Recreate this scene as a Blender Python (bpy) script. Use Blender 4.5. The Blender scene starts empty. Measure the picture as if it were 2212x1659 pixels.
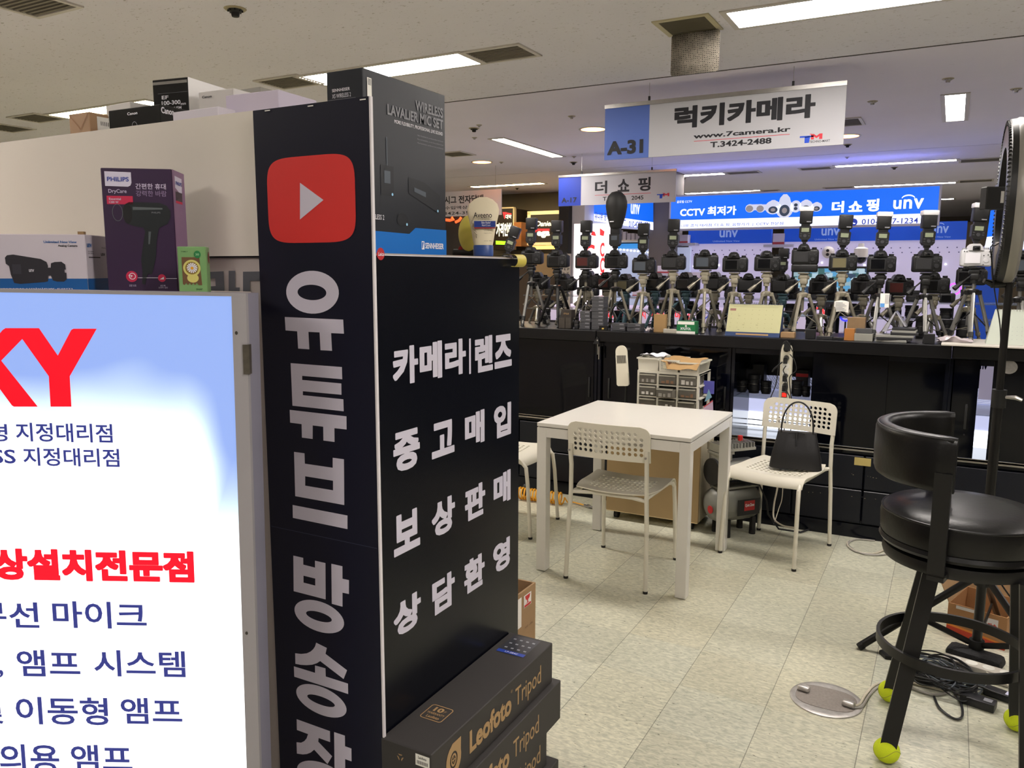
import bpy, bmesh, math, random
from mathutils import Vector, Matrix
from mathutils.geometry import tessellate_polygon

random.seed(7)
S = bpy.context.scene
COL = S.collection
R = math.radians

# ------------------------------------------------------------------ camera
FPX, PITCH, ROLL, YAW, EYE = 1724.3, 0.14265, 0.00299, -0.50108, 1.465
_fwd = Vector((math.sin(YAW)*math.cos(PITCH), math.cos(YAW)*math.cos(PITCH), -math.sin(PITCH)))
_rt = Vector((math.cos(YAW), -math.sin(YAW), 0)); _up = _rt.cross(_fwd)
_r = _rt*math.cos(ROLL) + _up*math.sin(ROLL)
_u = _up*math.cos(ROLL) - _rt*math.sin(ROLL)
CAM = Vector((0, 0, EYE))
cam_data = bpy.data.cameras.new('camera'); cam_data.sensor_width = 36.0
cam_data.lens = FPX/2212*36.0; cam_data.clip_start = 0.05; cam_data.clip_end = 200
cam_ob = bpy.data.objects.new('camera', cam_data); COL.objects.link(cam_ob)
_m = Matrix((( _r.x, _u.x, -_fwd.x, 0), (_r.y, _u.y, -_fwd.y, 0), (_r.z, _u.z, -_fwd.z, EYE), (0, 0, 0, 1)))
cam_ob.matrix_world = _m
S.camera = cam_ob
HF = Vector((math.sin(YAW), math.cos(YAW), 0))      # horizontal heading of the photographer

# ------------------------------------------------------------------ view, world, exposure
S.view_settings.view_transform = 'Standard'; S.view_settings.look = 'None'
S.view_settings.gamma = 1.0; S.view_settings.use_curve_mapping = False
S.view_settings.exposure = 0.0
w = bpy.data.worlds.new('hall_world'); S.world = w; w.use_nodes = True
w.node_tree.nodes['Background'].inputs[0].default_value = (0.62, 0.66, 0.8, 1)
w.node_tree.nodes['Background'].inputs[1].default_value = 0.35
LAMP = 52.0         # strength of the fluorescent ceiling lamps
S.cycles.max_bounces = 7; S.cycles.diffuse_bounces = 4; S.cycles.glossy_bounces = 4
S.cycles.sample_clamp_indirect = 6.0
S.cycles.caustics_reflective = False; S.cycles.caustics_refractive = False

# ------------------------------------------------------------------ surveying: sight lines met with known planes
def ray(x, y):
    return _r*((x-1106)/FPX) + _u*((829.5-y)/FPX) + _fwd
def PY(x, y, Y): d = ray(x, y); return CAM + d*(Y/d.y)
def PX(x, y, X): d = ray(x, y); return CAM + d*(X/d.x)
def PZ(x, y, Z): d = ray(x, y); return CAM + d*((Z-EYE)/d.z)
def PD(x, y, D): d = ray(x, y); return CAM + d*(D/d.dot(HF))

class Frame:
    """a flat face: origin, width axis, height axis"""
    def __init__(s, O, u, v):
        s.O = Vector(O); s.u = Vector(u).normalized(); s.v = Vector(v).normalized(); s.n = s.u.cross(s.v).normalized()
    def px(s, x, y):
        d = ray(x, y); t = (s.O-CAM).dot(s.n)/d.dot(s.n); q = CAM + d*t - s.O
        return (q.dot(s.u), q.dot(s.v))
    def at(s, a, b, h=0.0): return s.O + s.u*a + s.v*b + s.n*h
    def rect(s, x0, y0, x1, y1):       # lower-left pixel, upper-right pixel
        a = s.px(x0, y0); b = s.px(x1, y1); return (a[0], a[1], b[0], b[1])

# ------------------------------------------------------------------ materials
def lin(c):
    return tuple(((v/255)/12.92 if v/255 <= .04045 else ((v/255+.055)/1.055)**2.4) for v in c)
_mats = {}
def mk(name, col, rough=.5, metal=0, emit=None, es=0, var=0, vs=8, bump=0, bs=60, coat=0, trans=0, alpha=1, spec=.5, ior=1.45):
    if name in _mats: return _mats[name]
    m = bpy.data.materials.new(name); m.use_nodes = True; nt = m.node_tree; b = nt.nodes['Principled BSDF']
    c = (*lin(col), 1)
    b.inputs['Base Color'].default_value = c; b.inputs['Roughness'].default_value = rough
    b.inputs['Metallic'].default_value = metal; b.inputs['Coat Weight'].default_value = coat
    b.inputs['Transmission Weight'].default_value = trans; b.inputs['Alpha'].default_value = alpha
    b.inputs['Specular IOR Level'].default_value = spec; b.inputs['IOR'].default_value = ior
    if emit is not None:
        b.inputs['Emission Color'].default_value = (*lin(emit), 1); b.inputs['Emission Strength'].default_value = es
    m.diffuse_color = c
    if var or bump:
        tc = nt.nodes.new('ShaderNodeNewGeometry')
        if var:
            n = nt.nodes.new('ShaderNodeTexNoise'); n.inputs['Scale'].default_value = vs; n.inputs['Detail'].default_value = 5
            nt.links.new(tc.outputs['Position'], n.inputs['Vector'])
            mx = nt.nodes.new('ShaderNodeMix'); mx.data_type = 'RGBA'
            mx.inputs[6].default_value = tuple(v*(1-var) for v in c[:3])+(1,)
            mx.inputs[7].default_value = tuple(min(1, v*(1+var)) for v in c[:3])+(1,)
            nt.links.new(n.outputs['Fac'], mx.inputs[0]); nt.links.new(mx.outputs[2], b.inputs['Base Color'])
        if bump:
            n2 = nt.nodes.new('ShaderNodeTexNoise'); n2.inputs['Scale'].default_value = bs; n2.inputs['Detail'].default_value = 4
            nt.links.new(tc.outputs['Position'], n2.inputs['Vector'])
            bp = nt.nodes.new('ShaderNodeBump'); bp.inputs['Strength'].default_value = bump; bp.inputs['Distance'].default_value = .01
            nt.links.new(n2.outputs['Fac'], bp.inputs['Height']); nt.links.new(bp.outputs['Normal'], b.inputs['Normal'])
    _mats[name] = m
    return m
def glow(name, col, s):
    return mk(name, col, rough=.4, emit=col, es=s)

# ------------------------------------------------------------------ mesh builder
class MB:
    def __init__(s, M=None):
        s.V = []; s.F = []; s.I = []; s.M = M or Matrix(); s.m = 0
    def add(s, vs, fs, M=None):
        T = s.M @ M if M is not None else s.M
        o = len(s.V); s.V += [T @ Vector(v) for v in vs]
        s.F += [tuple(i+o for i in f) for f in fs]; s.I += [s.m]*len(fs); return s
    def box(s, x0, y0, z0, x1, y1, z1, M=None):
        x0, x1 = sorted((x0, x1)); y0, y1 = sorted((y0, y1)); z0, z1 = sorted((z0, z1))
        return s.add([(x0,y0,z0),(x1,y0,z0),(x1,y1,z0),(x0,y1,z0),(x0,y0,z1),(x1,y0,z1),(x1,y1,z1),(x0,y1,z1)],
              [(0,3,2,1),(4,5,6,7),(0,1,5,4),(1,2,6,5),(2,3,7,6),(3,0,4,7)], M)
    def rbox(s, x0, y0, z0, x1, y1, z1, r=.005, seg=2, M=None, axis=None):
        x0, x1 = sorted((x0, x1)); y0, y1 = sorted((y0, y1)); z0, z1 = sorted((z0, z1))
        bm = bmesh.new(); bmesh.ops.create_cube(bm, size=1)
        for v in bm.verts:
            v.co = Vector(((x0+x1)/2+v.co.x*(x1-x0), (y0+y1)/2+v.co.y*(y1-y0), (z0+z1)/2+v.co.z*(z1-z0)))
        es = [e for e in bm.edges if axis is None or abs((e.verts[0].co-e.verts[1].co).normalized()[axis]) > .9]
        r = min(r, .49*min(d for i, d in enumerate((x1-x0, y1-y0, z1-z0)) if axis is None or i != axis))
        bmesh.ops.bevel(bm, geom=es, offset=r, segments=seg, profile=.5, affect='EDGES')
        return s.bm(bm, M)
    def bm(s, bm, M=None):
        bm.verts.index_update(); vs = [v.co.copy() for v in bm.verts]; fs = [tuple(v.index for v in f.verts) for f in bm.faces]
        bm.free(); return s.add(vs, fs, M)
    def cyl(s, p0, p1, r0, r1=None, n=14, M=None):
        r1 = r0 if r1 is None else r1
        return s.tube([p0, p1], [r0, r1], n, M=M)
    def tube(s, pts, r, n=10, closed=False, M=None, sq=False, ell=None):
        P = [Vector(p) for p in pts]; k = len(P)
        rr = r if isinstance(r, (list, tuple)) else [r]*k
        vs = []; fs = []; prev = None
        for i, p in enumerate(P):
            a = P[(i-1) % k] if (closed or i > 0) else P[i]; b = P[(i+1) % k] if (closed or i < k-1) else P[i]
            t = (b-a); t = t.normalized() if t.length > 1e-9 else Vector((0,0,1))
            if prev is None:
                up = Vector((0,0,1)) if abs(t.z) < .9 else Vector((0,1,0)); x = up.cross(t).normalized()
            else:
                x = (prev - t*prev.dot(t)); x = x.normalized() if x.length > 1e-6 else prev
            prev = x; y = t.cross(x)
            for j in range(n):
                an = 2*math.pi*(j+(.5 if sq else 0))/n; e = ell or (1, 1)
                vs.append(p + x*(math.cos(an)*rr[i]*e[0]) + y*(math.sin(an)*rr[i]*e[1]))
        m = k if closed else k-1
        for i in range(m):
            for j in range(n):
                a = i*n+j; b = i*n+(j+1) % n; c = ((i+1) % k)*n+(j+1) % n; d = ((i+1) % k)*n+j
                fs.append((a, b, c, d))
        if not closed:
            fs.append(tuple(range(n-1, -1, -1))); fs.append(tuple((k-1)*n+j for j in range(n)))
        return s.add(vs, fs, M)
    def lathe(s, prof, n=24, M=None, a0=0, a1=2*math.pi, caps=True):
        full = abs(a1-a0-2*math.pi) < 1e-6; vs = []; fs = []; k = len(prof); c = n if full else n+1
        for j in range(c):
            a = a0+(a1-a0)*j/n
            for (r, z) in prof: vs.append((r*math.cos(a), r*math.sin(a), z))
        for j in range(n):
            j2 = (j+1) % c
            for i in range(k-1): fs.append((j*k+i, j2*k+i, j2*k+i+1, j*k+i+1))
        if full and tuple(prof[0]) != tuple(prof[-1]) and caps:
            if prof[0][0] > 1e-6: fs.append(tuple(j*k for j in range(n-1, -1, -1)))
            if prof[-1][0] > 1e-6: fs.append(tuple(j*k+k-1 for j in range(n)))
        return s.add(vs, fs, M)
    def ball(s, c, rx, ry=None, rz=None, n=16, m=10, M=None):
        ry = ry or rx; rz = rz or rx; prof = [(math.sin(math.pi*i/m), -math.cos(math.pi*i/m)) for i in range(m+1)]
        T = Matrix.Translation(Vector(c)) @ Matrix.Diagonal((rx, ry, rz, 1))
        return s.lathe([(max(0, r) if 0 < i < m else 0, z) for i, (r, z) in enumerate(prof)], n, (M @ T) if M is not None else T)
    def prism(s, poly, h0, h1, M=None, holes=()):
        """polygon (a,b) extruded along the third axis from h0 to h1"""
        loops = [list(poly)]+[list(h) for h in holes]
        tri = tessellate_polygon([[Vector((p[0], p[1], 0)) for p in l] for l in loops])
        flat = [p for l in loops for p in l]; k = len(flat)
        vs = [(p[0], p[1], h0) for p in flat]+[(p[0], p[1], h1) for p in flat]
        fs = []
        for t in tri:
            a, b, c = (Vector((*flat[i][:2], 0)) for i in t)
            t = tuple(t) if (b-a).cross(c-a).z > 0 else tuple(reversed(t))
            fs.append(tuple(i+k for i in t)); fs.append(tuple(reversed(t)))
        o = 0
        for l in loops:
            L = len(l)
            for i in range(L): j = (i+1) % L; fs.append((o+i, o+j, o+j+k, o+i+k))
            o += L
        return s.add(vs, fs, M)
    def flat(s, fr, poly, h=.001, holes=()):
        """polygon (a,b) printed on a Frame"""
        loops = [list(poly)]+[list(x) for x in holes]
        tri = tessellate_polygon([[Vector((p[0], p[1], 0)) for p in l] for l in loops])
        f = [p for l in loops for p in l]; fs = []
        for t in tri:
            a, b, c = (Vector((*f[i][:2], 0)) for i in t)
            fs.append(tuple(t) if (b-a).cross(c-a).z > 0 else tuple(reversed(t)))
        return s.add([fr.at(p[0], p[1], h) for p in f], fs)
    def frect(s, fr, a0, b0, a1, b1, h=.001): return s.flat(fr, [(a0,b0),(a1,b0),(a1,b1),(a0,b1)], h)
    def fdisc(s, fr, a, b, ra, rb=None, h=.001, n=24):
        rb = rb or ra; return s.flat(fr, [(a+ra*math.cos(2*math.pi*i/n), b+rb*math.sin(2*math.pi*i/n)) for i in range(n)], h)
    def fring(s, fr, a, b, r0, r1, h=.001, n=28, asp=1):
        c = lambda r: [(a+r*math.cos(2*math.pi*i/n), b+r*asp*math.sin(2*math.pi*i/n)) for i in range(n)]
        return s.flat(fr, c(r1), h, [c(r0)])
    def fpx(s, fr, pts, h=.001, holes=()):
        return s.flat(fr, [fr.px(*p) for p in pts], h, [[fr.px(*p) for p in x] for x in holes])
    def sheet(s, faces, fn, t=.002):
        """flat faces [(u,v)..] given thickness t and bent by fn(u,v,w)"""
        key = {}; pts = []; F2 = []
        for f in faces:
            ids = []
            for p in f:
                k = (round(p[0], 5), round(p[1], 5))
                if k not in key: key[k] = len(pts); pts.append(p)
                ids.append(key[k])
            F2.append(ids)
        N = len(pts); ec = {}
        for f in F2:
            for i in range(len(f)):
                a, b = f[i], f[(i+1) % len(f)]; ec[(a, b)] = ec.get((a, b), 0)+1
        fs = [tuple(f) for f in F2]+[tuple(i+N for i in reversed(f)) for f in F2]
        for (a, b) in ec:
            if (b, a) not in ec: fs.append((b, a, a+N, b+N))
        return s.add([fn(p[0], p[1], t/2) for p in pts]+[fn(p[0], p[1], -t/2) for p in pts], fs)
    def build(s, name, mats, parent=None, label=None, sharp=35, **kw):
        me = bpy.data.meshes.new(name)
        if parent is not None:
            I = WM[parent.name].inverted(); V = [I @ v for v in s.V]
        else: V = s.V
        me.from_pydata([tuple(v) for v in V], [], s.F)
        for m in (mats if isinstance(mats, (list, tuple)) else [mats]): me.materials.append(m)
        if any(s.I): me.polygons.foreach_set('material_index', s.I)
        me.polygons.foreach_set('use_smooth', [True]*len(me.polygons))
        me.update(); me.set_sharp_from_angle(angle=R(sharp))
        o = bpy.data.objects.new(name, me); COL.objects.link(o)
        if parent is not None: o.parent = parent; WM[o.name] = WM[parent.name]
        else: WM[o.name] = Matrix()
        tag(o, label, **kw); return o
WM = {}
def tag(o, label=None, cat=None, group=None, kind=None):
    if label: o['label'] = label
    if cat: o['category'] = cat
    if group: o['group'] = group
    if kind: o['kind'] = kind
    return o
def thing(name, label, cat, loc=(0,0,0), rz=0, group=None):
    o = bpy.data.objects.new(name, None); COL.objects.link(o); o.empty_display_size = .05
    o.location = loc; o.rotation_euler = (0, 0, rz)
    WM[o.name] = Matrix.Translation(Vector(loc)) @ Matrix.Rotation(rz, 4, 'Z')
    return tag(o, label, cat, group)
def dup(root, loc, rz=0, label=None, group=None, scale=None):
    """a copy of a thing with its parts and sub-parts"""
    def rec(o, par):
        c = o.copy(); COL.objects.link(c)
        if par: c.parent = par
        for ch in KIDS.get(o.name, [x for x in o.children]): rec(ch, c)
        return c
    r = rec(root, None); r.location = loc; r.rotation_euler = (0, 0, rz)
    if scale: r.scale = (scale,)*3
    if label: r['label'] = label
    if group: r['group'] = group
    WM[r.name] = Matrix.Translation(Vector(loc)) @ Matrix.Rotation(rz, 4, 'Z') @ Matrix.Diagonal(((scale or 1),)*3+(1,))
    return r
KIDS = {}
def struct(name, mb, m, **kw): return mb.build(name, m, kind='structure', **kw)

# ------------------------------------------------------------------ lettering
_letters = []
class Print:
    """all the writing of one colour on one part"""
    def __init__(s, parent, mat, name='lettering', label=None):
        s.parent = parent; s.mat = mat; s.name = name; s.items = []; s.mb = MB(); s.label = label; _letters.append(s)
    def add(s, txt, fr, rect, wt=0.0, h=.0006, shear=0, sp=1.0):
        s.items.append((txt, fr, rect, wt, h, shear, sp)); return s
    def px(s, txt, fr, x0, y0, x1, y1, wt=0.0, h=.0006, sp=1.0): return s.add(txt, fr, fr.rect(x0, y0, x1, y1), wt, h, 0, sp)
def finish_letters():
    tmp = []
    for P in _letters:
        for it in P.items:
            c = bpy.data.curves.new('t', 'FONT'); c.body = it[0]; c.size = 1; c.resolution_u = 3; c.space_character = it[6]
            if 0 < it[3] : c.offset = min(it[3], .010)
            o = bpy.data.objects.new('t', c); COL.objects.link(o); tmp.append(o)
    bpy.context.view_layer.update(); dg = bpy.context.evaluated_depsgraph_get(); k = 0; res = []
    for o in tmp:
        me = bpy.data.meshes.new_from_object(o.evaluated_get(dg))
        res.append(([v.co.copy() for v in me.vertices], [tuple(p.vertices) for p in me.polygons])); bpy.data.meshes.remove(me)
    for o in tmp: c = o.data; bpy.data.objects.remove(o); bpy.data.curves.remove(c)
    for P in _letters:
        for (txt, fr, rc, wt, h, shear, sp) in P.items:
            V, F = res[k]; k += 1
            if not V: continue
            e = max(0, wt-.010)
            sh = [(0, 0)] if e <= 0 else [(0, 0)]+[(e*max(-1, min(1, 1.25*math.cos(q_*math.pi/12))), e*max(-1, min(1, 1.25*math.sin(q_*math.pi/12)))) for q_ in range(24)]
            x0 = min(v.x for v in V)-e; x1 = max(v.x for v in V)+e; y0 = min(v.y for v in V)-e; y1 = max(v.y for v in V)+e
            sx = (rc[2]-rc[0])/max(1e-6, x1-x0); sy = (rc[3]-rc[1])/max(1e-6, y1-y0)
            for q, (dx, dy) in enumerate(sh):
                P.mb.add([fr.at(rc[0]+(v.x+dx-x0)*sx+shear*(v.y-y0)*sy, rc[1]+(v.y+dy-y0)*sy, h+q*.000008) for v in V],
                         [f if sx*sy > 0 else tuple(reversed(f)) for f in F])
        if P.mb.V: P.mb.build(P.name, P.mat, P.parent, label=P.label)

# common materials
BLK = mk('black_plastic', (22, 22, 24), .45, bump=.05, bs=400)
BLKG = mk('black_gloss', (6, 8, 16), .12, coat=.4)
DARK = mk('dark_charcoal', (34, 34, 37), .5, var=.1, vs=20)
WHT = mk('white_plastic', (225, 220, 208), .42, var=.02)
METAL = mk('brushed_steel', (175, 172, 168), .3, 1, var=.08, vs=40)
CHROME = mk('chrome', (210, 210, 212), .12, 1)
PAPER = mk('white_paper', (230, 228, 222), .8, var=.02)
INK = mk('dark_print', (28, 28, 34), .6)
WINK = mk('white_print', (232, 230, 238), .55)
GINK = mk('grey_print', (130, 130, 136), .6)
BROWN = mk('brown_cardboard', (152, 122, 88), .85, var=.06, vs=30, bump=.05, bs=80)
GLASS = mk('clear_glass', (235, 245, 250), .03, trans=1, ior=1.08)
# ================================================================== setting
CZ = 2.62; SEAM1 = 4.88; SEAM2 = 8.80
def node_mat(name): 
    m = bpy.data.materials.new(name); m.use_nodes = True; return m, m.node_tree, m.node_tree.nodes['Principled BSDF']
def floor_mat():
    m, nt, b = node_mat('vinyl_floor_tiles'); N = nt.nodes.new; L = nt.links.new
    g = N('ShaderNodeNewGeometry'); 
    mp = N('ShaderNodeVectorMath'); mp.operation = 'SUBTRACT'; mp.inputs[1].default_value = (-.755+.3, 3.225-.3, 0); L(g.outputs['Position'], mp.inputs[0])
    sc = N('ShaderNodeVectorMath'); sc.operation = 'SCALE'; sc.inputs['Scale'].default_value = 1/.3; L(mp.outputs[0], sc.inputs[0])
    fl = N('ShaderNodeVectorMath'); fl.operation = 'FLOOR'; L(sc.outputs[0], fl.inputs[0])
    fr = N('ShaderNodeVectorMath'); fr.operation = 'FRACTION'; L(sc.outputs[0], fr.inputs[0])
    wn = N('ShaderNodeTexWhiteNoise'); wn.noise_dimensions = '3D'; L(fl.outputs[0], wn.inputs['Vector'])
    sp = N('ShaderNodeSeparateXYZ'); L(fr.outputs[0], sp.inputs[0])
    def edge(o, wd):
        a = N('ShaderNodeMath'); a.operation = 'SUBTRACT'; L(o, a.inputs[0]); a.inputs[1].default_value = .5
        c = N('ShaderNodeMath'); c.operation = 'ABSOLUTE'; L(a.outputs[0], c.inputs[0])
        d = N('ShaderNodeMath'); d.operation = 'GREATER_THAN'; L(c.outputs[0], d.inputs[0]); d.inputs[1].default_value = .5-wd; return d
    ex = edge(sp.outputs[0], .0042); ey = edge(sp.outputs[1], .0024)
    st = N('ShaderNodeVectorMath'); st.operation = 'MULTIPLY'; st.inputs[1].default_value = (42, 100, 1); L(g.outputs['Position'], st.inputs[0])
    n1 = N('ShaderNodeTexNoise'); n1.inputs['Scale'].default_value = 1; n1.inputs['Detail'].default_value = 2; n1.inputs['Distortion'].default_value = .8; L(st.outputs[0], n1.inputs['Vector'])
    r1 = N('ShaderNodeValToRGB'); r1.color_ramp.elements[0].position = .34; r1.color_ramp.elements[1].position = .68
    r1.color_ramp.elements[0].color = (*lin((176, 175, 158)), 1); r1.color_ramp.elements[1].color = (*lin((214, 210, 190)), 1)
    L(n1.outputs['Fac'], r1.inputs[0])
    st2 = N('ShaderNodeVectorMath'); st2.operation = 'MULTIPLY'; st2.inputs[1].default_value = (30, 75, 1); L(g.outputs['Position'], st2.inputs[0])
    n2 = N('ShaderNodeTexNoise'); n2.inputs['Scale'].default_value = 1.6; n2.inputs['Detail'].default_value = 2; L(st2.outputs[0], n2.inputs['Vector'])
    r2 = N('ShaderNodeValToRGB'); r2.color_ramp.elements[0].position = .70; r2.color_ramp.elements[1].position = .72
    r2.color_ramp.elements[0].color = (0, 0, 0, 1); r2.color_ramp.elements[1].color = (1, 1, 1, 1); L(n2.outputs['Fac'], r2.inputs[0])
    mx = N('ShaderNodeMix'); mx.data_type = 'RGBA'; L(r2.outputs[0], mx.inputs[0]); L(r1.outputs[0], mx.inputs[6]); mx.inputs[7].default_value = (*lin((96, 94, 80)), 1)
    tr = N('ShaderNodeMapRange'); tr.inputs[3].default_value = .86; tr.inputs[4].default_value = 1.04; L(wn.outputs['Value'], tr.inputs[0])
    tm = N('ShaderNodeMix'); tm.data_type = 'RGBA'; L(wn.outputs['Color'], tm.inputs[0]); tm.inputs[6].default_value = (1, .99, .93, 1); tm.inputs[7].default_value = (.94, .98, 1, 1)
    ms = N('ShaderNodeVectorMath'); ms.operation = 'SCALE'; L(mx.outputs[2], ms.inputs[0]); L(tr.outputs[0], ms.inputs['Scale'])
    mm = N('ShaderNodeVectorMath'); mm.operation = 'MULTIPLY'; L(ms.outputs[0], mm.inputs[0]); L(tm.outputs[2], mm.inputs[1])
    # scuffs and grime
    n3 = N('ShaderNodeTexNoise'); n3.inputs['Scale'].default_value = 1.7; n3.inputs['Detail'].default_value = 6; L(g.outputs['Position'], n3.inputs['Vector'])
    r3 = N('ShaderNodeMapRange'); r3.inputs[1].default_value = .3; r3.inputs[2].default_value = .7; r3.inputs[3].default_value = .9; r3.inputs[4].default_value = 1.03; L(n3.outputs['Fac'], r3.inputs[0])
    m3 = N('ShaderNodeVectorMath'); m3.operation = 'SCALE'; L(mm.outputs[0], m3.inputs[0]); L(r3.outputs[0], m3.inputs['Scale'])
    em = N('ShaderNodeMath'); em.operation = 'MAXIMUM'; L(ex.outputs[0], em.inputs[0])
    ey2 = N('ShaderNodeMath'); ey2.operation = 'MULTIPLY'; L(ey.outputs[0], ey2.inputs[0]); ey2.inputs[1].default_value = .45; L(ey2.outputs[0], em.inputs[1])
    ef = N('ShaderNodeMath'); ef.operation = 'MULTIPLY'; L(em.outputs[0], ef.inputs[0]); ef.inputs[1].default_value = .75
    gm = N('ShaderNodeMix'); gm.data_type = 'RGBA'; L(ef.outputs[0], gm.inputs[0]); L(m3.outputs[0], gm.inputs[6]); gm.inputs[7].default_value = (*lin((88, 86, 76)), 1)
    L(gm.outputs[2], b.inputs['Base Color'])
    rr = N('ShaderNodeMapRange'); rr.inputs[3].default_value = .22; rr.inputs[4].default_value = .42; L(n3.outputs['Fac'], rr.inputs[0]); L(rr.outputs[0], b.inputs['Roughness'])
    return m
def ceil_mat(name, base, spk, dens, sc):
    m, nt, b = node_mat(name); N = nt.nodes.new; L = nt.links.new
    g = N('ShaderNodeNewGeometry'); st = N('ShaderNodeVectorMath'); st.operation = 'MULTIPLY'; st.inputs[1].default_value = (sc*.5, sc, 1); L(g.outputs['Position'], st.inputs[0])
    n = N('ShaderNodeTexNoise'); n.inputs['Scale'].default_value = 1; n.inputs['Detail'].default_value = 3; n.inputs['Distortion'].default_value = .6; L(st.outputs[0], n.inputs['Vector'])
    r = N('ShaderNodeValToRGB'); r.color_ramp.elements[0].position = dens; r.color_ramp.elements[1].position = dens+.05
    r.color_ramp.elements[0].color = (*lin(base), 1); r.color_ramp.elements[1].color = (*lin(spk), 1); L(n.outputs['Fac'], r.inputs[0])
    n2 = N('ShaderNodeTexNoise'); n2.inputs['Scale'].default_value = 1.2; n2.inputs['Detail'].default_value = 4; L(g.outputs['Position'], n2.inputs['Vector'])
    r2 = N('ShaderNodeMapRange'); r2.inputs[3].default_value = .93; r2.inputs[4].default_value = 1.05; L(n2.outputs['Fac'], r2.inputs[0])
    m2 = N('ShaderNodeVectorMath'); m2.operation = 'SCALE'; L(r.outputs[0], m2.inputs[0]); L(r2.outputs[0], m2.inputs['Scale'])
    L(m2.outputs[0], b.inputs['Base Color']); b.inputs['Roughness'].default_value = .9
    return m
struct('floor', MB().box(-14, -4, -.1, 6, 20, 0), floor_mat())
CM1 = ceil_mat('fissured_ceiling_board', (232, 230, 238), (188, 184, 186), .645, 85)
CM2 = ceil_mat('smooth_ceiling_board', (236, 232, 246), (222, 218, 232), .72, 40)  # white board tinted lilac to carry the kiosk's blue light spill
struct('ceiling', MB().box(-14, -4, CZ, 6, SEAM1-.012, CZ+.15), CM1)
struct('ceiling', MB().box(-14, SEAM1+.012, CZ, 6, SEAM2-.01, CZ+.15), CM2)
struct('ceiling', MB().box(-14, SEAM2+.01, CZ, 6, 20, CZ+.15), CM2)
GR = mk('seam_shadow_gap', (40, 36, 32), .8)
struct('trim_1', MB().box(-14, SEAM1-.012, CZ+.012, 6, SEAM1+.012, CZ+.15).box(-14, SEAM1-.016, CZ-.003, 6, SEAM1-.012, CZ+.02), GR)
struct('trim_2', MB().box(-14, SEAM2-.01, CZ+.01, 6, SEAM2+.01, CZ+.15), GR)
WL = mk('hall_wall', (120, 112, 100), .85, var=.05)
struct('wall_back', MB().box(-14, 20, 0, 6, 20.2, CZ), WL)
struct('wall_left', MB().box(-14.2, -4, 0, -14, 20, CZ), WL)
struct('wall_right', MB().box(6, -4, 0, 6.2, 20, CZ), WL)
struct('wall_near', MB().box(-14, -4.2, 0, 6, -4, CZ), WL)

# ------------------------------------------------------------------ ceiling lamps
FIX = mk('lamp_housing', (205, 200, 192), .5)
GLW = mk('fluorescent_glow', (255, 250, 240), .4, emit=(255, 247, 240), es=LAMP)
GLY = mk('warm_fluorescent_glow', (255, 244, 200), .4, emit=(255, 234, 180), es=LAMP)
def ceiling_lamp(name, label, cx, cy, ln, wd, along='x', gm=GLW, group='recessed fluorescent ceiling lamps'):
    t = thing('ceiling_lamp', label, 'ceiling lamp', (cx, cy, CZ), 0 if along == 'x' else math.pi/2, group)
    M = WM[t.name]; a, c = ln/2, wd/2
    f = MB(M); b = .028
    f.box(-a-b, -c-b, -.006, a+b, -c, -.0005).box(-a-b, c, -.006, a+b, c+b, -.0005).box(-a-b, -c, -.006, -a, c, -.0005).box(a, -c, -.006, a+b, c, -.0005)
    f.build('frame', FIX, t)
    MB(M).box(-a, -c, -.0035, a, c, -.001).build('diffuser', gm, t)
    return t
def lamp_px(label, p0, p1, wd=.24, gm=GLW, along='x', **kw):
    a = PZ(*p0, CZ); b = PZ(*p1, CZ); c = (a+b)/2
    ln = abs(b.x-a.x) if along == 'x' else abs(b.y-a.y)
    return ceiling_lamp('', label, c.x, c.y, ln, wd, along, gm, **kw)
# lamps: the rows seen and unseen ones added outside the frame to brighten the aisle
ceiling_lamp('l', 'long bright fluorescent lamp at the top right, beside the hanging vent plate', -.40, 3.935, 1.17, .25)
ceiling_lamp('l', 'bright fluorescent lamp above the black microphone box', -3.0, 3.935, 1.14, .24)
a = PZ(650, 170, CZ)
ceiling_lamp('l', 'yellow lamp far left, glowing behind the parcel and lens boxes', -5.55, 3.91, 1.12, .18, 'x', GLY)
lamp_px('slanting tube lamp on the lilac ceiling left of the large hanging sign', (1075, 298), (1205, 339), .1, GLW) if False else None
p = PZ(1075, 299, CZ); q = PZ(1204, 338, CZ)
t = ceiling_lamp('l', 'narrow slanting tube lamp on the lilac ceiling left of the large hanging sign', (p.x+q.x)/2, (p.y+q.y)/2, (q-p).length, .12)
t.rotation_euler.z = math.atan2(q.y-p.y, q.x-p.x)
ceiling_lamp('l', 'short lamp with a bare bulb end, right of the large hanging sign', -.075, 6.75, 1.05, .12, 'y')
lamp_px('long yellow lamp just left of the smaller hanging sign, nearest of the far row', (1012, 402), (1180, 397), .14, GLY)
lamp_px('yellow lamp stub low at the left of the smaller hanging sign', (1155, 434), (1203, 432), .14, GLY)
lamp_px('white lamp touching the right end of the smaller hanging sign', (1462, 379), (1565, 375), .14)
lamp_px('white lamp directly above the left half of the blue lit shop sign', (1478, 417), (1645, 412), .14)
lamp_px('long white lamp below the right end of the large hanging sign', (1803, 357), (2066, 347), .13)
lamp_px('white lamp just above the right half of the blue lit shop sign', (1845, 402), (2064, 395), .13)
lamp_px('far small lamp right of the blue lit shop sign', (2034, 430), (2060, 429), .15)
for (x, y, l) in ((-3.6, .9, 1.2), (.7, .9, 1.2), (-1.5, -1.6, 1.2), (2.2, 3.8, 1.2), (2.6, 6.8, 1.2), (-7.5, .9, 1.2), (-8.5, 7, 1.2), (2.4, -1.6, 1.2)):
    ceiling_lamp('l', 'recessed fluorescent lamp outside the picture, lighting the aisle', x, y, l, .24)
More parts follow.
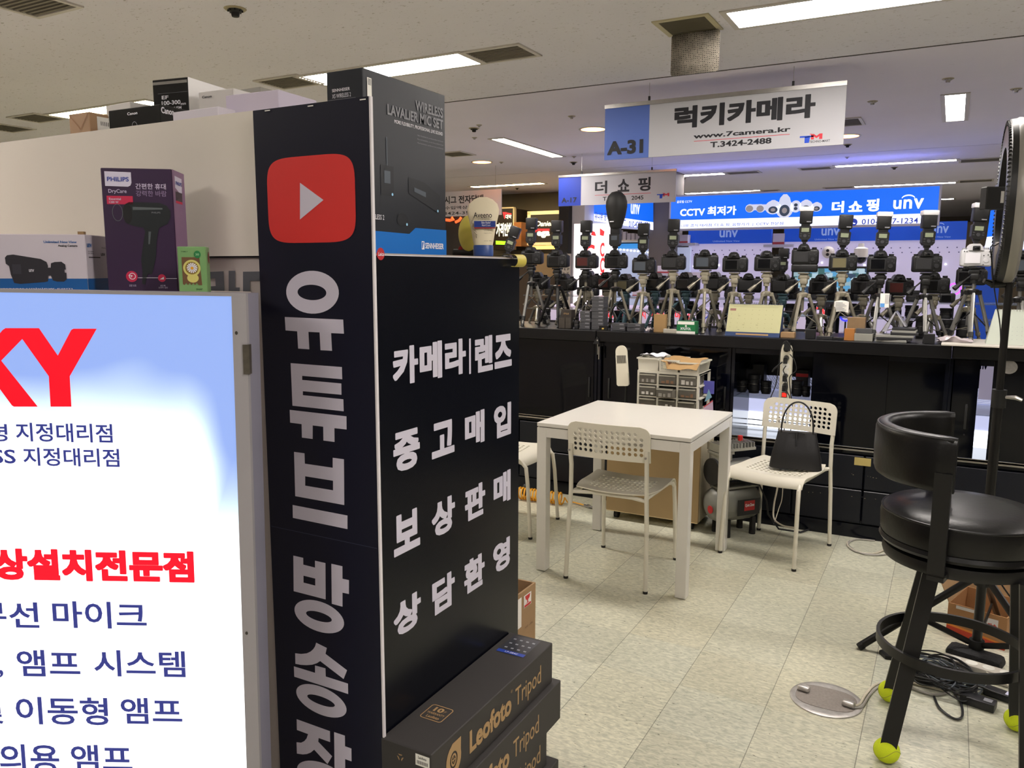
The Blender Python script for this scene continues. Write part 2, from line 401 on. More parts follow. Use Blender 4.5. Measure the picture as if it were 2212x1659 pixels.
# round downlights
def downlight(label, px, py, r=.1):
    p = PZ(px, py, CZ); t = thing('downlight', label, 'ceiling lamp', (p.x, p.y, CZ), 0, 'round recessed downlights'); M = WM[t.name]
    MB(M).lathe([(r, -.004), (r*1.18, -.004), (r*1.18, -.0005), (r, -.0005), (r, -.004)], 24).build('ring', FIX, t)
    MB(M).lathe([(0, -.002), (r, -.002)], 24).build('diffuser', mk('amber_downlight_glow', (255, 210, 140), .4, emit=(255, 205, 130), es=5), t)
downlight('round amber downlight beside the left edge of the large hanging sign', 1281, 279)
downlight('round amber downlight above the hand cream tube', 1041, 350)
downlight('round amber downlight peeking out behind the right edge of the large hanging sign', 1829, 294)
# air vents
VM = mk('vent_grille', (118, 112, 98), .6, var=.2, vs=200); VD = mk('vent_dark', (62, 56, 48), .8, var=.15, vs=90)
def vent(label, px, py, wx, wy, dark=VD):
    p = PZ(px, py, CZ); t = thing('air_vent', label, 'air vent', (p.x, p.y, CZ), 0, 'ceiling air vents'); M = WM[t.name]; a, b = wx/2, wy/2; e = .022
    f = MB(M); f.box(-a, -b, -.008, a, -b+e, -.0005).box(-a, b-e, -.008, a, b, -.0005).box(-a, -b+e, -.008, -a+e, b-e, -.0005).box(a-e, -b+e, -.008, a, b-e, -.0005)
    f.build('frame', FIX, t)
    g = MB(M); n = 9
    for i in range(n):
        y = -b+e+(wy-2*e)*(i+.5)/n; g.box(-a+e, y-.006, -.005, a-e, y+.006, -.002)
    g.build('grille', VM, t)
    MB(M).box(-a+e, -b+e, -.002, a-e, b-e, -.0005).build('duct', dark, t)
vent('perforated ceiling vent at the right end of the lamp above the black microphone box', 1083, 115, .36, .27)
vent('grey ceiling vent at the left end of the lamp above the black microphone box', 626, 176, .36, .27)
vent('ceiling vent cut by the upper left corner of the picture', 60, 5, .34, .3)
vent('small grey vent at the left edge below the ceiling, above the white wall panel', 15, 276, .34, .3)
vent('grey vent left of the far left yellow lamp', 80, 254, .36, .27)
vent('square vent beside the black microphone box on the lilac ceiling', 985, 332, .3, .3)
vent('vent behind the right edge of the large hanging sign', 1832, 263, .22, .35)
vent('vent between two white lamps, below the large hanging sign', 1605, 372, .4, .25)
vent('vent at the left end of the long white lamp below the large hanging sign', 1762, 363, .36, .25)
vent('vent between the long white lamp and the ring light', 2118, 345, .4, .3)
vent('vent above the round cameras printed on the blue sign', 1655, 412, .4, .25)
vent('vent above the middle of the blue sign, right of the printed cameras', 1812, 405, .4, .25)
vent('vent right of the white lamp above the right half of the blue sign', 2108, 390, .4, .3)
# open hatch with a hanging perforated plate
t = thing('hanging_vent_plate', 'perforated metal vent plate hanging open below its ceiling hatch', 'air vent', (0, 0, 0))
a = PZ(1415, 45, CZ); b = PZ(1545, 25, CZ); c = PZ(1452, 76, CZ); cx0, cx1, cy0, cy1 = a.x-.0, b.x+.05, min(c.y, a.y)-.12, a.y+.02
cx0, cx1, cy0, cy1 = -1.33, -1.06, 3.78, 4.05
f = MB(); f.box(cx0, cy0, CZ-.006, cx1, cy0+.025, CZ-.0005).box(cx0, cy1-.025, CZ-.006, cx1, cy1, CZ-.0005).box(cx0, cy0+.025, CZ-.006, cx0+.025, cy1-.025, CZ-.0005).box(cx1-.025, cy0+.025, CZ-.006, cx1, cy1-.025, CZ-.0005)
f.build('hatch_frame', mk('cream_hatch_frame', (190, 182, 150), .6), t)
MB().box(cx0+.025, cy0+.025, CZ-.003, cx1-.025, cy1-.025, CZ-.0006).build('hatch_recess', mk('hatch_recess', (84, 78, 62), .8, var=.3, vs=6), t)
def perf_mat():
    m, nt, b = node_mat('perforated_steel'); N = nt.nodes.new; L = nt.links.new
    g = N('ShaderNodeNewGeometry'); s = N('ShaderNodeVectorMath'); s.operation = 'SCALE'; s.inputs['Scale'].default_value = 115; L(g.outputs['Position'], s.inputs[0])
    v = N('ShaderNodeTexVoronoi'); v.inputs['Randomness'].default_value = 0.15; v.inputs['Scale'].default_value = 1; L(s.outputs[0], v.inputs['Vector'])
    r = N('ShaderNodeValToRGB'); r.color_ramp.elements[0].position = .30; r.color_ramp.elements[1].position = .36
    r.color_ramp.elements[0].color = (*lin((40, 38, 36)), 1); r.color_ramp.elements[1].color = (*lin((158, 150, 138)), 1); L(v.outputs['Distance'], r.inputs[0])
    n = N('ShaderNodeTexNoise'); n.inputs['Scale'].default_value = 9; L(g.outputs['Position'], n.inputs['Vector'])
    mr = N('ShaderNodeMapRange'); mr.inputs[1].default_value = .35; mr.inputs[2].default_value = .6; mr.inputs[3].default_value = .5; mr.inputs[4].default_value = 1.1; L(n.outputs['Fac'], mr.inputs[0])
    k = N('ShaderNodeVectorMath'); k.operation = 'SCALE'; L(r.outputs[0], k.inputs[0]); L(mr.outputs[0], k.inputs['Scale']); L(k.outputs[0], b.inputs['Base Color'])
    b.inputs['Metallic'].default_value = .6; b.inputs['Roughness'].default_value = .4; return m
pl = MB(); Yp = 4.02
pa, pb = PY(1452, 60, Yp), PY(1446, 166, Yp); pc = PY(1556, 60, Yp)
pl.rbox(pa.x, Yp-.004, pb.z, pc.x, Yp, CZ-.008, .012, 2, axis=1); pl.build('plate', perf_mat(), t)
# sprinklers and detectors
def sprinkler(label, px, py, s=1.0, drk=True):
    p = PZ(px, py, CZ); t = thing('sprinkler', label, 'sprinkler', (p.x, p.y, CZ), 0, 'ceiling sprinklers and detectors'); M = WM[t.name]
    MB(M).lathe([(0, -.006*s), (.045*s, -.005*s), (.05*s, -.0005)], 20).build('flange', mk('beige_flange', (170, 160, 130), .5), t)
    b = MB(M); b.lathe([(0, -.035*s), (.016*s, -.034*s), (.02*s, -.018*s), (.034*s, -.007*s)], 14)
    for i in range(8): b.box(.012*s, -.002*s, -.014*s, .034*s, .002*s, -.006*s, M=Matrix.Rotation(i*math.pi/4, 4, 'Z'))
    b.build('head', BLK if drk else METAL, t)
for lb, x, y, s, d in (('dark sprinkler on the near ceiling above the black lens box', 508, 19, 1, 1), ('dark detector left of the slanting tube lamp', 1024, 277, .9, 1), ('tiny pale sprinkler above the dark detector near the slanting lamp', 1035, 270, .5, 0), ('tiny pale sprinkler just below the dark detector near the slanting lamp', 1025, 297, .5, 0),
    ('small sprinkler upper left of the large hanging sign', 1235, 251, .6, 0), ('dark detector below the right end of the slanting tube lamp', 1239, 350, .9, 1), ('tiny sprinkler above the detector at the end of the slanting lamp', 1240, 338, .5, 0), ('tiny pale sprinkler right of the amber downlight above the cream tube', 1083, 350, .5, 0),
    ('pale sprinkler on the lilac ceiling left of the short bulb lamp', 2048, 170, .7, 0), ('pale sprinkler on the lilac ceiling at the right picture edge', 2195, 192, .7, 0), ('small flat sensor right of the large hanging sign', 1885, 219, .7, 0), ('dark detector at the lower right corner of the large hanging sign', 1831, 312, .8, 1), ('dark detector hanging below the long white lamp', 1932, 361, .8, 1), ('tiny detector below the white lamp beside the smaller sign', 1477, 385, .7, 1), ('tiny detector below the long yellow lamp', 1117, 406, .7, 1), ('small sensor on the near ceiling edge of the second seam', 1830, 339, .5, 0)):
    sprinkler(lb, x, y, s, d)

# ================================================================== hanging signs
def wires(t, x0, x1, y, z0):
    for x in (x0, x1):
        m = MB(); m.cyl((x, y, z0), (x, y, CZ), .0012, n=6); m.build('wire', METAL, t)
        m = MB(); m.box(x-.006, y-.006, z0, x+.006, y+.006, z0+.028); m.build('wire_grip', BLK, t)
def tm_logo(t, fr, x0, y0, x1, y1):
    """the mall's red and blue T M mark; rect in pixels"""
    a0, b0, a1, b1 = fr.rect(x0, y1, x1, y0); w, h = a1-a0, b1-b0
    P = lambda pts: [(a0+u*w, b0+v*h) for u, v in pts]
    m = MB(); m.flat(fr, P([(0, .62), (.62, .62), (.62, .80), (0, .80)])); m.flat(fr, P([(.22, 0), (.42, 0), (.46, .7), (.22, .7)])); m.build('logo', mk('mall_blue', (10, 70, 200), .5), t)
    m = MB(); m.flat(fr, P([(.5, .35), (.63, .35), (.63, .66), (.74, .46), (.86, .66), (.86, .35), (1, .35), (1, .95), (.87, .95), (.74, .72), (.62, .95), (.5, .95)])); m.flat(fr, P([(.44, .92), (.52, .92), (.52, 1.0), (.44, 1.0)])); m.build('logo', mk('mall_red', (205, 45, 60), .5), t)
SG = mk('sign_board_white', (184, 184, 190), .55); SB = mk('sign_board_blue', (78, 106, 184), .5); SB2 = mk('sign_board_deep_blue', (30, 56, 156), .5)
SY = 4.96; tl = PY(1307.5, 232.7, SY); br = PY(1819.6, 312, SY); tr = PY(1829.5, 177.3, SY)
x0, x1, z0, z1 = tl.x, tr.x, br.z, (tl.z+tr.z)/2
t = thing('hanging_sign', 'large white hanging sign with blue A-31 panel and bold black lettering', 'sign', ((x0+x1)/2, SY, z0))
MB().box(x0, SY, z0, x1, SY+.012, z1).build('board', SG, t)
fs = Frame((0, SY, 0), (1, 0, 0), (0, 0, 1)); bx = PY(1402, 290, SY).x
MB().box(x0, SY-.001, z0, bx, SY, z1-.012).build('number_panel', SB, t)
MB().box(x0-.002, SY-.006, z1-.012, x1+.002, SY+.018, z1+.012).build('rail', METAL, t)
wires(t, PY(1402, 215, SY).x, PY(1713, 185, SY).x, SY+.006, z1+.012)
p = Print(t, INK); p.add('A-31', fs, fs.rect(1312, 336, 1390, 300), .045, .003)
p.add('럭키카메라', fs, fs.rect(1456, 279, 1763, 202), .045); p.add('www.7camera.kr', fs, fs.rect(1498, 300, 1708, 273), .03); p.add('T.3424-2488', fs, fs.rect(1534, 319, 1667, 297), .03)
p.add('TECHNO-MART', fs, fs.rect(1748, 309, 1793, 301), .01)
a = fs.px(1499, 305); b = fs.px(1706, 290.5); zz = (a[1]+b[1])/2
MB().frect(fs, a[0], zz-.0015, b[0], zz+.0015).build('underline', mk('mall_red', (205, 45, 60), .5), t)
tm_logo(t, fs, 1727, 287, 1777, 310)
# smaller sign
SY2 = 7.6; tl = PY(1207, 382, SY2); br = PY(1457.5, 436, SY2); tr = PY(1461, 366, SY2)
x0, x1, z0, z1 = tl.x, tr.x, br.z, (tl.z+tr.z)/2
t = thing('hanging_sign', 'smaller white hanging sign with deep blue A-17 panel, partly behind the flash diffuser', 'sign', ((x0+x1)/2, SY2, z0))
MB().box(x0, SY2, z0, x1, SY2+.012, z1).build('board', SG, t)
f2 = Frame((0, SY2, 0), (1, 0, 0), (0, 0, 1)); bx = PY(1255, 410, SY2).x
MB().box(x0, SY2-.001, z0, bx, SY2, z1-.012).build('number_panel', SB2, t)
MB().box(x0-.002, SY2-.006, z1-.012, x1+.002, SY2+.018, z1+.01).build('rail', METAL, t)
wires(t, PY(1256, 375, SY2).x, PY(1408, 366, SY2).x, SY2+.006, z1+.01)
p = Print(t, INK); p.add('A-17', f2, f2.rect(1213, 438.5, 1246, 426), .02, .003); p.add('더', f2, f2.rect(1285, 419, 1312, 390), .03); p.add('쇼', f2, f2.rect(1334, 415, 1360, 386), .03); p.add('핑', f2, f2.rect(1378, 413, 1406, 382), .03)
p.add('T.', f2, f2.rect(1302, 434, 1313, 425), .02); p.add('2045', f2, f2.rect(1364, 432, 1390, 422), .02)
a = f2.px(1285, 422); b = f2.px(1406, 417); MB().frect(f2, a[0], (a[1]+b[1])/2-.002, b[0], (a[1]+b[1])/2+.002).build('underline', mk('mall_red', (205, 45, 60), .5), t)
tm_logo(t, f2, 1419, 416, 1446, 429)
# left far sign
SY3 = 8.0; tl = PY(930, 415, SY3); br = PY(1080, 464, SY3); tr = PY(1083, 408, SY3)
t = thing('hanging_sign', 'grey white hanging sign seen between the black microphone box and the cream tube', 'sign', (tl.x, SY3, br.z))
MB().box(PY(880, 415, SY3).x, SY3, br.z, tr.x, SY3+.012, tr.z).build('board', SG, t); f3 = Frame((0, SY3, 0), (1, 0, 0), (0, 0, 1))
for xx in (PY(960, 410, SY3).x, PY(1070, 410, SY3).x): MB().cyl((xx, SY3+.006, tr.z), (xx, SY3+.006, CZ), .0015, n=6).build('wire', METAL, t)
p = Print(t, INK); p.add('시그 전자담배', f3, f3.rect(960, 441, 1044, 420), .03); p.add('수입액상전문', f3, f3.rect(961, 453, 1035, 443), .015); p.add('T.3424-35', f3, f3.rect(945, 465, 1013, 456), .01)

# ================================================================== booth: white cabinet, banner, black panel
BYF = 1.287      # front face of the booth
zt = PY(552, 238, BYF).z
t = booth = thing('display_cabinet', 'long white display cabinet wall behind the boxes, with grey letters on its lower strip', 'cabinet', (-2.2, BYF, 0))
WP = mk('white_laminate', (222, 215, 204), .38, var=.015, vs=2); WP2 = mk('pale_laminate', (196, 188, 184), .45)
zb = PY(500, 553, BYF).z
MB().box(-5.2, BYF, zb, -1.338, 1.80, zt).build('upper_panel', WP, t)
MB().box(-5.2, BYF+.012, 0, -1.326, 1.80, zb).build('lower_body', WP2, t)
MB().box(-5.2, BYF+.004, zb-.004, -1.338, BYF+.012, zb).build('seam', BLK, t)
fb = Frame((0, BYF+.011, 0), (1, 0, 0), (0, 0, 1))
GL = mk('slate_letters', (82, 84, 90), .6)
g = MB()
for pts, hl in (([(398, 590), (484, 586), (486, 632), (398, 636)], [(420, 603), (466, 601), (467, 618), (420, 620)]), ([(495, 585), (509, 585), (509, 621), (519, 621), (519, 630), (495, 631)], None), ([(526, 587), (580, 586), (580, 634), (526, 634)], [(541, 607), (566, 607), (566, 634), (541, 634)])):
    g.fpx(fb, pts, .0015, [hl] if hl else ())
g.build('lettering', GL, t)
t2 = thing('display_cabinet', 'low dark cabinet behind the black banner and panel, carrying the microphone box', 'cabinet', (-1.15, BYF, 0))
MB().box(-1.320, BYF+.004, 0, -1.034, 1.888, 1.492).build('body', mk('cabinet_grey', (120, 118, 122), .6), t2)
MB().box(-1.322, BYF+.002, 1.492, -1.031, 1.888, 1.497).build('top', mk('cabinet_top_edge', (170, 160, 150), .5), t2)
# banner
BN = mk('banner_navy', (13, 14, 32), .4, var=.04, vs=2, spec=.35); FOAM = mk('foam_board_edge', (215, 210, 214), .7)
LT = mk('banner_letters', (196, 190, 206), .5)
BF = 1.275
xl, xr = PY(552, 238, BF).x, PY(801, 207, BF).x; zt2 = PY(800, 207, BF).z
t = thing('banner', 'tall narrow navy banner board with red play button and vertical white letters', 'banner', ((xl+xr)/2, BF, 0))
b = MB(); n = 10
def bow(z):            # the foam board bows slightly sideways
    return .0
MB().box(xl-.008, BF+.001, 0, xr-.002, BF+.008, zt2).build('foam_board', FOAM, t)
MB().box(xl-.008, BF, 0, xr-.006, BF+.001, zt2).build('printed_face', BN, t)
fn = Frame((0, BF, 0), (1, 0, 0), (0, 0, 1))
# red play button
cx, cy = fn.px(670, 431); ex = fn.px(768, 431)[0]-cx; ey = fn.px(670, 336)[1]-cy
pts = []
for i in range(64):
    a = 2*math.pi*i/64; c, s_ = math.cos(a), math.sin(a); e = 2/5.2
    pts.append((cx+ex*math.copysign(abs(c)**e, c), cy+ey*math.copysign(abs(s_)**e, s_)))
MB().flat(fn, pts, .0004).build('logo', mk('play_button_red', (206, 44, 40), .45), t)
MB().fpx(fn, [(648.5, 394.8), (648.5, 474.2), (699.2, 432)], .0007).build('logo_triangle', LT, t)
# letters, traced on the board
k = 8.295
def el(cx, cy, rx, ry, rot=0, n=40):
    return [(cx+rx*math.cos(a)*math.cos(rot)-ry*math.sin(a)*math.sin(rot), cy+rx*math.cos(a)*math.sin(rot)+ry*math.sin(a)*math.cos(rot)) for a in (2*math.pi*i/n for i in range(n))]
G = []
def gl(ox, oy, k, outer, hole=None): G.append(([(ox+x/k, oy+y/k) for x, y in outer], [(ox+x/k, oy+y/k) for x, y in hole] if hole else None))
gl(600, 570, k, el(625, 508, 472, 384, .055), el(615, 512, 258, 138, .05))
gl(600, 570, k, [(128,952),(1174,999),(1188,1251),(958,1240),(975,1558),(768,1546),(752,1228),(552,1218),(568,1531),(368,1518),(350,1208),(142,1192)])
gl(600, 770, k, [(233,119),(1151,190),(1158,408),(440,347),(440,420),(1141,484),(1144,686),(452,622),(452,693),(1178,767),(1184,982),(266,882)])
gl(600, 770, k, [(216,956),(1233,1073),(1236,1308),(1017,1284),(1020,1532),(820,1506),(816,1258),(628,1235),(628,1478),(435,1453),(430,1212),(224,1185)])
gl(600, 960, k, [(294,133),(482,158),(488,344),(987,418),(987,238),(1188,266),(1194,1086),(315,926)], [(493,570),(993,650),(993,822),(494,738)])
gl(600, 960, k, [(268,1084),(1251,1274),(1251,1517),(273,1315)])
gl(600, 1180, k, [(281,166),(458,207),(460,328),(670,382),(670,258),(857,300),(860,952),(287,803)], [(463,526),(674,578),(674,704),(464,650)])
gl(600, 1180, k, [(962,312),(1160,357),(1162,580),(1278,606),(1278,855),(1162,830),(1163,1082),(970,1030)])
gl(600, 1180, k, el(746, 1258, 470, 258, .40), el(740, 1258, 240, 78, .30))
gl(600, 1370, k, [(690,150),(881,245),(858,350),(1244,645),(1182,802),(762,480),(700,520),(620,545),(520,553),(420,548),(318,529),(314,340),(420,352),(520,342),(590,310),(640,265),(672,215)])
gl(600, 1370, k, [(291,574),(670,690),(670,558),(857,610),(862,756),(1260,884),(1264,1070),(298,760)])
gl(600, 1370, k, el(784, 1192, 490, 232, .46), el(778, 1190, 262, 70, .36))
k2 = 11.06
gl(600, 1530, k2, [(455,258),(1250,545),(1255,806),(980,708),(970,795),(1302,1145),(1190,1330),(873,988),(790,1055),(700,1090),(600,1100),(460,1080),(452,808),(560,820),(640,780),(690,720),(728,615),(460,515)])
gl(600, 1530, k2, [(1349,566),(1607,652),(1610,905),(1763,960),(1766,1266),(1612,1212),(1616,1640),(1360,1560)])
gl(600, 1530, k2, el(1060, 1640, 640, 320, .42), el(1060, 1640, 350, 100, .36))
m = MB()
for o, h in G: m.fpx(fn, o, .0004, [h] if h else ())
m.build('lettering', LT, t)
m = MB()
for x, y in ((578, 239), (671, 229), (784, 215)):
    a = fn.px(x, y); m.box(fn.at(*a).x-.007, BF-.0012, fn.at(*a).z-.001, fn.at(*a).x+.007, BF-.0002, fn.at(*a).z+.001)
m.build('staple', PAPER, t)
a = fn.px(590, 1137); b = fn.px(812, 1184); zs_ = (a[1]+b[1])/2; MB().frect(fn, xl-.004, zs_-.0005, xr-.008, zs_+.0005, .0009).build('board_seam', mk('seam_pale_navy', (60, 62, 84), .5), t)
# black panel
PXX = -1.022; ya, yb = PX(806, 533, PXX).y, PX(1122, 572, PXX).y; za = 1.492
PN = mk('panel_black', (10, 12, 20), .26, var=.05, vs=3, spec=.28)
t = thing('sign_panel', 'wide black foam board panel with four rows of white lettering', 'sign', (PXX, (ya+yb)/2, 0))
MB().box(PXX-.008, ya, 0, PXX-.001, yb, za+.002).build('foam_board', FOAM, t)
MB().box(PXX-.001, ya+.004, 0, PXX, yb, za).build('printed_face', PN, t)
fp = Frame((PXX, 0, 0), (0, 1, 0), (0, 0, 1)); p = Print(t, mk('panel_letters', (200, 196, 212), .5))
for ch, x0, yb_, x1, yt in (('카', 848.7, 836, 902, 744), ('메', 906.6, 825, 954, 735), ('라', 961, 815, 1005.5, 730), ('렌', 1025.7, 807, 1064, 723), ('즈', 1067.9, 797.5, 1105, 720),
    ('중', 850, 1025, 905.7, 921), ('고', 932.5, 993, 980.7, 903), ('매', 1004, 968, 1046, 883), ('입', 1066.5, 950, 1103.5, 867),
    ('보', 850.8, 1205, 906, 1093), ('상', 932.7, 1166, 982, 1066), ('판', 1004, 1130, 1047.5, 1038), ('매', 1065.8, 1097, 1102.5, 1012.5),
    ('상', 850.8, 1383, 908, 1272), ('담', 933.7, 1334, 981.5, 1229), ('환', 1002.4, 1288, 1046.2, 1190), ('영', 1064.8, 1244, 1101, 1157)):
    p.add(ch, fp, fp.rect(x0, yb_, x1, yt), .046)
m = p.mb; a = fp.px(1013, 808); b = fp.px(1016.5, 731); m.frect(fp, a[0], a[1], b[0], b[1], .0007)
c = fp.px(821.5, 548.5); r = .0125
MB().fdisc(fp, c[0], c[1], r, r, .001).build('round_sticker', mk('sticker_red', (178, 36, 44), .4), t)
p = Print(t, WINK); p.add('Leica', fp, (c[0]-.0085, c[1]-.004, c[0]+.0095, c[1]+.0035), .01, .0016, .15)

# ------------------------------------------------------------------ boxes
def carton(name, label, cat, loc, w_, d_, h_, rz, mat, group=None, bev=.0015, lid=None):
    """box: loc = near bottom-right corner of its front; front runs to the left, side runs back"""
    t = thing(name, label, cat, loc, rz, group); M = WM[t.name]
    MB(M).rbox(-w_, 0, 0, 0, d_, h_, bev, 1).build('carton', mat, t)
    T = M.to_3x3(); F = Frame(M @ Vector((0, 0, 0)), T @ Vector((1, 0, 0)), Vector((0, 0, 1)))      # front, a from -w to 0
    G_ = Frame(M @ Vector((0, 0, 0)), T @ Vector((0, 1, 0)), Vector((0, 0, 1)))                     # right side, a from 0 to d
    Tp = Frame(M @ Vector((0, 0, h_)), T @ Vector((1, 0, 0)), T @ Vector((0, 1, 0)))
    return t, F, G_, Tp
CB = mk('microphone_box_black', (30, 33, 40), .32, var=.08, vs=5)
x = -1.044; y0 = PX(783, 145, x).y; y1 = PX(961, 220, x).y; zz = PX(783, 145, x).z
t, F, G_, Tp = carton('microphone_box', 'large black glossy microphone box with blue band standing on the cabinet', 'box', (x, y0, 1.4975), .093, y1-y0, zz-1.4975, 0, CB)
d_ = y1-y0; h_ = zz-1.4975
SBl = mk('sennheiser_band_blue', (10, 104, 188), .35)
MB().flat(G_, [(0, 0), (d_, 0), (d_, .057), (d_*.58, .057), (d_*.50, .043), (0, .045)], .0008).build('blue_band', SBl, t)
p = Print(t, WINK); p.add('SENNHEISER', G_, (d_*.70, .013, d_*.955, .026), .02, .0016); p.add('WIRELESS 2', G_, (d_*.01, .068, d_*.2, .078), 0, .001)
p.add('MORE FLEXIBILITY, PROFESSIONAL LIVE SOUND', G_, (d_*.34, h_*.745, d_*.96, h_*.768), 0, .001)
p2 = Print(t, GINK); p2.add('WIRELESS', G_, (d_*.60, h_*.855, d_*.965, h_*.915), .03, .001); p2.add('LAVALIER MIC SET', G_, (d_*.26, h_*.785, d_*.965, h_*.845), .03, .001)
for i in range(3): p2.add(('Mehr Flexibilität für professionellen Live-Sound', 'Plus de flexibilité, un son live professionnel', 'Más flexibilidad, sonido en vivo profesional')[i], G_, (d_*.62, h_*(.705-.022*i), d_*.965, h_*(.716-.022*i)), 0, .001)
m = MB(); m.flat(G_, [(d_*.655, .011), (d_*.69, .011), (d_*.69, .029), (d_*.655, .029)], .0016, [[(d_*.66, .013), (d_*.668, .013), (d_*.682, .027), (d_*.66, .027)]]); m.build('logo', WINK, t)
DV = mk('device_picture_dark', (20, 23, 29), .4); DV2 = mk('device_picture_grey', (74, 82, 92), .4)
m = MB(); m.frect(G_, d_*.17, h_*.33, d_*.32, h_*.50, .0008); m.flat(G_, [(d_*.5, h_*.36), (d_*.9, h_*.26), (d_*.92, h_*.37), (d_*.7, h_*.44), (d_*.5, h_*.455)], .0008); m.fdisc(G_, d_*.42, h_*.2, .02, .014, .0008); m.build('device_picture', DV, t)
m = MB(); m.frect(G_, d_*.21, h_*.40, d_*.28, h_*.47, .0012); m.frect(G_, d_*.24, h_*.50, d_*.25, h_*.66, .001); m.flat(G_, [(d_*.57, h_*.375), (d_*.72, h_*.35), (d_*.72, h_*.38), (d_*.57, h_*.40)], .0012); m.build('device_picture', DV2, t)
m = MB()
for a, b in ((.3, .34), (.88, .275), (.47, .175)): m.fdisc(G_, d_*a, h_*b, .003, .003, .0014, 12)
m.build('device_light', mk('picture_light', (150, 205, 240), .4), t)
m = MB(); m.frect(G_, .012, h_*.84, .026, h_*.955, .001); m.build('barcode_label', PAPER, t)
m = MB(); 
for i in range(5): m.frect(G_, .014, h_*(.945-.007*i), .024, h_*(.948-.007*i), .0014)
m.build('barcode', INK, t)
p = Print(t, WINK); p.add('SENNHEISER', F, (-.078, h_-.040, -.032, h_-.034), .01, .001); p.add('XS WIRELESS 2', F, (-.078, h_-.052, -.030, h_-.044), 0, .001); p.add('LAVALIER SET', F, (-.079, h_-.066, -.033, h_-.0575), .02, .001); p.add('XSW 2-ME2', F, (-.076, h_-.078, -.036, h_-.0695), .02, .001); p.add('XSW 2-ME2-B | Prod.Code 509128', F, (-.09, h_-.09, -.022, h_-.084), 0, .001)
m = MB(); m.frect(F, -.09, h_-.0555, -.018, h_-.0548, .001).frect(F, -.09, h_-.0815, -.018, h_-.0808, .001); m.build('rule', GINK, t)

# hand cream tube
ty = 1.74; c0 = PX(1044, 545, -1.052); ty = c0.y
t = thing('hand_cream_tube', 'cream coloured hand cream tube standing on its blue cap beside the microphone box', 'tube', (-1.052, ty, 1.4975), math.radians(24)); M = WM[t.name]
CR = mk('tube_cream', (228, 216, 188), .4)
hc = .028; ht = PX(1044, 425, -1.052).z-1.4975
def loft(secs, n=28, M=M):
    m = MB(M); vs = []; fs = []
    for (z, a, b) in secs:
        for j in range(n): an = 2*math.pi*j/n; vs.append((a*math.cos(an), b*math.sin(an), z))
    for i in range(len(secs)-1):
        for j in range(n): fs.append((i*n+j, i*n+(j+1) % n, (i+1)*n+(j+1) % n, (i+1)*n+j))
    fs.append(tuple(range(n-1, -1, -1))); fs.append(tuple((len(secs)-1)*n+j for j in range(n))); return m.add(vs, fs)
loft([(0, .024, .015), (.002, .0255, .0165), (hc-.002, .0255, .0165), (hc, .0245, .0155)]).build('cap', mk('tube_cap_blue', (52, 78, 140), .35), t)
loft([(hc, .024, .0155), (hc+.012, .0265, .016), (hc+.045, .032, .013), (hc+.075, .039, .009), (ht-.032, .0405, .005), (ht-.018, .036, .003), (ht-.007, .024, .0018), (ht-.001, .010, .0012)]).build('body', CR, t)
T3 = M.to_3x3(); ft = Frame(M @ Vector((0, -.0168, 0)), T3 @ Vector((1, 0, 0)), Vector((0, 0, 1)))
p = Print(t, mk('tube_print_dark', (44, 36, 40), .5)); p.add('Aveeno', ft, (-.0225, ht-.053, .024, ht-.0395), .012, .0005)
p.add('ACTIVE NATURALS', ft, (-.012, ht-.0575, .024, ht-.0555), 0, .0005)
for i, (a, tx) in enumerate(((.062+.005, 'Naturally and'), (.062, 'intensively rich'), (.056, 'Fragrance Free'), (.033+.004, 'net wt. 100g'))): p.add(tx, ft, (.004, a, .023, a+.0022), 0, .0008)
MB().box(-.021, -.0178, ht-.076, .033, -.0166, ht-.061, M=M).build('blue_label', mk('tube_label_blue', (44, 64, 140), .4), t)
MB().box(-.021, -.0178, ht-.0795, .033, -.0166, ht-.0765, M=M).build('red_stripe', mk('tube_stripe_red', (150, 44, 56), .4), t)
p = Print(t, WINK); p.add('Skin Relief', ft, (-.0025, ht-.0675, .0205, ht-.0625), .005, .0015); p.add('Hand Cream', ft, (-.001, ht-.0735, .0205, ht-.0692), 0, .0015)
m = MB(M)
for k_ in range(7):
    z = .045+.007*k_; m.tube([(-.015-.0015*k_+.004*math.sin(k_), -.0172, z), (-.019-.001*k_+.003*math.cos(k_*2), -.0172, z+.009)], .0006, 5)
m.build('oat_sprig', mk('oat_brown', (120, 104, 86), .6), t)
# yellow tape loop
ring = []; cx_, cz_ = -1.008, 1.487; R_ = .016
for i in range(15):
    a = math.pi*.5-i*math.pi*1.15/14; ring.append((cx_+R_*math.cos(a)*.9, cz_+R_*math.sin(a)))
ring = [(-1.062, cz_+R_)]+ring; vs = []; fs2 = []
for (a, b_) in ring: vs += [(a, yb-.062, b_), (a, yb-.012, b_)]
for i in range(len(ring)-1): fs2.append((2*i, 2*i+1, 2*i+3, 2*i+2))
mm = MB(); mm.add(vs, fs2); mm.add([(v[0], v[1], v[2]+.0008) for v in vs], [tuple(reversed(f)) for f in fs2])
mm.build('sticky_tape', mk('tape_yellow', (206, 190, 84), .55), None, 'yellow tape loop curling over the upper corner of the black panel', cat='tape')
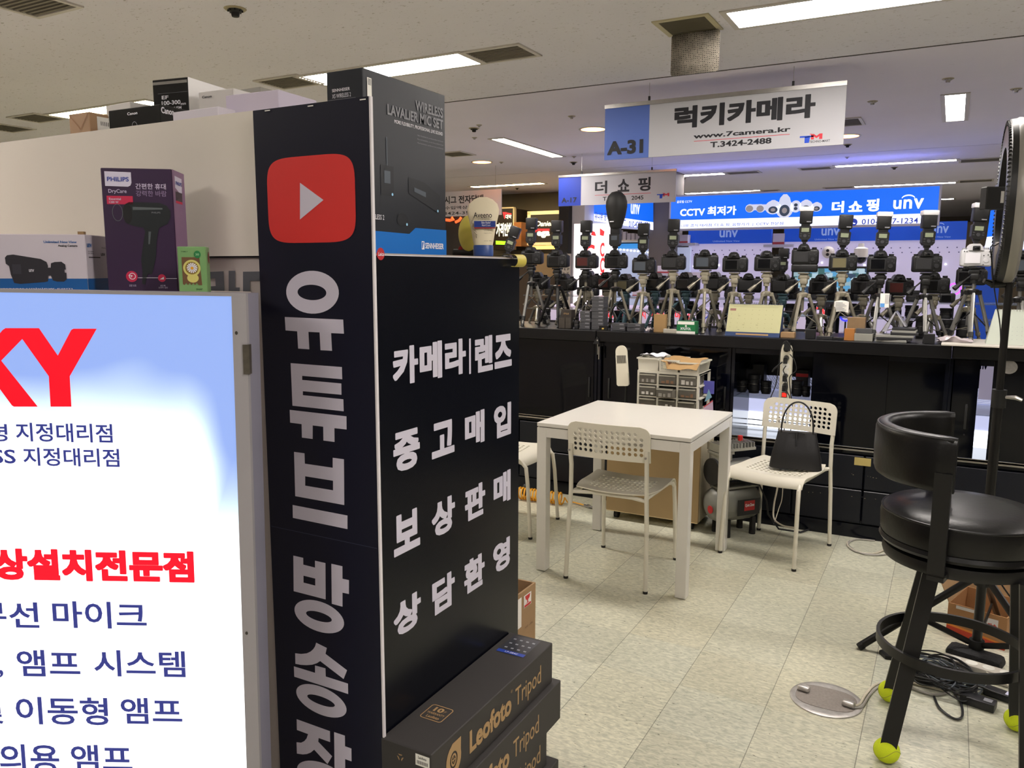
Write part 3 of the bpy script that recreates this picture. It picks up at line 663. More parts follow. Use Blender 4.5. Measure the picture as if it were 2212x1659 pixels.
# yellow paddle held by red brackets behind the tube
t = thing('clamp_paddle', 'round yellow paddle in red brackets on a black bar behind the cream tube', 'clamp', (-1.12, 1.86, 1.4975))
a = PY(1004, 545, 1.84); yc = 1.84; xc = a.x; M = Matrix.Translation((xc+.0, yc, 1.4975))
MB(M).ball((.012, 0, .062), .032, .006, .047, 24, 16).build('paddle', mk('paddle_yellow', (208, 196, 92), .4), t)
RD = mk('bracket_red', (148, 28, 36), .4)
m = MB(M); m.prism([(.028, 0), (.062, 0), (.062, .045), (.052, .058), (.036, .04)], -.012, -.004, M=Matrix.Rotation(math.pi/2, 4, 'X')); m.prism([(-.035, 0), (-.014, 0), (-.01, .03), (-.02, .028)], -.012, -.004, M=Matrix.Rotation(math.pi/2, 4, 'X')); m.build('bracket', RD, t)
m = MB(M); m.cyl((-.04, .01, .012), (.07, .01, .012), .0095); m.build('bar', BLK, t)
# ------------------------------------------------------------------ boxes on top of the white cabinet
def topbox(label, pxr, pytop, Y, w_, d_, rz, mat, pyleft=None, base=None):
    Y = Y+.025
    p = PY(pxr, pytop, Y); base = zt+.0005 if base is None else base
    return carton('product_box', label, 'box', (p.x, Y, base), w_, d_, max(.02, p.z-base), rz, mat, 'boxes piled on the white cabinet') + (max(.02, p.z-base),)
LWH = mk('box_white', (214, 208, 218), .55, var=.01); LWG = mk('box_white_gloss', (216, 212, 208), .25); CKB = mk('box_black_print', (24, 24, 24), .22, var=.1, vs=6)
PAR = mk('parcel_brown', (166, 134, 104), .8, var=.05, vs=20)
def wpx(x0, x1, y, Y): return PY(x1, y, Y+.025).x-PY(x0, y, Y+.025).x
Yb = 1.285
t, F, G_, Tp, h = topbox('small brown paper parcel with folded end, leftmost of the boxes on the cabinet', 192, 241, Yb, wpx(148, 192, 250, Yb), .12, 0, PAR)
m = MB(); w_ = wpx(148, 192, 250, Yb)
m.flat(F, [(-w_, h-.002), (-w_+.002, h), (-w_*.45, h*.28), (-.002, h), (0, h-.002), (-w_*.45, h*.2)], .0008); m.build('fold', mk('parcel_fold', (150, 112, 80), .8), t)
m = MB(); m.frect(G_, .02, .01, .10, .045, .0008); m.build('barcode_label', PAPER, t); m = MB()
for i in range(9): m.frect(G_, .03+.005*i, .024, .0315+.005*i, .034, .0012)
m.build('barcode', INK, t)
Yb = 1.33
t, F, G_, Tp, h = topbox('narrow white lens box between the brown parcel and the long black box', 281, 219, Yb, wpx(222, 281, 240, Yb), .1, R(-4), LWG)
p = Print(t, INK); p.px('Canon', F, 224.5, 256.5, 240, 250.5, .02)
Yb = 1.275; w_ = wpx(238, 345, 240, Yb)
t, F, G_, Tp, h = topbox('long low black printer box with ring mark, in front of the lens boxes', 345, 225, Yb, w_, .13, R(2), CKB)
p = Print(t, WINK); p.px('Canon', F, 275.5, 249.5, 297, 240.5, .03); p.px('Canon', G_, 348, 244, 375, 236, .03)
m = MB(); q_ = F.px(291.5, 271); m.fring(F, q_[0], q_[1], .0075, .009, .001); m.build('ring_mark', GINK, t)
Yb = 1.40; w_ = wpx(340, 405, 180, Yb)
t, F, G_, Tp, h = topbox('tall black telephoto lens box with white side, highest of the boxes', 405, 166, Yb, w_, .22, R(9), CKB)
MB().frect(G_, 0.0, 0, .22, h, .0006).build('white_side', LWG, t)
m = MB(); m.frect(F, -w_+.002, h-.013, -.002, h-.006, .0006); m.build('foil_stripe', METAL, t)
m = MB(); q_ = F.px(370, 201)[1]; m.frect(F, -w_*.85, q_, -.002, q_+.0006, .001); m.build('rule', GINK, t)
p = Print(t, WINK); p.px('EF', F, 350, 215, 364, 206, .02); p.px('100-300', F, 350, 228, 390, 215.5, .025); p.px('mm', F, 391, 227, 402, 222, .01); p.px('USM', F, 377, 236, 392, 229, .01)
p = Print(t, GINK); p.px('ULTRASONIC', F, 350, 201, 372, 199, 0)
m = MB()
for j in range(3):
    for i in range(8): m.frect(G_, .05+.005*i, .03+j*.03, .0525+.005*i, .045+j*.03, .001)
m.build('barcode', INK, t)
Yb = 1.36; w_ = wpx(432, 505, 200, Yb)
t, F, G_, Tp, h = topbox('white camera box with small black wordmark, left of the lilac box', 505, 190, Yb, w_, .12, R(3), LWG)
p = Print(t, INK); p.px('Canon', F, 437, 213, 457.5, 205, .02)
Yb = 1.50; w_ = wpx(500, 562, 190, Yb)
topbox('grey box lying behind the lilac box on the cabinet', 562, 187, Yb, w_, .1, 0, mk('box_grey', (150, 146, 138), .6))
Yb = 1.335; w_ = wpx(492, 601, 200, Yb)
topbox('wide lilac white box, rightmost on the cabinet beside the black banner', 601, 193, Yb, w_, .13, R(3), mk('box_lilac', (206, 196, 214), .55))
Yb = 1.27; w_ = wpx(372, 471, 235, Yb)
topbox('low flat white box at the front edge below the white camera box', 471, 231, Yb, w_, .05, 0, LWH)

# ------------------------------------------------------------------ light box
DL = 1.50
O = PD(501, 640, DL); B_ = PD(534, 1659, DL); vv = (O-B_).normalized(); uu = Vector((_rt.x, _rt.y, 0)); uu = (uu-vv*uu.dot(vv)).normalized()
fl_ = Frame(O, uu, vv); zb_ = -O.z/vv.z   # panel runs down to the floor
t = thing('light_box_sign', 'tall glowing white light box sign with red and navy lettering in a white metal frame', 'light box', (O.x-.4, O.y-.2, 0))
def lb_mat():
    m, nt, b = node_mat('backlit_panel'); N = nt.nodes.new; L = nt.links.new
    tc = N('ShaderNodeNewGeometry'); d1 = N('ShaderNodeVectorMath'); d1.operation = 'DOT_PRODUCT'; d1.inputs[1].default_value = uu; L(tc.outputs['Position'], d1.inputs[0])
    d2 = N('ShaderNodeVectorMath'); d2.operation = 'DOT_PRODUCT'; d2.inputs[1].default_value = vv; L(tc.outputs['Position'], d2.inputs[0])
    n = N('ShaderNodeTexNoise'); n.inputs['Scale'].default_value = 2.6; n.inputs['Detail'].default_value = 2; L(tc.outputs['Position'], n.inputs['Vector'])
    # distance inside the box from the tubes: bright core, dim rim at the top and right
    def mr(o, a, b_, c, d):
        x = N('ShaderNodeMapRange'); x.interpolation_type = 'SMOOTHSTEP'; x.inputs[1].default_value = a; x.inputs[2].default_value = b_; x.inputs[3].default_value = c; x.inputs[4].default_value = d; L(o, x.inputs[0]); return x
    ou, ov = O.dot(uu), O.dot(vv)
    top = mr(d2.outputs['Value'], ov-.36, ov-.07, 1, 0); 
    rt = mr(d1.outputs['Value'], ou-.10, ou-.005, 1, 0)
    rv = mr(d2.outputs['Value'], ov-.62, ov-.30, 1, 0)
    mx = N('ShaderNodeMath'); mx.operation = 'MAXIMUM'; L(rt.outputs[0], mx.inputs[0]); L(rv.outputs[0], mx.inputs[1])
    mu = N('ShaderNodeMath'); mu.operation = 'MULTIPLY'; L(top.outputs[0], mu.inputs[0]); L(mx.outputs[0], mu.inputs[1])
    nn = mr(n.outputs['Fac'], .3, .7, -.16, .16); ad = N('ShaderNodeMath'); ad.operation = 'ADD'; ad.use_clamp = True; L(mu.outputs[0], ad.inputs[0]); L(nn.outputs[0], ad.inputs[1])
    cr = N('ShaderNodeValToRGB'); cr.color_ramp.elements[0].position = .05; cr.color_ramp.elements[1].position = .75
    cr.color_ramp.elements[0].color = (*lin((140, 172, 242)), 1); cr.color_ramp.elements[1].color = (1.0, 1.0, 1.0, 1); e = cr.color_ramp.elements.new(.42); e.color = (*lin((222, 244, 255)), 1); L(ad.outputs[0], cr.inputs[0])
    L(cr.outputs[0], b.inputs['Emission Color']); b.inputs['Emission Strength'].default_value = 1.0
    st = mr(ad.outputs[0], 0, 1, 1.0, 1.5); L(st.outputs[0], b.inputs['Emission Strength'])
    b.inputs['Base Color'].default_value = (.1, .1, .1, 1); b.inputs['Roughness'].default_value = .3
    return m
Wd = 1.25; FR = mk('painted_metal_frame', (150, 146, 150), .5, var=.03, vs=3)
def fbox(mb, fr, a0, b0, a1, b1, h0, h1):
    P = [fr.at(a, b, h) for h in (h0, h1) for a, b in ((a0, b0), (a1, b0), (a1, b1), (a0, b1))]
    return mb.add(P, [(0,3,2,1),(4,5,6,7),(0,1,5,4),(1,2,6,5),(2,3,7,6),(3,0,4,7)])
m = MB(); fbox(m, fl_, -Wd, zb_+.03, 0, 0, -.004, 0); m.build('glowing_panel', lb_mat(), t)
fw = fl_.px(532, 640)[0]; ft_ = .006
m = MB(); fbox(m, fl_, 0, zb_, fw, ft_, -.010, .003); fbox(m, fl_, -Wd-.03, zb_, -Wd, ft_, -.010, .003); fbox(m, fl_, -Wd, zb_, 0, zb_+.03, -.010, .003); fbox(m, fl_, -Wd-.0, .0, 0, ft_, -.010, .003)
m.build('frame', FR, t)
m = MB(); fbox(m, fl_, -Wd-.03, zb_, fw-.001, ft_-.001, -.075, -.010); m.build('housing', mk('painted_metal_side', (128, 126, 142), .5), t)
m = MB(); ha, hb = fl_.px(533, 776)
fbox(m, fl_, fw-.008, hb-.028, fw+.004, hb+.028, -.008, .005); m.build('hinge', mk('worn_hinge', (92, 86, 78), .5, .6, var=.4, vs=80), t)
m = MB()
for x_, y_ in ((512, 719), (534, 1366)): a, b_ = fl_.px(x_, y_); m.fdisc(fl_, a, b_, .0028, .0036, .0036, 12)
m.build('screw', mk('dark_screw', (70, 66, 62), .5, .5), t)
# printing: red word mark, red and navy lines
k = 3.19; m = MB()
m.fpx(fl_, [(x_/k, 620+y_/k) for x_, y_ in ((40,283),(270,283),(400,472),(492,296),(508,287),(668,287),(482,615),(494,824),(350,824),(338,615),(155,358),(10,507),(262,824),(98,824),(84,816),(-60,620),(-60,824),(-200,824),(-200,283),(-60,283),(-60,390),(20,296))], .0008)
m.build('word_mark', mk('backlit_red', (190, 0, 24), .5, emit=(226, 0, 30), es=.85), t)
p = Print(t, mk('backlit_red_text', (190, 0, 24), .5, emit=(228, 6, 40), es=.85)); p.px('상설치전문점', fl_, -12, 1252, 418, 1191, .05)
p = Print(t, mk('backlit_navy', (40, 46, 120), .5, emit=(52, 60, 140), es=.55))
for s_, a, b_, c, d in (('명', -20, 953, 15, 916), ('지정대리점', 36, 953, 242, 916), ('SS', -16, 1000.5, 33, 971), ('지정대리점', 52, 1005.5, 257, 969.5), ('무', -48, 1355, 12, 1302), ('선', 22, 1355, 82, 1301), ('마이크', 116, 1355.5, 315, 1301),
    (',', -1, 1463, 7, 1447), ('앰프', 39, 1460, 171, 1405), ('시스템', 205, 1460, 399, 1406.5), ('및', -52, 1562, 4, 1510), ('이동형', 37, 1563.5, 232, 1507), ('앰프', 263, 1562.5, 392, 1508.5), ('의용', 2, 1668, 126, 1608.5), ('앰프', 156, 1667, 284, 1610)):
    p.px(s_, fl_, a, b_, c, d, .016)
# shelf behind the light box carrying the product boxes
ta = thing('shelf_counter', 'pale narrow counter top behind the glowing light box, under the product boxes', 'counter', (-1.8, 1.1, 0))
TZ = O.z+.001; rb = fl_.at(fw-.012, 0, -.076); lb_ = fl_.at(-Wd-.4, 0, -.076)
poly = [(rb.x, rb.y), (-1.362, BYF-.006), (-3.2, BYF-.006), (lb_.x-.5, lb_.y-.27), (lb_.x, lb_.y)]
if poly[0][1] > BYF-.01: poly[0] = (rb.x, BYF-.01)
SHM = mk('shelf_top_cream', (178, 168, 160), .45)
MB().prism(poly, TZ-.03, TZ).build('counter_top', SHM, ta)
MB().prism([(x_-.02, y_-.004) if i else (x_-.02, y_) for i, (x_, y_) in enumerate(poly)], 0, TZ-.03).build('body', WP2, ta)
print('SHELF', poly, TZ, 'fw', fw)
# product boxes on it
def onshelf(name, label, cat, pxr, pyb, D_, w_, d_, h_, rz, mat, **kw):
    p_ = PD(pxr, pyb, D_); return carton(name, label, cat, (p_.x, p_.y, TZ+.0005), w_, d_, h_, rz, mat, None, **kw)
CY = YAW*-1
rzc = math.atan2(_rt.y, _rt.x)          # parallel to the picture plane
DB = 1.70
def wD(x0, x1, D_): return (x1-x0)/FPX*D_*1.0
# security camera box
wc = wD(-240, 189, 1.68); hc_ = wD(504, 626, 1.68)
SWB = mk('camera_box_white', (206, 198, 208), .5)
t, F, G_, Tp = onshelf('security_camera_box', 'white box picturing a black bullet camera over a blue band, left of the purple box', 'box', 191, 626, 1.68, wc, .16, hc_, rzc+R(4), SWB)
BB = mk('box_band_blue', (6, 88, 158), .45); kf = 3.95/FPX*1.0
def fx(x_): return (x_/3.95-189)/FPX*1.68
def fy(y_): return hc_-((y_/3.95+480)-504)/FPX*1.68
m = MB(); m.frect(F, -wc, 0, 0, fy(463), .0008); m.frect(G_, 0, 0, .16, fy(463), .0008); m.build('blue_band', BB, t)
m = MB(); m.flat(F, [(fx(a), fy(b_)) for a, b_ in ((92,290),(110,270),(160,264),(380,300),(425,325),(435,360),(432,372),(455,372),(460,335),(490,325),(545,322),(575,345),(577,388),(566,388),(566,412),(580,415),(578,470),(555,488),(500,488),(465,478),(452,438),(430,440),(425,485),(400,492),(200,508),(150,500),(128,430),(120,360),(95,340))], .0014); m.build('camera_picture', mk('pictured_camera', (38, 36, 44), .45), t)
m = MB(); m.frect(F, fx(145), fy(425), fx(215), fy(345), .0017); m.build('camera_picture_lens', mk('pictured_lens', (52, 50, 60), .4), t)
p = Print(t, mk('box_blue_text', (52, 104, 168), .5)); p.add('Unlimited New View', F, (fx(412), fy(168), fx(680), fy(148)), .02); p.add('unv', G_, (.006, hc_*.78, .028, hc_*.85), .03)
p = Print(t, INK); p.add('Analog Camera', F, (fx(526), fy(202), fx(684), fy(180)), .02)
p.add('Analog Camera', G_, (.075, hc_*.77, .12, hc_*.80), 0); p.add('unv', G_, (.07, hc_*.64, .09, hc_*.69), .02)
for i in range(2): p.add('unv camera', G_, (.01, hc_*(.70-.035*i), .036, hc_*(.72-.035*i)), .0)
m = MB(); m.frect(G_, .01, hc_*.6, .065, hc_*.617, .001); m.build('barcode', INK, t)
p = Print(t, WINK); p.add('unv', F, (fx(278), fy(408), fx(320), fy(385)), .01, .002); p.add('www.uniview.com', F, (fx(60), fy(552), fx(620), fy(540)), 0, .0016)
m = MB(); m.box(fx(688), .002, hc_, fx(737), .012, hc_+.006, M=WM[t.name]); m.build('flap', BROWN, t)
# hair dryer box
def dfx(x_): return (x_/3.073-376)/FPX*DB
wd_ = wD(240, 381, DB); hd = wD(374, 631, DB)
def dfy(y_): return hd-((y_/3.073+100)-374)/FPX*DB
PUR = mk('purple_box_dark', (52, 32, 64), .4, var=.25, vs=5)
t, F, G_, Tp = onshelf('hair_dryer_box', 'tall dark purple hair dryer box with pink side, standing between the white and green boxes', 'box', 385, 631, DB, wd_, .095, hd, rzc+R(8), PUR)
MB().frect(G_, 0.001, 0, .095, hd, .0007).build('pink_side', mk('purple_box_side', (138, 104, 142), .45), t)
X = lambda x_: -wd_+(x_-745)/(1160-745)*wd_     # crop units to box units
Y_ = lambda y_: hd*(1-(y_-845)/(1628-845))
m = MB(); m.flat(F, [(X(768), Y_(866)), (X(768), Y_(957)), (X(900), Y_(960)), (X(915), Y_(952)), (X(922), Y_(935)), (X(922), Y_(870))], .0009); m.flat(G_, [(.018, hd*.86), (.056, hd*.82), (.070, hd*.83), (.073, hd*.95), (.018, hd*.955)], .0009); m.build('white_badge', mk('badge_white', (212, 206, 228), .5), t)
p = Print(t, mk('badge_blue', (48, 70, 160), .5)); p.add('PHILIPS', F, (X(782), Y_(928), X(908), Y_(900)), .018, .0016); p.add('PHILIPS', G_, (.022, hd*.885, .068, hd*.915), .015, .0016)
p = Print(t, mk('lilac_text', (206, 196, 222), .5)); p.add('DryCare', F, (X(784), Y_(1006), X(890), Y_(976)), .008); p.add('간편한 휴대', F, (X(944), Y_(974), X(1122), Y_(938)), .012); p.add('Essential', F, (X(786), Y_(1044), X(855), Y_(1030)), .01, .0018); p.add('1200 W', F, (X(786), Y_(1064), X(840), Y_(1050)), .01, .0018)
p.add('모발 보호', F, (X(870), Y_(1592), X(912), Y_(1578)), 0); p.add('3단계', F, (X(1055), Y_(1592), X(1085), Y_(1580)), 0); p.add('드라이 설정', F, (X(1044), Y_(1604), X(1098), Y_(1594)), 0)
p = Print(t, mk('dim_lilac_text', (150, 130, 168), .5)); p.add('강력한 바람', F, (X(944), Y_(1018), X(1124), Y_(982)), .002)
m = MB(); m.frect(F, X(772), Y_(1070), X(924), Y_(1018), .001); m.fdisc(F, X(889), Y_(1527), .0115, .0115, .001); m.fdisc(F, X(1068), Y_(1537), .008, .008, .001); m.frect(G_, .018, hd*.735, .07, hd*.755, .001); m.fdisc(G_, .02, hd*.18, .006, .008, .001); m.fdisc(G_, .02, hd*.11, .006, .008, .001); m.build('red_badge', mk('badge_red', (196, 38, 78), .5), t)
m = MB(); m.frect(G_, .018, hd*.755, .07, hd*.83, .001); m.build('dark_badge', mk('badge_dark', (62, 48, 62), .5), t)
m = MB(); m.frect(F, X(925), Y_(1537), X(1046), Y_(1534), .001); m.frect(F, X(1092), Y_(1541), X(1158), Y_(1538), .001); m.fring(F, X(893), Y_(1525), .0055, .0068, .0015); m.flat(F, [(X(1055), Y_(1545)), (X(1080), Y_(1545)), (X(1080), Y_(1528))], .0015); m.build('line_mark', WINK, t)
p = Print(t, WINK); p.add('TP', F, (X(870), Y_(1534), X(894), Y_(1518)), .02, .0016)
HD1 = mk('pictured_dryer', (36, 40, 44), .35); HD2 = mk('pictured_dryer_light', (92, 98, 102), .4)
m = MB(); m.flat(F, [(X(a), Y_(b_)) for a, b_ in ((870,1075),(900,1055),(1080,1058),(1120,1075),(1142,1110),(1140,1150),(1120,1190),(1070,1215),(1062,1240),(1050,1300),(1040,1400),(1020,1480),(1010,1512),(985,1510),(975,1540),(965,1580),(948,1572),(955,1500),(950,1420),(965,1340),(985,1240),(975,1215),(920,1205),(880,1188),(862,1150),(858,1110))], .001); m.build('dryer_picture', HD1, t)
m = MB(); m.flat(F, el(X(830), Y_(1122), .0105, .0175), .0014, [el(X(830), Y_(1122), .0093, .0162)]); m.flat(F, [(X(920), Y_(1085)), (X(1095), Y_(1090)), (X(1095), Y_(1100)), (X(920), Y_(1105))], .0014); m.flat(F, [(X(1005), Y_(1240)), (X(1020), Y_(1240)), (X(1008), Y_(1320)), (X(1000), Y_(1320))], .0014); m.build('dryer_picture_highlight', HD2, t)
m = MB(); m.flat(F, el(X(888), Y_(1128), .009, .0205), .0014); m.build('dryer_picture_nozzle', BLK, t)
p = Print(t, GINK); p.add('PHILIPS', F, (X(1030), Y_(1125), X(1082), Y_(1115)), .01, .0018)
# small green box
hg = wD(530, 629, 1.62); wg = wD(388, 446, 1.62); GRN = mk('green_box', (120, 162, 104), .4, var=.08, vs=30)
t, F, G_, Tp = onshelf('toy_box', 'small green box with a daisy toy behind its window, right of the purple box', 'box', 449, 630, 1.62, wg, .035, hg, rzc+R(10), GRN)
X = lambda x_: -wg+(x_-1527)/(1770-1527)*wg; Y_ = lambda y_: hg*(1-(y_-195)/(590-195))
m = MB(); m.flat(F, [(X(1562), Y_(284))]+[(X(1562+ (0)), Y_(510))]+[(X(1575+i*15), Y_(520 if i % 2 == 0 else 500)) for i in range(9)]+[(X(1725), Y_(520)), (X(1712), Y_(285))], .0006); m.build('window', mk('toy_window_brown', (112, 84, 60), .3), t)
m = MB(); m.fring(F, X(1645), Y_(376), .0125, .0165, .0012, 30, 1.0); m.fdisc(F, X(1650), Y_(460), .011, .009, .0010); m.build('toy', mk('toy_yellow', (212, 204, 116), .4), t)
m = MB(); m.fdisc(F, X(1645), Y_(376), .0126, .0126, .0012); m.build('toy_face', mk('toy_face_olive', (140, 116, 50), .4), t)
m = MB()
for i in range(14):
    a = 2*math.pi*i/14; c, s_ = math.cos(a), math.sin(a); q = [(X(1648)+c*r_-s_*o_, Y_(374)+s_*r_+c*o_) for r_, o_ in ((.0015, -.0004), (.0095, -.0014), (.0105, 0), (.0095, .0014), (.0015, .0004))]; m.flat(F, q, .0018)
m.build('daisy_petals', WINK, t); m = MB(); m.fdisc(F, X(1648), Y_(376), .003, .003, .0022); m.build('daisy_eye', mk('daisy_orange', (222, 160, 40), .5), t)
m = MB(); m.fdisc(F, X(1697), Y_(261), .0065, .0075, .001); m.build('badge', mk('badge_green', (34, 120, 66), .5), t); p = Print(t, mk('pale_green_text', (150, 200, 150), .5)); p.add('30', F, (X(1682), Y_(270), X(1712), Y_(252)), .02, .0016)
m = MB(); m.fdisc(G_, .02, hg*.77, .007, .012, .001); m.build('fruit_picture', mk('fruit_red', (120, 50, 44), .5), t)
p = Print(t, mk('dark_green_text', (30, 70, 40), .5)); p.add('FAMILY', F, (X(1562), Y_(242), X(1618), Y_(233)), .01); p.add('SNAP', F, (X(1672), Y_(562), X(1727), Y_(548)), .01)

# ------------------------------------------------------------------ tripod boxes stacked on the floor
TB = mk('tripod_box_grey', (50, 47, 46), .62, var=.05, vs=12); GOLD = mk('gold_print', (166, 134, 92), .5)
bz = .1145; x_r, y_n, y_f = PZ(1198, 1389, .458).x, PZ(926, 1629, .458).y, PZ(1198, 1389, .458).y
L_ = y_f-y_n; wb = x_r+1.0215-.0075
offs = ((.012, -.02, .03), (-.006, .0, -.03), (.010, .01, .012), (-.006, 0, 0))
labs = ('lowest black tripod box of the floor stack, only its far corner showing', 'third black tripod box down, with part of its lettering showing', 'second black tripod box from the top of the floor stack', 'topmost black tripod box with gold warranty badge and label')
for i in range(4):
    ox, oy, ln = offs[i]; z = i*bz
    t = thing('tripod_box', labs[i], 'box', (x_r+ox, y_n+oy, z), 0, 'tripod boxes stacked on the floor'); M = WM[t.name]; LL = L_+ln
    MB(M).rbox(-wb, 0, .0004, 0, LL, bz-.0004, .002, 1).build('carton', TB, t)
    T = M.to_3x3(); G_ = Frame(M @ Vector((0, 0, 0)), (0, 1, 0), (0, 0, 1)); F = Frame(M @ Vector((-wb, 0, 0)), (1, 0, 0), (0, 0, 1)); Tp = Frame(M @ Vector((0, 0, bz)), (0, 1, 0), (-1, 0, 0))
    p = Print(t, GOLD); q = L_
    if i == 3:
        ra = G_.rect(1014, 1632, 1103, 1500)
        p.add('Leofoto', G_, (G_.px(1014, 1600)[0], .030, G_.px(1104, 1570)[0], .086), .035); p.add('Tripod', G_, (G_.px(1113, 1500)[0], .018, G_.px(1168, 1480)[0], .082), .002)
        p.add('®', G_, (G_.px(1103, 1500)[0], .082, G_.px(1107, 1500)[0], .090), 0)
    else:
        p.add('Leofoto', G_, (G_.px(1014, 1600)[0]-oy, .030, G_.px(1104, 1570)[0]-oy, .086), .035); p.add('Tripod', G_, (G_.px(1113, 1500)[0]-oy, .018, G_.px(1168, 1480)[0]-oy, .082), .002)
    m = MB(); ca, cb = .085, .055; r_ = .038
    m.flat(G_, [(ca-.03, cb-.04), (ca+.005, cb-.04)]+[(ca+r_*math.cos(a)*.8, cb+r_*math.sin(a)) for a in (-1.2+i_*.3 for i_ in range(6))]+[(ca+.03, cb+.04), (ca-.005, cb+.04)]+[(ca+r_*math.cos(a)*.8, cb+r_*math.sin(a)) for a in (1.9+i_*.3 for i_ in range(6))], .0008, [el(ca, cb, .015, .02, 0, 20)])
    m.flat(G_, el(ca, cb, .011, .015, 0, 20), .0009, [el(ca, cb, .007, .010, 0, 20)]); m.frect(G_, ca-.0012, cb-.008, ca+.0012, cb+.008, .001).frect(G_, ca-.006, cb-.0015, ca+.006, cb+.0015, .001)
    m.build('logo', GOLD, t)
    if i == 3:
        m = MB(); a0, b0 = Tp.px(905, 1545); a1, b1 = Tp.px(980, 1545); Bd = [Tp.px(*q_) for q_ in ((907, 1549), (940, 1521), (979, 1533), (948, 1563))]
        ca_ = sum(v[0] for v in Bd)/4; cb_ = sum(v[1] for v in Bd)/4; s1 = .030
        def rr(sx, sy, r_, n=5): return [(ca_+cx_*(sx-r_)+r_*math.cos(a), cb_+cy_*(sy-r_)+r_*math.sin(a)) for cx_, cy_, a0_ in ((1, 1, 0), (-1, 1, math.pi/2), (-1, -1, math.pi), (1, -1, 1.5*math.pi)) for a in (a0_+j*math.pi/2/n for j in range(n+1))]
        m.flat(Tp, rr(s1, s1*.98, .008), .0006, [rr(s1-.0022, s1*.98-.0022, .006)]); m.build('warranty_badge', GOLD, t)
        Tq = Frame(M @ Vector((0, 0, bz)), (1, 0, 0), (0, 1, 0)); O2 = Tp.at(ca_, cb_) - M @ Vector((0, 0, bz)); ox_, oy_ = O2.x, O2.y
        p.add('10', Tq, (ox_-.015, oy_+.004, ox_+.010, oy_+.022), .04, .0008); p.add('yr', Tq, (ox_+.012, oy_+.006, ox_+.018, oy_+.016), 0, .0008); p.add('WARRANTY', Tq, (ox_-.023, oy_-.008, ox_+.023, oy_+.0), .01, .0008); p.add('Leofoto', Tq, (ox_-.016, oy_-.023, ox_+.018, oy_-.013), .02, .0008)
        m = MB(); m.frect(Tq, -.112, L_-.10, -.03, L_-.012, .0006); m.build('spec_label', mk('spec_label_dark', (40, 42, 50), .4), t)
        m = MB(); m.frect(Tq, -.112, L_-.115, -.03, L_-.10, .0007); m.build('spec_label_band', mk('label_blue', (30, 62, 160), .4), t)
        m = MB()
        for a in range(4):
            for b_ in range(3): m.frect(Tq, -.102+a*.019, L_-.088+b_*.026, -.094+a*.019, L_-.082+b_*.026, .0009)
        m.build('spec_icons', mk('icon_grey', (150, 152, 160), .5), t)
        p2 = Print(t, WINK); p2.add('LP-284C', Tq, (-.088, L_-.111, -.05, L_-.104), 0, .001)
        m = MB(); m.frect(F, wb-.040, bz-.034, wb-.004, bz-.008, .0006); m.build('barcode_label', PAPER, t); m = MB()
        for j in range(12): m.frect(F, wb-.036+j*.0024, bz-.030, wb-.0348+j*.0024, bz-.022, .001)
        m.build('barcode', INK, t); p3 = Print(t, INK); p3.add('Leofoto', F, (wb-.033, bz-.018, wb-.012, bz-.012), .02)
        m = MB()
        for j in range(3):
            a = j*2.094+1.57; m.flat(F, [(.052+.009*math.cos(a+d)+0, bz-.030+.009*math.sin(a+d)) for d in (-.7, .7)]+[(.052+.005*math.cos(a+d), bz-.030+.005*math.sin(a+d)) for d in (.6, -.6)], .0006)
        m.build('recycle_mark', GOLD, t)
# crease
# cardboard box behind the black panel
t = thing('cardboard_box', 'open brown cardboard box with red fragile sticker, beside the far edge of the black panel', 'box', (-1.2, 1.9, 0))
cx1 = -1.10; q_ = PX(1157, 1258, cx1); zt_ = q_.z; cw, cd = .30, q_.y-1.90; M = Matrix.Translation((cx1, 1.90, 0)); print('cardboard', q_)
m = MB(M); m.box(-cw, 0, 0, 0, .006, zt_).box(-cw, cd-.006, 0, 0, cd, zt_).box(-cw, .006, 0, -cw+.006, cd-.006, zt_).box(-.006, .006, 0, 0, cd-.006, zt_).box(-cw+.006, .006, .001, -.006, cd-.006, .005); m.build('carton', BROWN, t)
F = Frame(M @ Vector((0, 0, 0)), (0, 1, 0), (0, 0, 1)); sx0, sy0 = F.px(1131, 1315); sx1, sy1 = F.px(1147, 1276)
m = MB(); m.frect(F, sx0, sy0, sx1, sy1, .001); a0, b0 = F.px(1118, 1360); a1, b1 = F.px(1126, 1290); m.frect(F, a0, b0, a1, b1, .001); m.build('sticker', mk('sticker_cream', (226, 220, 214), .5), t)
w2 = sx1-sx0; h2 = sy1-sy0; m = MB(); m.flat(F, [(sx0+w2*u_, sy0+h2*v_) for u_, v_ in ((.15, .92), (.85, .92), (.75, .62), (.56, .52), (.56, .34), (.78, .28), (.22, .28), (.44, .34), (.44, .52), (.25, .62))], .0016); m.frect(F, sx0+w2*.06, sy0+h2*.04, sx1-w2*.06, sy0+h2*.22, .0016); m.build('fragile_mark', mk('fragile_red', (190, 40, 44), .5), t)
p = Print(t, mk('carton_print', (110, 80, 56), .7)); a0, b0 = F.px(1133, 1355); a1, b1 = F.px(1150, 1345); p.add('품명', F, (a0, b0, a1, b1), .0)
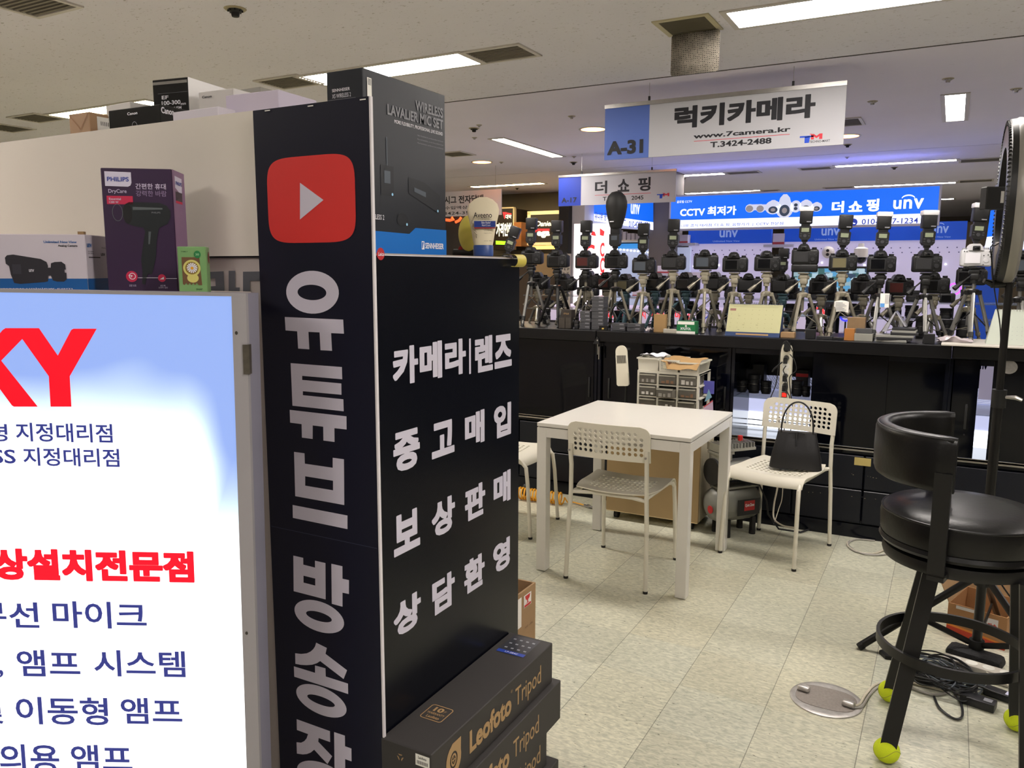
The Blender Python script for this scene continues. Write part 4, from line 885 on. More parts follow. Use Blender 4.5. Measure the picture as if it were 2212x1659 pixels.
# ================================================================== table and chairs
CRM = mk('table_white_lacquer', (206, 203, 196), .32, var=.01, coat=.1); CHW = mk('chair_white', (208, 203, 188), .42, var=.02, vs=5)
RUB = mk('black_rubber', (26, 24, 22), .7)
tx, ty, ts = -1.325, 3.73, .75
t = thing('dining_table', 'square white table with metal legs, three perforated chairs around it', 'table', (tx, ty, 0)); M = WM[t.name]; h = ts/2
MB(M).rbox(-h, -h, .722, h, h, .74, .0015, 1).build('table_top', CRM, t); MB(M).box(-h+.008, -h+.008, .712, h-.008, h-.008, .7218).build('spacer', mk('shadow_gap_white', (120, 116, 108), .6), t)  # spacer coloured dark so the gap under the top reads as shade
m = MB(M); l = .05
m.box(-h+l, -h+.001, .672, h-l, -h+.02, .7175).box(-h+l, h-.02, .672, h-l, h-.001, .7175).box(-h+.001, -h+l, .672, -h+.02, h-l, .7175).box(h-.02, -h+l, .672, h-.001, h-l, .7175); m.build('apron', CRM, t)
for sx in (-1, 1):
    for sy in (-1, 1):
        m = MB(M); m.rbox(min(sx*h, sx*(h-l)), min(sy*h, sy*(h-l)), .004, max(sx*h, sx*(h-l)), max(sy*h, sy*(h-l)), .7175, .002, 1); m.build('leg', CRM, t)
# perforated stacking chair, facing +Y in its own space
def cell(u0, v0, u1, v1, hole=None, n=12):
    if not hole: return [[(u0+(u1-u0)*i/3, v0+(v1-v0)*j/3), (u0+(u1-u0)*(i+1)/3, v0+(v1-v0)*j/3), (u0+(u1-u0)*(i+1)/3, v0+(v1-v0)*(j+1)/3), (u0+(u1-u0)*i/3, v0+(v1-v0)*(j+1)/3)] for i in range(3) for j in range(3)]
    cu, cv = (u0+u1)/2, (v0+v1)/2; ru, rv = hole; f = []
    C = []; Q = []
    for i in range(n):
        a = 2*math.pi*i/n+math.pi/4; C.append((cu+ru*math.cos(a), cv+rv*math.sin(a)))
    k = n//4; cor = [(u1, v1), (u0, v1), (u0, v0), (u1, v0)]
    for q in range(4):
        f.append([cor[q]]+[C[(q*k+j) % n] for j in range(0, k+1)][::-1][:0] or [cor[q], C[(q*k) % n]][:0] or None)
    f = []
    for q in range(4):
        A, B = cor[q], cor[(q+1) % 4]
        f.append([A, B]+[C[(q*k+j) % n] for j in range(k, -1, -1)])
    return f
def grid(nu, nv, W_, H_, mask, hole):
    F = []
    for i in range(nu):
        for j in range(nv):
            u0, u1 = -W_/2+W_*i/nu, -W_/2+W_*(i+1)/nu; v0, v1 = H_*j/nv, H_*(j+1)/nv
            F += cell(u0, v0, u1, v1, hole if mask(i, j) else None)
    return F
def corner(u, v, W_, H_, r):
    """pull grid points at the upper corners onto a rounded outline"""
    if v > H_-r:
        dz = v-(H_-r); lim = W_/2-r+math.sqrt(max(0, r*r-dz*dz)); return u*lim/(W_/2)
    return u
def make_chair(label):
    t = thing('perforated_chair', label, 'chair', (0, 0, 0), 0, 'white perforated chairs around the table')
    # backrest
    Wb, Hb = .40, .165; nu, nv = 15, 7
    def fb_(u, v, w_):
        u2 = corner(u, v, Wb, Hb, .045); c = (u2/(Wb/2)); yy = -.225-.018*v/Hb+.022*c*c-.018
        return (u2, yy+w_, .605+v+.004*0)
    MB().sheet(grid(nu, nv, Wb, Hb, lambda i, j: 1 <= i <= nu-2 and 1 <= j <= nv-2 and not (j == nv-2 and i in (1, nu-2)), (.0088, .0085)), fb_, .006).build('backrest', CHW, t)
    # seat: dished, front edge rolled down, slots
    Ws, Ds = .40, .43; nu, nv = 16, 13
    def fs_(u, v, w_):
        fr_ = v/Ds; c = u/(Ws/2)
        ww = 1-.16*max(0, 1-fr_/.35)**1.5; x_ = u*ww
        if fr_ < .82: y_ = -.20+v; z_ = .438-.012*math.sin(math.pi*fr_/.9)*(1-.4*c*c)+.010*c*c
        else:
            a = (fr_-.82)/.18*1.35; y_ = -.20+.82*Ds+.052*math.sin(a); z_ = .438+.010*c*c-.052*(1-math.cos(a))-.003
        return (x_, y_, z_+w_)
    MB().sheet(grid(nu, nv, Ws, Ds, lambda i, j: 2 <= i <= nu-3 and 2 <= j <= nv-5, (.0075, .0085)), fs_, .006).build('seat', CHW, t)
    for s in (-1, 1):
        m = MB(); m.tube([(s*.196, .245, .006), (s*.190, .225, .30), (s*.187, .213, .395), (s*.183, .19, .416), (s*.178, .15, .425), (s*.170, -.17, .427), (s*.174, -.20, .427)], .0105, 12); m.build('leg', CHW, t)
        m = MB(); m.tube([(s*.198, -.242, .006), (s*.192, -.228, .30), (s*.186, -.222, .43), (s*.184, -.225, .56), (s*.186, -.236, .63), (s*.186, -.236, .66)], .0105, 12); m.build('leg', CHW, t)
        for y_ in (.245, -.242):
            m = MB(); m.cyl((s*(.196 if y_ > 0 else .198), y_, 0), (s*(.196 if y_ > 0 else .198), y_, .012), .0115, n=12); m.build('foot_cap', RUB, t)
    m = MB(); m.tube([(-.183, -.215, .425), (-.10, -.175, .421), (.10, -.175, .421), (.183, -.215, .425)], .0095, 10); m.build('cross_rail', CHW, t)
    m = MB()
    for s in (-1, 1): m.cyl((s*.186, -.250, .632), (s*.186, -.256, .632), .005, n=10)
    m.build('bolt', METAL, t)
    return t
ch = make_chair('white perforated chair in front of the table, its back towards the viewer'); ch.location = (-1.335, 3.58, 0); ch.rotation_euler.z = R(1); WM[ch.name] = Matrix.Translation(ch.location)
d = Vector((0, 0, 0))
c2 = dup(ch, (-.7275, 4.2425, 0), R(168.0), 'white perforated chair right of the table, carrying a black handbag')
c3 = dup(ch, (-2.19, 3.93, 0), R(-90+3), 'white perforated chair left of the table, half hidden by the black panel')
# ------------------------------------------------------------------ handbag on the right chair
BAG = mk('handbag_leather', (24, 23, 25), .42, bump=.04, bs=120)
bp = Vector((-.655, 4.28, .444)); t = thing('handbag', 'black leather handbag with thin arched handle, on the right chair', 'bag', bp, R(8)); M = WM[t.name]
def loft2(M, secs, n=40, ex=.35):
    m = MB(M); vs = []; fs = []
    for (z, a, b, y_, pin) in secs:
        for j in range(n):
            an = 2*math.pi*j/n; c, s_ = math.cos(an), math.sin(an); x_ = a*math.copysign(abs(c)**ex, c); yy = b*math.copysign(abs(s_)**ex, s_)
            pl_ = pin*math.exp(-(x_/.014)**2)*.9-pin*.5*math.exp(-((abs(x_)-.03)/.014)**2)
            vs.append((x_, yy+y_+(pl_ if s_ < 0 else 0), z))
    for i in range(len(secs)-1):
        for j in range(n): fs.append((i*n+j, i*n+(j+1) % n, (i+1)*n+(j+1) % n, (i+1)*n+j))
    fs.append(tuple(range(n-1, -1, -1))); fs.append(tuple((len(secs)-1)*n+j for j in range(n))); return m.add(vs, fs)
loft2(M, [(0, .125, .048, 0, 0), (.004, .13, .052, 0, 0), (.05, .124, .052, 0, .002), (.10, .114, .044, 0, .006), (.14, .104, .034, 0, .012), (.175, .097, .026, 0, .016), (.19, .094, .022, 0, .014)], 72).build('body', BAG, t)
m = MB(M)
for y_ in (-.024,):
    m.tube([(.078*math.cos(a)*(1 if a < 1.57 else 1), y_+.004, .185+.165*math.sin(a)**.8 if math.sin(a) > 0 else .185) for a in (math.pi*i/22 for i in range(23))], .0042, 8)
m.build('handle', BAG, t)
m = MB(M); m.tube([(0, -.012, .187), (-.001, -.030, .160), (0, -.038, .12)], .0028, 6); m.build('pleat_seam', BAG, t)

# ================================================================== wheeled cabinet, drawers, lamp
WD = mk('beech_laminate', (150, 126, 88), .5, var=.06, vs=14); WD2 = mk('white_side_panel', (196, 186, 158), .5)
t = thing('rolling_cabinet', 'beige wooden cabinet on castors behind the table', 'cabinet', (-1.45, 4.42, 0))
wx0, wx1 = PZ(1310, 1112, .04).x, PZ(1507, 1152, .04).x; wy = 4.30; wx0 = PY(1309, 1110, wy).x; wx1 = PY(1506, 1152, wy).x
zc = .60
MB().box(wx0, wy, .055, wx1, wy+.018, zc).build('back_panel', WD, t)
MB().box(wx1-.018, wy+.018, .055, wx1, wy+.29, zc).box(wx0, wy+.018, .055, wx0+.018, wy+.29, zc).box(wx0+.018, wy+.018, .055, wx1-.018, wy+.29, .075).box(wx0+.018, wy+.018, zc-.02, wx1-.018, wy+.29, zc).build('carcass', WD2, t)
MB().box(wx0+.002, wy+.002, .050, wx1-.002, wy+.288, .055).build('edge_band', mk('pale_edge', (226, 206, 160), .5), t)
for x_ in (wx0+.05, wx1-.05):
    for y_ in (wy+.05, wy+.24):
        m = MB(); m.cyl((x_-.012, y_, .025), (x_+.012, y_, .025), .025, n=16); m.box(x_-.016, y_-.016, .04, x_+.016, y_+.016, .05); m.build('castor', RUB, t)
m = MB(); m.cyl((wx1, wy+.2, .62), (wx1+.002, wy+.2, .62), .014, n=16); m.build('cable_hole', BLK, t)
# plastic drawer unit
PL = mk('drawer_frame_plastic', (208, 204, 190), .45, var=.02); CL = mk('smoky_clear_plastic', (96, 92, 84), .2, var=.25, vs=18, spec=.6)
dy = 4.34; dx0, dx1 = PY(1376, 850, dy).x, PY(1509, 850, dy).x; dz1 = PY(1440, 803, dy).z; dd = .24; dz0 = zc+.0005
t = thing('drawer_unit', 'white plastic unit with rows of small clear drawers standing on the wooden cabinet', 'drawer unit', ((dx0+dx1)/2, dy, dz0))
m = MB(); rows = 4; rh = (dz1-.012-dz0)/rows; fwid = .012
m.box(dx0, dy, dz1-.014, dx1, dy+dd, dz1)
for c in range(4): x_ = dx0+(dx1-dx0-fwid)*c/3; m.box(x_, dy, dz0, x_+fwid, dy+(.02 if 0 < c < 3 else .02), dz1-.014)
for s in (dx0, dx1-fwid): m.box(s, dy+dd-.02, dz0, s+fwid, dy+dd, dz1-.014)
for r_ in range(rows+1): z_ = dz0+r_*rh; m.box(dx0, dy+.001, z_, dx1, dy+dd-.001, z_+.008)
m.build('frame', PL, t)
for r_ in range(rows):
    for c in range(3):
        x_ = dx0+fwid+(dx1-dx0-fwid)*c/3+.002; w_ = (dx1-dx0-fwid)/3-fwid-.004; z_ = dz0+r_*rh+.011; out = .045 if (r_ == 2 and c == 1) else (.012 if (r_ == 1 and c == 2) else .0); hh = rh-.016
        dn = MB(); dn.rbox(x_, dy-.004-out, z_, x_+w_, dy+.16-out, z_+hh*.86, .004, 1).box(x_, dy-.006-out, z_+hh*.74, x_+w_, dy-.003-out, z_+hh)
        o = dn.build('drawer', CL, t)
        g = MB(); g.box(x_+.004, dy-.012-out, z_+hh*.84, x_+w_-.004, dy-.005-out, z_+hh*.93); g.build('handle', mk('clear_grip', (168, 164, 150), .25), o)
        g = MB(); 
        for q in range(3): xx = x_+.015+q*w_*.27; g.box(xx, dy-.0055-out, z_+.006, xx+random.uniform(.01, .022), dy-.0040-out, z_+.012+random.uniform(0, .02))
        g.build('contents', [mk('drawer_bits_grey', (150, 146, 138), .5), mk('drawer_bits_orange', (130, 96, 70), .5), mk('drawer_bits_white', (206, 202, 196), .5)][(r_+c) % 3], o)
def basket(label, x0, x1, y0, y1, z0, z1, flare, holes, lab=False, deep=0):
    t = thing('plastic_basket', label, 'basket', ((x0+x1)/2, y0, z0), 0, 'white plastic baskets on the drawer unit')
    nu, nv, W_, H_ = holes[0], holes[1], x1-x0, z1-z0; hr = min(W_/nu, H_/nv)*.27
    mask = lambda i, j: 1 <= i <= nu-2 and 1 <= j <= nv-2 and not (lab and 2 <= i <= nu-3 and 2 <= j <= nv-3) and holes[2]
    fn_ = lambda u, v, w_: ((x0+x1)/2+u*(1+flare*v/H_), y0-flare*.5*W_*v/H_-w_, z0+v)
    MB().sheet(grid(nu, nv, W_, H_, mask, (hr, hr)), fn_, .002).build('front', PL, t)
    f = flare; m = MB()
    def q(a, b_, c, d): return m.add([a, b_, c, d], [(0, 1, 2, 3)]).add([a, b_, c, d], [(3, 2, 1, 0)])
    e = W_*f*.5
    q((x1, y0, z0), (x1, y1, z0), (x1+e, y1+e, z1), (x1+e, y0-e, z1)); q((x0, y0, z0), (x0, y1, z0), (x0-e, y1+e, z1), (x0-e, y0-e, z1)); q((x0, y1, z0), (x1, y1, z0), (x1+e, y1+e, z1), (x0-e, y1+e, z1)); q((x0, y0, z0+.001), (x1, y0, z0+.001), (x1, y1, z0+.001), (x0, y1, z0+.001)); m.build('walls', PL, t)
    m = MB(); b = .006; m.box(x0-e-b, y0-e-b, z1-.008, x1+e+b, y0-e+.001, z1).box(x0-e-b, y1+e, z1-.008, x1+e+b, y1+e+b, z1).box(x0-e-b, y0-e, z1-.008, x0-e, y1+e, z1).box(x1+e, y0-e, z1-.008, x1+e+b, y1+e, z1); m.build('rim', PL, t)
    if lab: m = MB(); m.box(x0+W_*.25, y0-.006-e*.3, z0+H_*.25, x1-W_*.25, y0-.0035-e*.3, z0+H_*.55); m.build('label_holder', mk('cream_label', (226, 218, 190), .5), t); m = MB(); m.box(x0+W_*.38, y0-.008-e*.7, z0+H_*.68, x1-W_*.38, y0-.003-e*.7, z0+H_*.82); m.build('hand_hole', mk('basket_shadow_brown', (92, 58, 44), .8), t)
    return t
bz0 = dz1+.0006; s3 = (dx1-dx0)
basket('left white basket with solid front and a column of holes, on the drawer unit', dx0+.002, dx0+s3*.33, dy+.01, dy+.2, bz0, bz0+.072, .06, (10, 6, 0))
basket('middle white basket with round holes and a cream label, on the drawer unit', dx0+s3*.36, dx0+s3*.66, dy-.0, dy+.2, bz0, bz0+.068, .06, (10, 7, 1), True)
basket('right white basket with fine square holes under the brown cloth, on the drawer unit', dx0+s3*.70, dx1-.004, dy-.0, dy+.21, bz0, bz0+.06, .16, (13, 6, 1))
def rumple(name, label, cat, cx_, cy_, z_, sx, sy, amp, mat, seed, rz=0, n=22, drop=None, sc=7):
    rnd = random.Random(seed); ph = [rnd.uniform(0, 6) for _ in range(8)]
    m = MB(Matrix.Translation((cx_, cy_, z_)) @ Matrix.Rotation(rz, 4, 'Z'))
    F = [[(-.5+i/n, -.5+j/n), (-.5+(i+1)/n, -.5+j/n), (-.5+(i+1)/n, -.5+(j+1)/n), (-.5+i/n, -.5+(j+1)/n)] for i in range(n) for j in range(n)]
    def fn_(u, v, w_):
        z = amp*(math.sin(sc*u+ph[0]+2*math.sin(5*v+ph[1]))+.6*math.sin(sc*1.7*v+ph[2]+2*u)+.4*math.sin(sc*2.3*(u+v)+ph[3]))*.5+amp
        x_ = u*sx+amp*.5*math.sin(9*v+ph[4]); y_ = v*sy+amp*.5*math.sin(8*u+ph[5])
        if drop: z += drop(u, v)
        return (x_, y_, z+w_)
    m.sheet(F, fn_, .0015); return m.build(name, mat, None, label, cat=cat)
rumple('plastic_bag', 'crumpled white plastic bag on the left basket', 'bag', dx0+s3*.20, dy+.09, bz0+.070, .14, .10, .012, mk('thin_white_plastic', (220, 220, 228), .3), 3)
rumple('cloth', 'tan leather cloth draped over the right basket', 'cloth', dx0+s3*.72, dy+.05, bz0+.066, .215, .17, .008, mk('tan_suede', (160, 128, 84), .8, bump=.1, bs=200), 5, R(-6), drop=lambda u, v: -.05*max(0, -.15-v)/.35*(1 if u > -.35 else .3)-.0*u)
# leaning picture board beside drawers
t = thing('picture_board', 'slim board with blue and pink abstract print leaning at the right of the drawer unit', 'board', (dx1+.06, dy+.05, zc))
a, b, c = PY(1520, 838, 4.46), PY(1541, 890, 4.46), PY(1540, 824, 4.46)
m = MB(); y_ = 4.46; m.box(PY(1519, 860, y_).x, y_, .60+.17, PY(1541, 860, y_).x, y_+.012, c.z); m.build('board', mk('print_indigo', (92, 92, 178), .35), t)
m = MB(); fq = Frame((0, y_, 0), (1, 0, 0), (0, 0, 1)); m.fpx(fq, [(1531, 840), (1538, 858), (1526, 866), (1522, 868)], .001); m.build('print_shape', mk('print_teal', (130, 172, 196), .4), t)
m = MB(); m.fpx(fq, [(1520, 880), (1540, 866), (1541, 886), (1520, 888)], .001); m.build('print_shape', mk('print_pink', (206, 180, 208), .4), t)
m = MB(); m.fpx(fq, [(1520, 878), (1540, 864), (1540, 867), (1520, 881)], .0014); m.build('print_stripe', mk('print_red', (200, 90, 100), .4), t)
# desk lamp
LY = 4.42; t = thing('desk_lamp', 'white oblong desk lamp head with vent slots on a thin black pole behind the table', 'lamp', (PY(1349, 860, LY).x, LY, zc)); M = Matrix.Translation(PY(1349, 870, LY))
px_ = PY(1349, 860, LY).x; zz = PY(1340, 746, LY).z; zb2 = PY(1350, 834, LY).z
m = MB(); m.cyl((px_, LY+.02, zc+.0005), (px_, LY+.02, zb2+.07), .0065, n=10); m.build('pole', BLK, t)
m = MB(); m.lathe([(0, 0), (.062, 0), (.062, .010), (.03, .016), (0, .016)], 28, M=Matrix.Translation((px_, LY+.02, zc+.0005))); m.build('base', BLK, t)
T = Matrix.Translation((PY(1344, 790, LY).x, LY, (zz+zb2)/2)) @ Matrix.Rotation(R(-4.5), 4, 'Y'); hl = (zz-zb2)/2; hw = .037
out = [(-hw*1.02, -hl+.008), (-hw*1.0+.008, -hl), (hw-.008, -hl), (hw*1.02, -hl+.008), (hw*.93, hl-hw)]+[(hw*.93*math.cos(a), hl-hw+hw*math.sin(a)) for a in (math.pi*i/12 for i in range(1, 12))]+[(-hw*.93, hl-hw)]
m = MB(T @ Matrix.Rotation(math.pi/2, 4, 'X')); m.prism(out, -.008, .008); hd_ = m.build('lamp_head', mk('lamp_cream', (226, 220, 202), .4), t)
m = MB(T)
for i in range(11): x_ = -.026+i*.0052; m.box(x_-.0011, -.0092, .016, x_+.0011, -.0078, .062)
m.build('vent_slots', INK, t)
m = MB(T); m.box(.0, .008, hl-.03, .05, .016, hl-.016); m.build('hinge', BLK, t)

# ================================================================== air compressor
t = thing('air_compressor', 'grey air compressor with round tank on the floor right of the wooden cabinet', 'compressor', (-.98, 4.38, 0)); 
TG = mk('compressor_grey', (128, 128, 122), .4, .2, var=.06); ALU = mk('cast_aluminium', (172, 172, 166), .38, .7, var=.1, vs=40)
c0 = Vector((-1.07, 4.32, .175)); dirv = Vector((.17, .21, 0)).normalized(); e_ = c0+dirv*.36
rotM = Matrix.Translation(c0) @ Vector((0, 0, 1)).rotation_difference(dirv).to_matrix().to_4x4()
MB(rotM).lathe([(0, -.055), (.05, -.048), (.085, -.025), (.1, .01), (.1, .21), (.085, .245), (.05, .265), (0, .27)], 32).build('tank', TG, t)
cp = c0+dirv*.03; 
mt = Matrix.Translation(Vector((c0.x+.01, c0.y, 0))) @ Matrix.Rotation(math.atan2(dirv.y, dirv.x), 4, 'Z')
m = MB(mt); m.box(-.02, -.05, .268, .24, .05, .278); m.build('mounting_plate', TG, t)
m = MB(mt); m.cyl((-.05, 0, .365), (.0, 0, .365), .075, n=28); m.build('fan_cover', BLK, t)
m = MB(mt); m.cyl((0, 0, .365), (.20, 0, .365), .062, n=24)
m.build('motor', ALU, t)
m = MB(mt)
for i in range(9): m.box(.02+i*.018, -.068, .33, .026+i*.018, .068, .40)
m.build('motor_fins', ALU, t)
m = MB(mt); m.box(-.035, -.045, .43, .05, .045, .47); m.box(-.045, -.05, .465, .06, .05, .478); m.build('cylinder', ALU, t)
m = MB(mt); m.box(-.045, -.055, .482, .20, .055, .497)
for i in range(12): m.box(-.045+i*.021, -.055, .497, -.040+i*.021, .055, .525)
m.build('cylinder_head', ALU, t)
m = MB(mt); m.cyl((.15, .02, .52), (.15, .02, .55), .014, n=12); m.build('red_cap', mk('cap_red', (196, 44, 40), .4), t)
fm = Frame(mt @ Vector((.055, -.1015, .175)), mt.to_3x3() @ Vector((1, 0, 0)), (0, 0, 1))
m = MB(); m.frect(fm, 0, -.045, .15, .045, .001); m.build('label_plate', BLK, t); m = MB(); m.frect(fm, .045, -.02, .115, .035, .002); m.build('red_label', mk('label_red', (178, 30, 36), .4), t)
p = Print(t, WINK); p.add('Quiet Zone', fm, (.05, .0, .11, .02), .03, .003)
fe = Frame(rotM @ Vector((0, 0, -.052)), -Vector((dirv.y, -dirv.x, 0))*-1, (0, 0, 1))
m = MB(rotM); m.cyl((0.03, 0, -.0525), (0.03, 0, -.056), .022, n=20); m.build('badge', mk('label_red', (178, 30, 36), .4), t)
for q in (.03, .20):
    for s in (-1, 1):
        m = MB(mt); m.box(q-.012, s*.055-.012, .022, q+.012, s*.055+.012, .10); m.cyl((q, s*.055, 0.0), (q, s*.055, .024), .018, n=14); m.build('foot', RUB, t)
m = MB(); m.tube([mt @ Vector(v) for v in ((.12, -.02, .30), (.2, -.1, .29), (.24, -.115, .2), (.26, -.11, .12), (.33, -.12, .03), (.45, -.16, .008), (.6, -.12, .008))], .005, 8); m.build('power_cord', BLK, t)
# ------------------------------------------------------------------ yellow coiled hose
HO = mk('hose_yellow', (222, 158, 34), .35)
t = thing('air_hose', 'yellow coiled air hose lying on the floor behind the chairs', 'hose', (-2.1, 4.5, 0)); pts = []
A = PZ(1122, 1062, .05); B2 = PZ(1215, 1078, .04); nt_ = 15; rr_ = .036; ax = (B2-A); ax.z = 0; ln_ = ax.length; ax.normalize(); sd = Vector((-ax.y, ax.x, 0))
for i in range(nt_*14+1):
    a = 2*math.pi*i/14; pts.append(A+ax*(ln_*i/(nt_*14))+sd*rr_*math.cos(a)+Vector((0, 0, rr_*math.sin(a)-A.z+rr_+.006)))
MB().tube(pts, .0055, 7).build('coil', HO, t)
e1 = PZ(1240, 1085, .01); e2 = PZ(1262, 1091, .012); e3 = PZ(1281, 1096, .012)
MB().tube([pts[-1], pts[-1]+ax*.02+Vector((0, 0, -.03)), e1, e2], .0045, 7).build('tail', HO, t)
m = MB(); m.tube([e2, e2.lerp(e3, .3), e2.lerp(e3, .35), e2.lerp(e3, .6), e2.lerp(e3, .65), e3], [.007, .007, .011, .011, .006, .006], 10); m.build('brass_coupling', CHROME, t)
q = PZ(1140, 1070, 0); m = MB(); m.ball((q.x, q.y-.04, .045), .022, .022, .042); m.build('black_handle', BLK, t)

# ================================================================== bar stool
LEA = mk('stool_black_vinyl', (10, 9, 10), .36, bump=.06, bs=90, spec=.4); STL = mk('stool_frame_black', (22, 21, 21), .4, .1)
sc_ = Vector((.075, 2.68, 0)); t = thing('bar_stool', 'black swivel bar stool with curved padded back and tennis balls on its feet', 'stool', sc_); M = WM[t.name]
zs = .775; rs = .225
MB(M).lathe([(0, zs), (rs*.6, zs-.002), (rs*.9, zs-.010), (rs*.985, zs-.026), (rs, zs-.045), (rs*.99, zs-.09), (rs*.97, zs-.100), (0, zs-.100)], 48).build('seat', LEA, t)
m = MB(M); m.tube([(rs*.975*math.cos(a), rs*.975*math.sin(a), zs-.024) for a in (2*math.pi*i/48 for i in range(48))], .004, 8, closed=True); m.build('seat_piping', LEA, t)
MB(M).lathe([(0, zs-.1005), (rs*.98, zs-.1005), (rs, zs-.112), (rs*.97, zs-.122), (0, zs-.122)], 48).build('seat_base', LEA, t)
MB(M).lathe([(.10, zs-.136), (rs*.93, zs-.136), (rs*.95, zs-.155), (rs*.93, zs-.170), (.10, zs-.170), (.10, zs-.136)], 48).build('frame_ring', STL, t)
MB(M).lathe([(0, zs-.122), (.09, zs-.122), (.09, zs-.17), (0, zs-.17)], 24).build('swivel', STL, t)
# curved back pad: arc opening to the right
n = 30; a0, a1 = R(100), R(262); ri, ro = .205, .255; zb0, zb1 = .855, 1.015
m = MB(M); vs = []; fs = []; prof = []
for j in range(14):
    an = 2*math.pi*j/14; c, s_ = math.cos(an), math.sin(an); prof.append(((ri+ro)/2+(ro-ri)/2*math.copysign(abs(c)**.6, c), (zb0+zb1)/2+(zb1-zb0)/2*math.copysign(abs(s_)**.35, s_)))
for i in range(n+1):
    a = a0+(a1-a0)*i/n; e = min(1, min(i, n-i)/1.5+.55)
    for (r_, z_) in prof: rm = (ri+ro)/2; zm = (zb0+zb1)/2; vs.append(((rm+(r_-rm)*e)*math.cos(a), (rm+(r_-rm)*e)*math.sin(a), zm+(z_-zm)*(.94+.06*e)))
for i in range(n):
    for j in range(14): fs.append((i*14+j, i*14+(j+1) % 14, (i+1)*14+(j+1) % 14, (i+1)*14+j))
fs.append(tuple(range(13, -1, -1))); fs.append(tuple(n*14+j for j in range(14)))
m.add(vs, [tuple(reversed(f)) for f in fs]); m.build('backrest', LEA, t, sharp=60)
m = MB(M)
m.tube([(ro*.97*math.cos(a), ro*.97*math.sin(a), zb1-.008) for a in (a0+.03+(a1-a0-.06)*i/n for i in range(n+1))], .0035, 6)
m.build('back_piping', LEA, t)
for a in (a0+.16, a1-.10):
    m = MB(M); T = Matrix.Rotation(a, 4, 'Z'); m.box(.248, -.022, zs-.155, .258, .022, zb0+.06, M=T); m.box(rs*.8, -.022, zs-.168, .258, .022, zs-.150, M=T); m.build('back_support', STL, t)
BALL = mk('tennis_ball_felt', (206, 222, 34), .9, var=.06, vs=60, bump=.5, bs=500); SEAM = mk('ball_seam', (150, 156, 60), .8)
def bar(m, p, q, s):
    p, q = Vector(p), Vector(q); m.tube([p, q], s*.7071, 4, sq=True)
feet = [(-.15, -.19), (-.165, .19), (.205, .195), (.21, -.185)]
for i, (fx_, fy_) in enumerate(feet):
    kt_ = .44 if fx_ < 0 else .80; top = Vector((fx_*kt_, fy_*kt_, zs-.165)); bot = Vector((fx_, fy_, .03))
    m = MB(M); bar(m, top, bot, .045); o = m.build('leg', STL, t)
    m = MB(M); R0 = .037; m.ball((fx_, fy_, .037), R0, R0, R0*.98, 22, 16); m.build('tennis_ball', BALL, o)
    m = MB(M); m.tube([(fx_+R0*1.005*math.sin(b_)*math.cos(a), fy_+R0*1.005*math.sin(b_)*math.sin(a), .037+R0*.985*math.cos(b_)) for a, b_ in ((2*math.pi*k_/36, math.pi/2+.45*math.sin(2*2*math.pi*k_/36)) for k_ in range(36))], .0009, 5, closed=True); m.build('ball_seam', SEAM, o)
rng = .202; MB(M).lathe([(rng, .312), (rng+.010, .312), (rng+.010, .342), (rng, .342), (rng, .312)], 56).build('footrest_ring', STL, t)

# ================================================================== floor plate
t = thing('floor_outlet_plate', 'oval steel floor outlet plate with two lifted flaps set in the floor tiles', 'outlet', (-.285, 2.78, 0)); c = PZ(1784, 1512, 0); M = Matrix.Translation((c.x, c.y, 0)); RA = .118
c.y += .0
PLM = mk('worn_steel_plate', (198, 194, 190), .32, .7, var=.35, vs=45); PLD = mk('pitted_steel_plate', (140, 132, 126), .5, .6, var=.3, vs=120)
MB(M).lathe([(0, .0005), (RA, .0005), (RA*.99, .004), (RA*.9, .0065), (RA*.84, .006), (0, .006)], 56).build('ring', PLM, t)
MB(M).prism([(RA*.83*math.copysign(abs(math.cos(a))**.7, math.cos(a)), RA*.62*math.copysign(abs(math.sin(a))**.7, math.sin(a))) for a in (2*math.pi*i/48 for i in range(48))], .006, .0075).build('lid', PLD, t)
for qx, qy in ((1736, 1490), (1833, 1524)):
    q = PZ(qx, qy, .01); m = MB(Matrix.Translation((q.x, q.y, .0075)) @ Matrix.Rotation(R(-10), 4, 'Z')); m.rbox(-.020, -.012, 0, .020, .014, .018, .006, 3); m.build('flap', PLM, t)
# two cords leaving the plate
def cable(name, label, pts, r, mat, cat='cable', sm=6, group=None, n=7):
    P = [Vector(p) for p in pts]; out = []
    for i in range(len(P)-1):
        p0 = P[max(0, i-1)]; p1 = P[i]; p2 = P[i+1]; p3 = P[min(len(P)-1, i+2)]
        for j in range(sm):
            u = j/sm; out.append(.5*((2*p1)+(p2-p0)*u+(2*p0-5*p1+4*p2-p3)*u*u+(3*p1-p0-3*p2+p3)*u*u*u))
    out.append(P[-1]); return MB().tube(out, r, n).build(name, mat, None, label, cat=cat, group=group)
CW = mk('cable_cream', (196, 188, 170), .5); CG = mk('cable_grey', (150, 146, 140), .5); CK = mk('cable_black', (24, 24, 26), .4)
fz = lambda x_, y_, z_=.006: PZ(x_, y_, z_)
cable('power_cable', 'thick cream cable from the floor plate to the stool feet', [fz(1838, 1524, .014), fz(1856, 1522), fz(1868, 1503), fz(1885, 1483), fz(1905, 1474), fz(1935, 1468), fz(1990, 1480), fz(2040, 1492)], .0045, CW)
cable('power_cable', 'thick grey cable running beside the cream one from the floor plate', [fz(1838, 1528, .012), fz(1860, 1528), fz(1873, 1509), fz(1889, 1489), fz(1908, 1480), fz(1940, 1476), fz(2010, 1500), fz(2050, 1496)], .0045, CG)
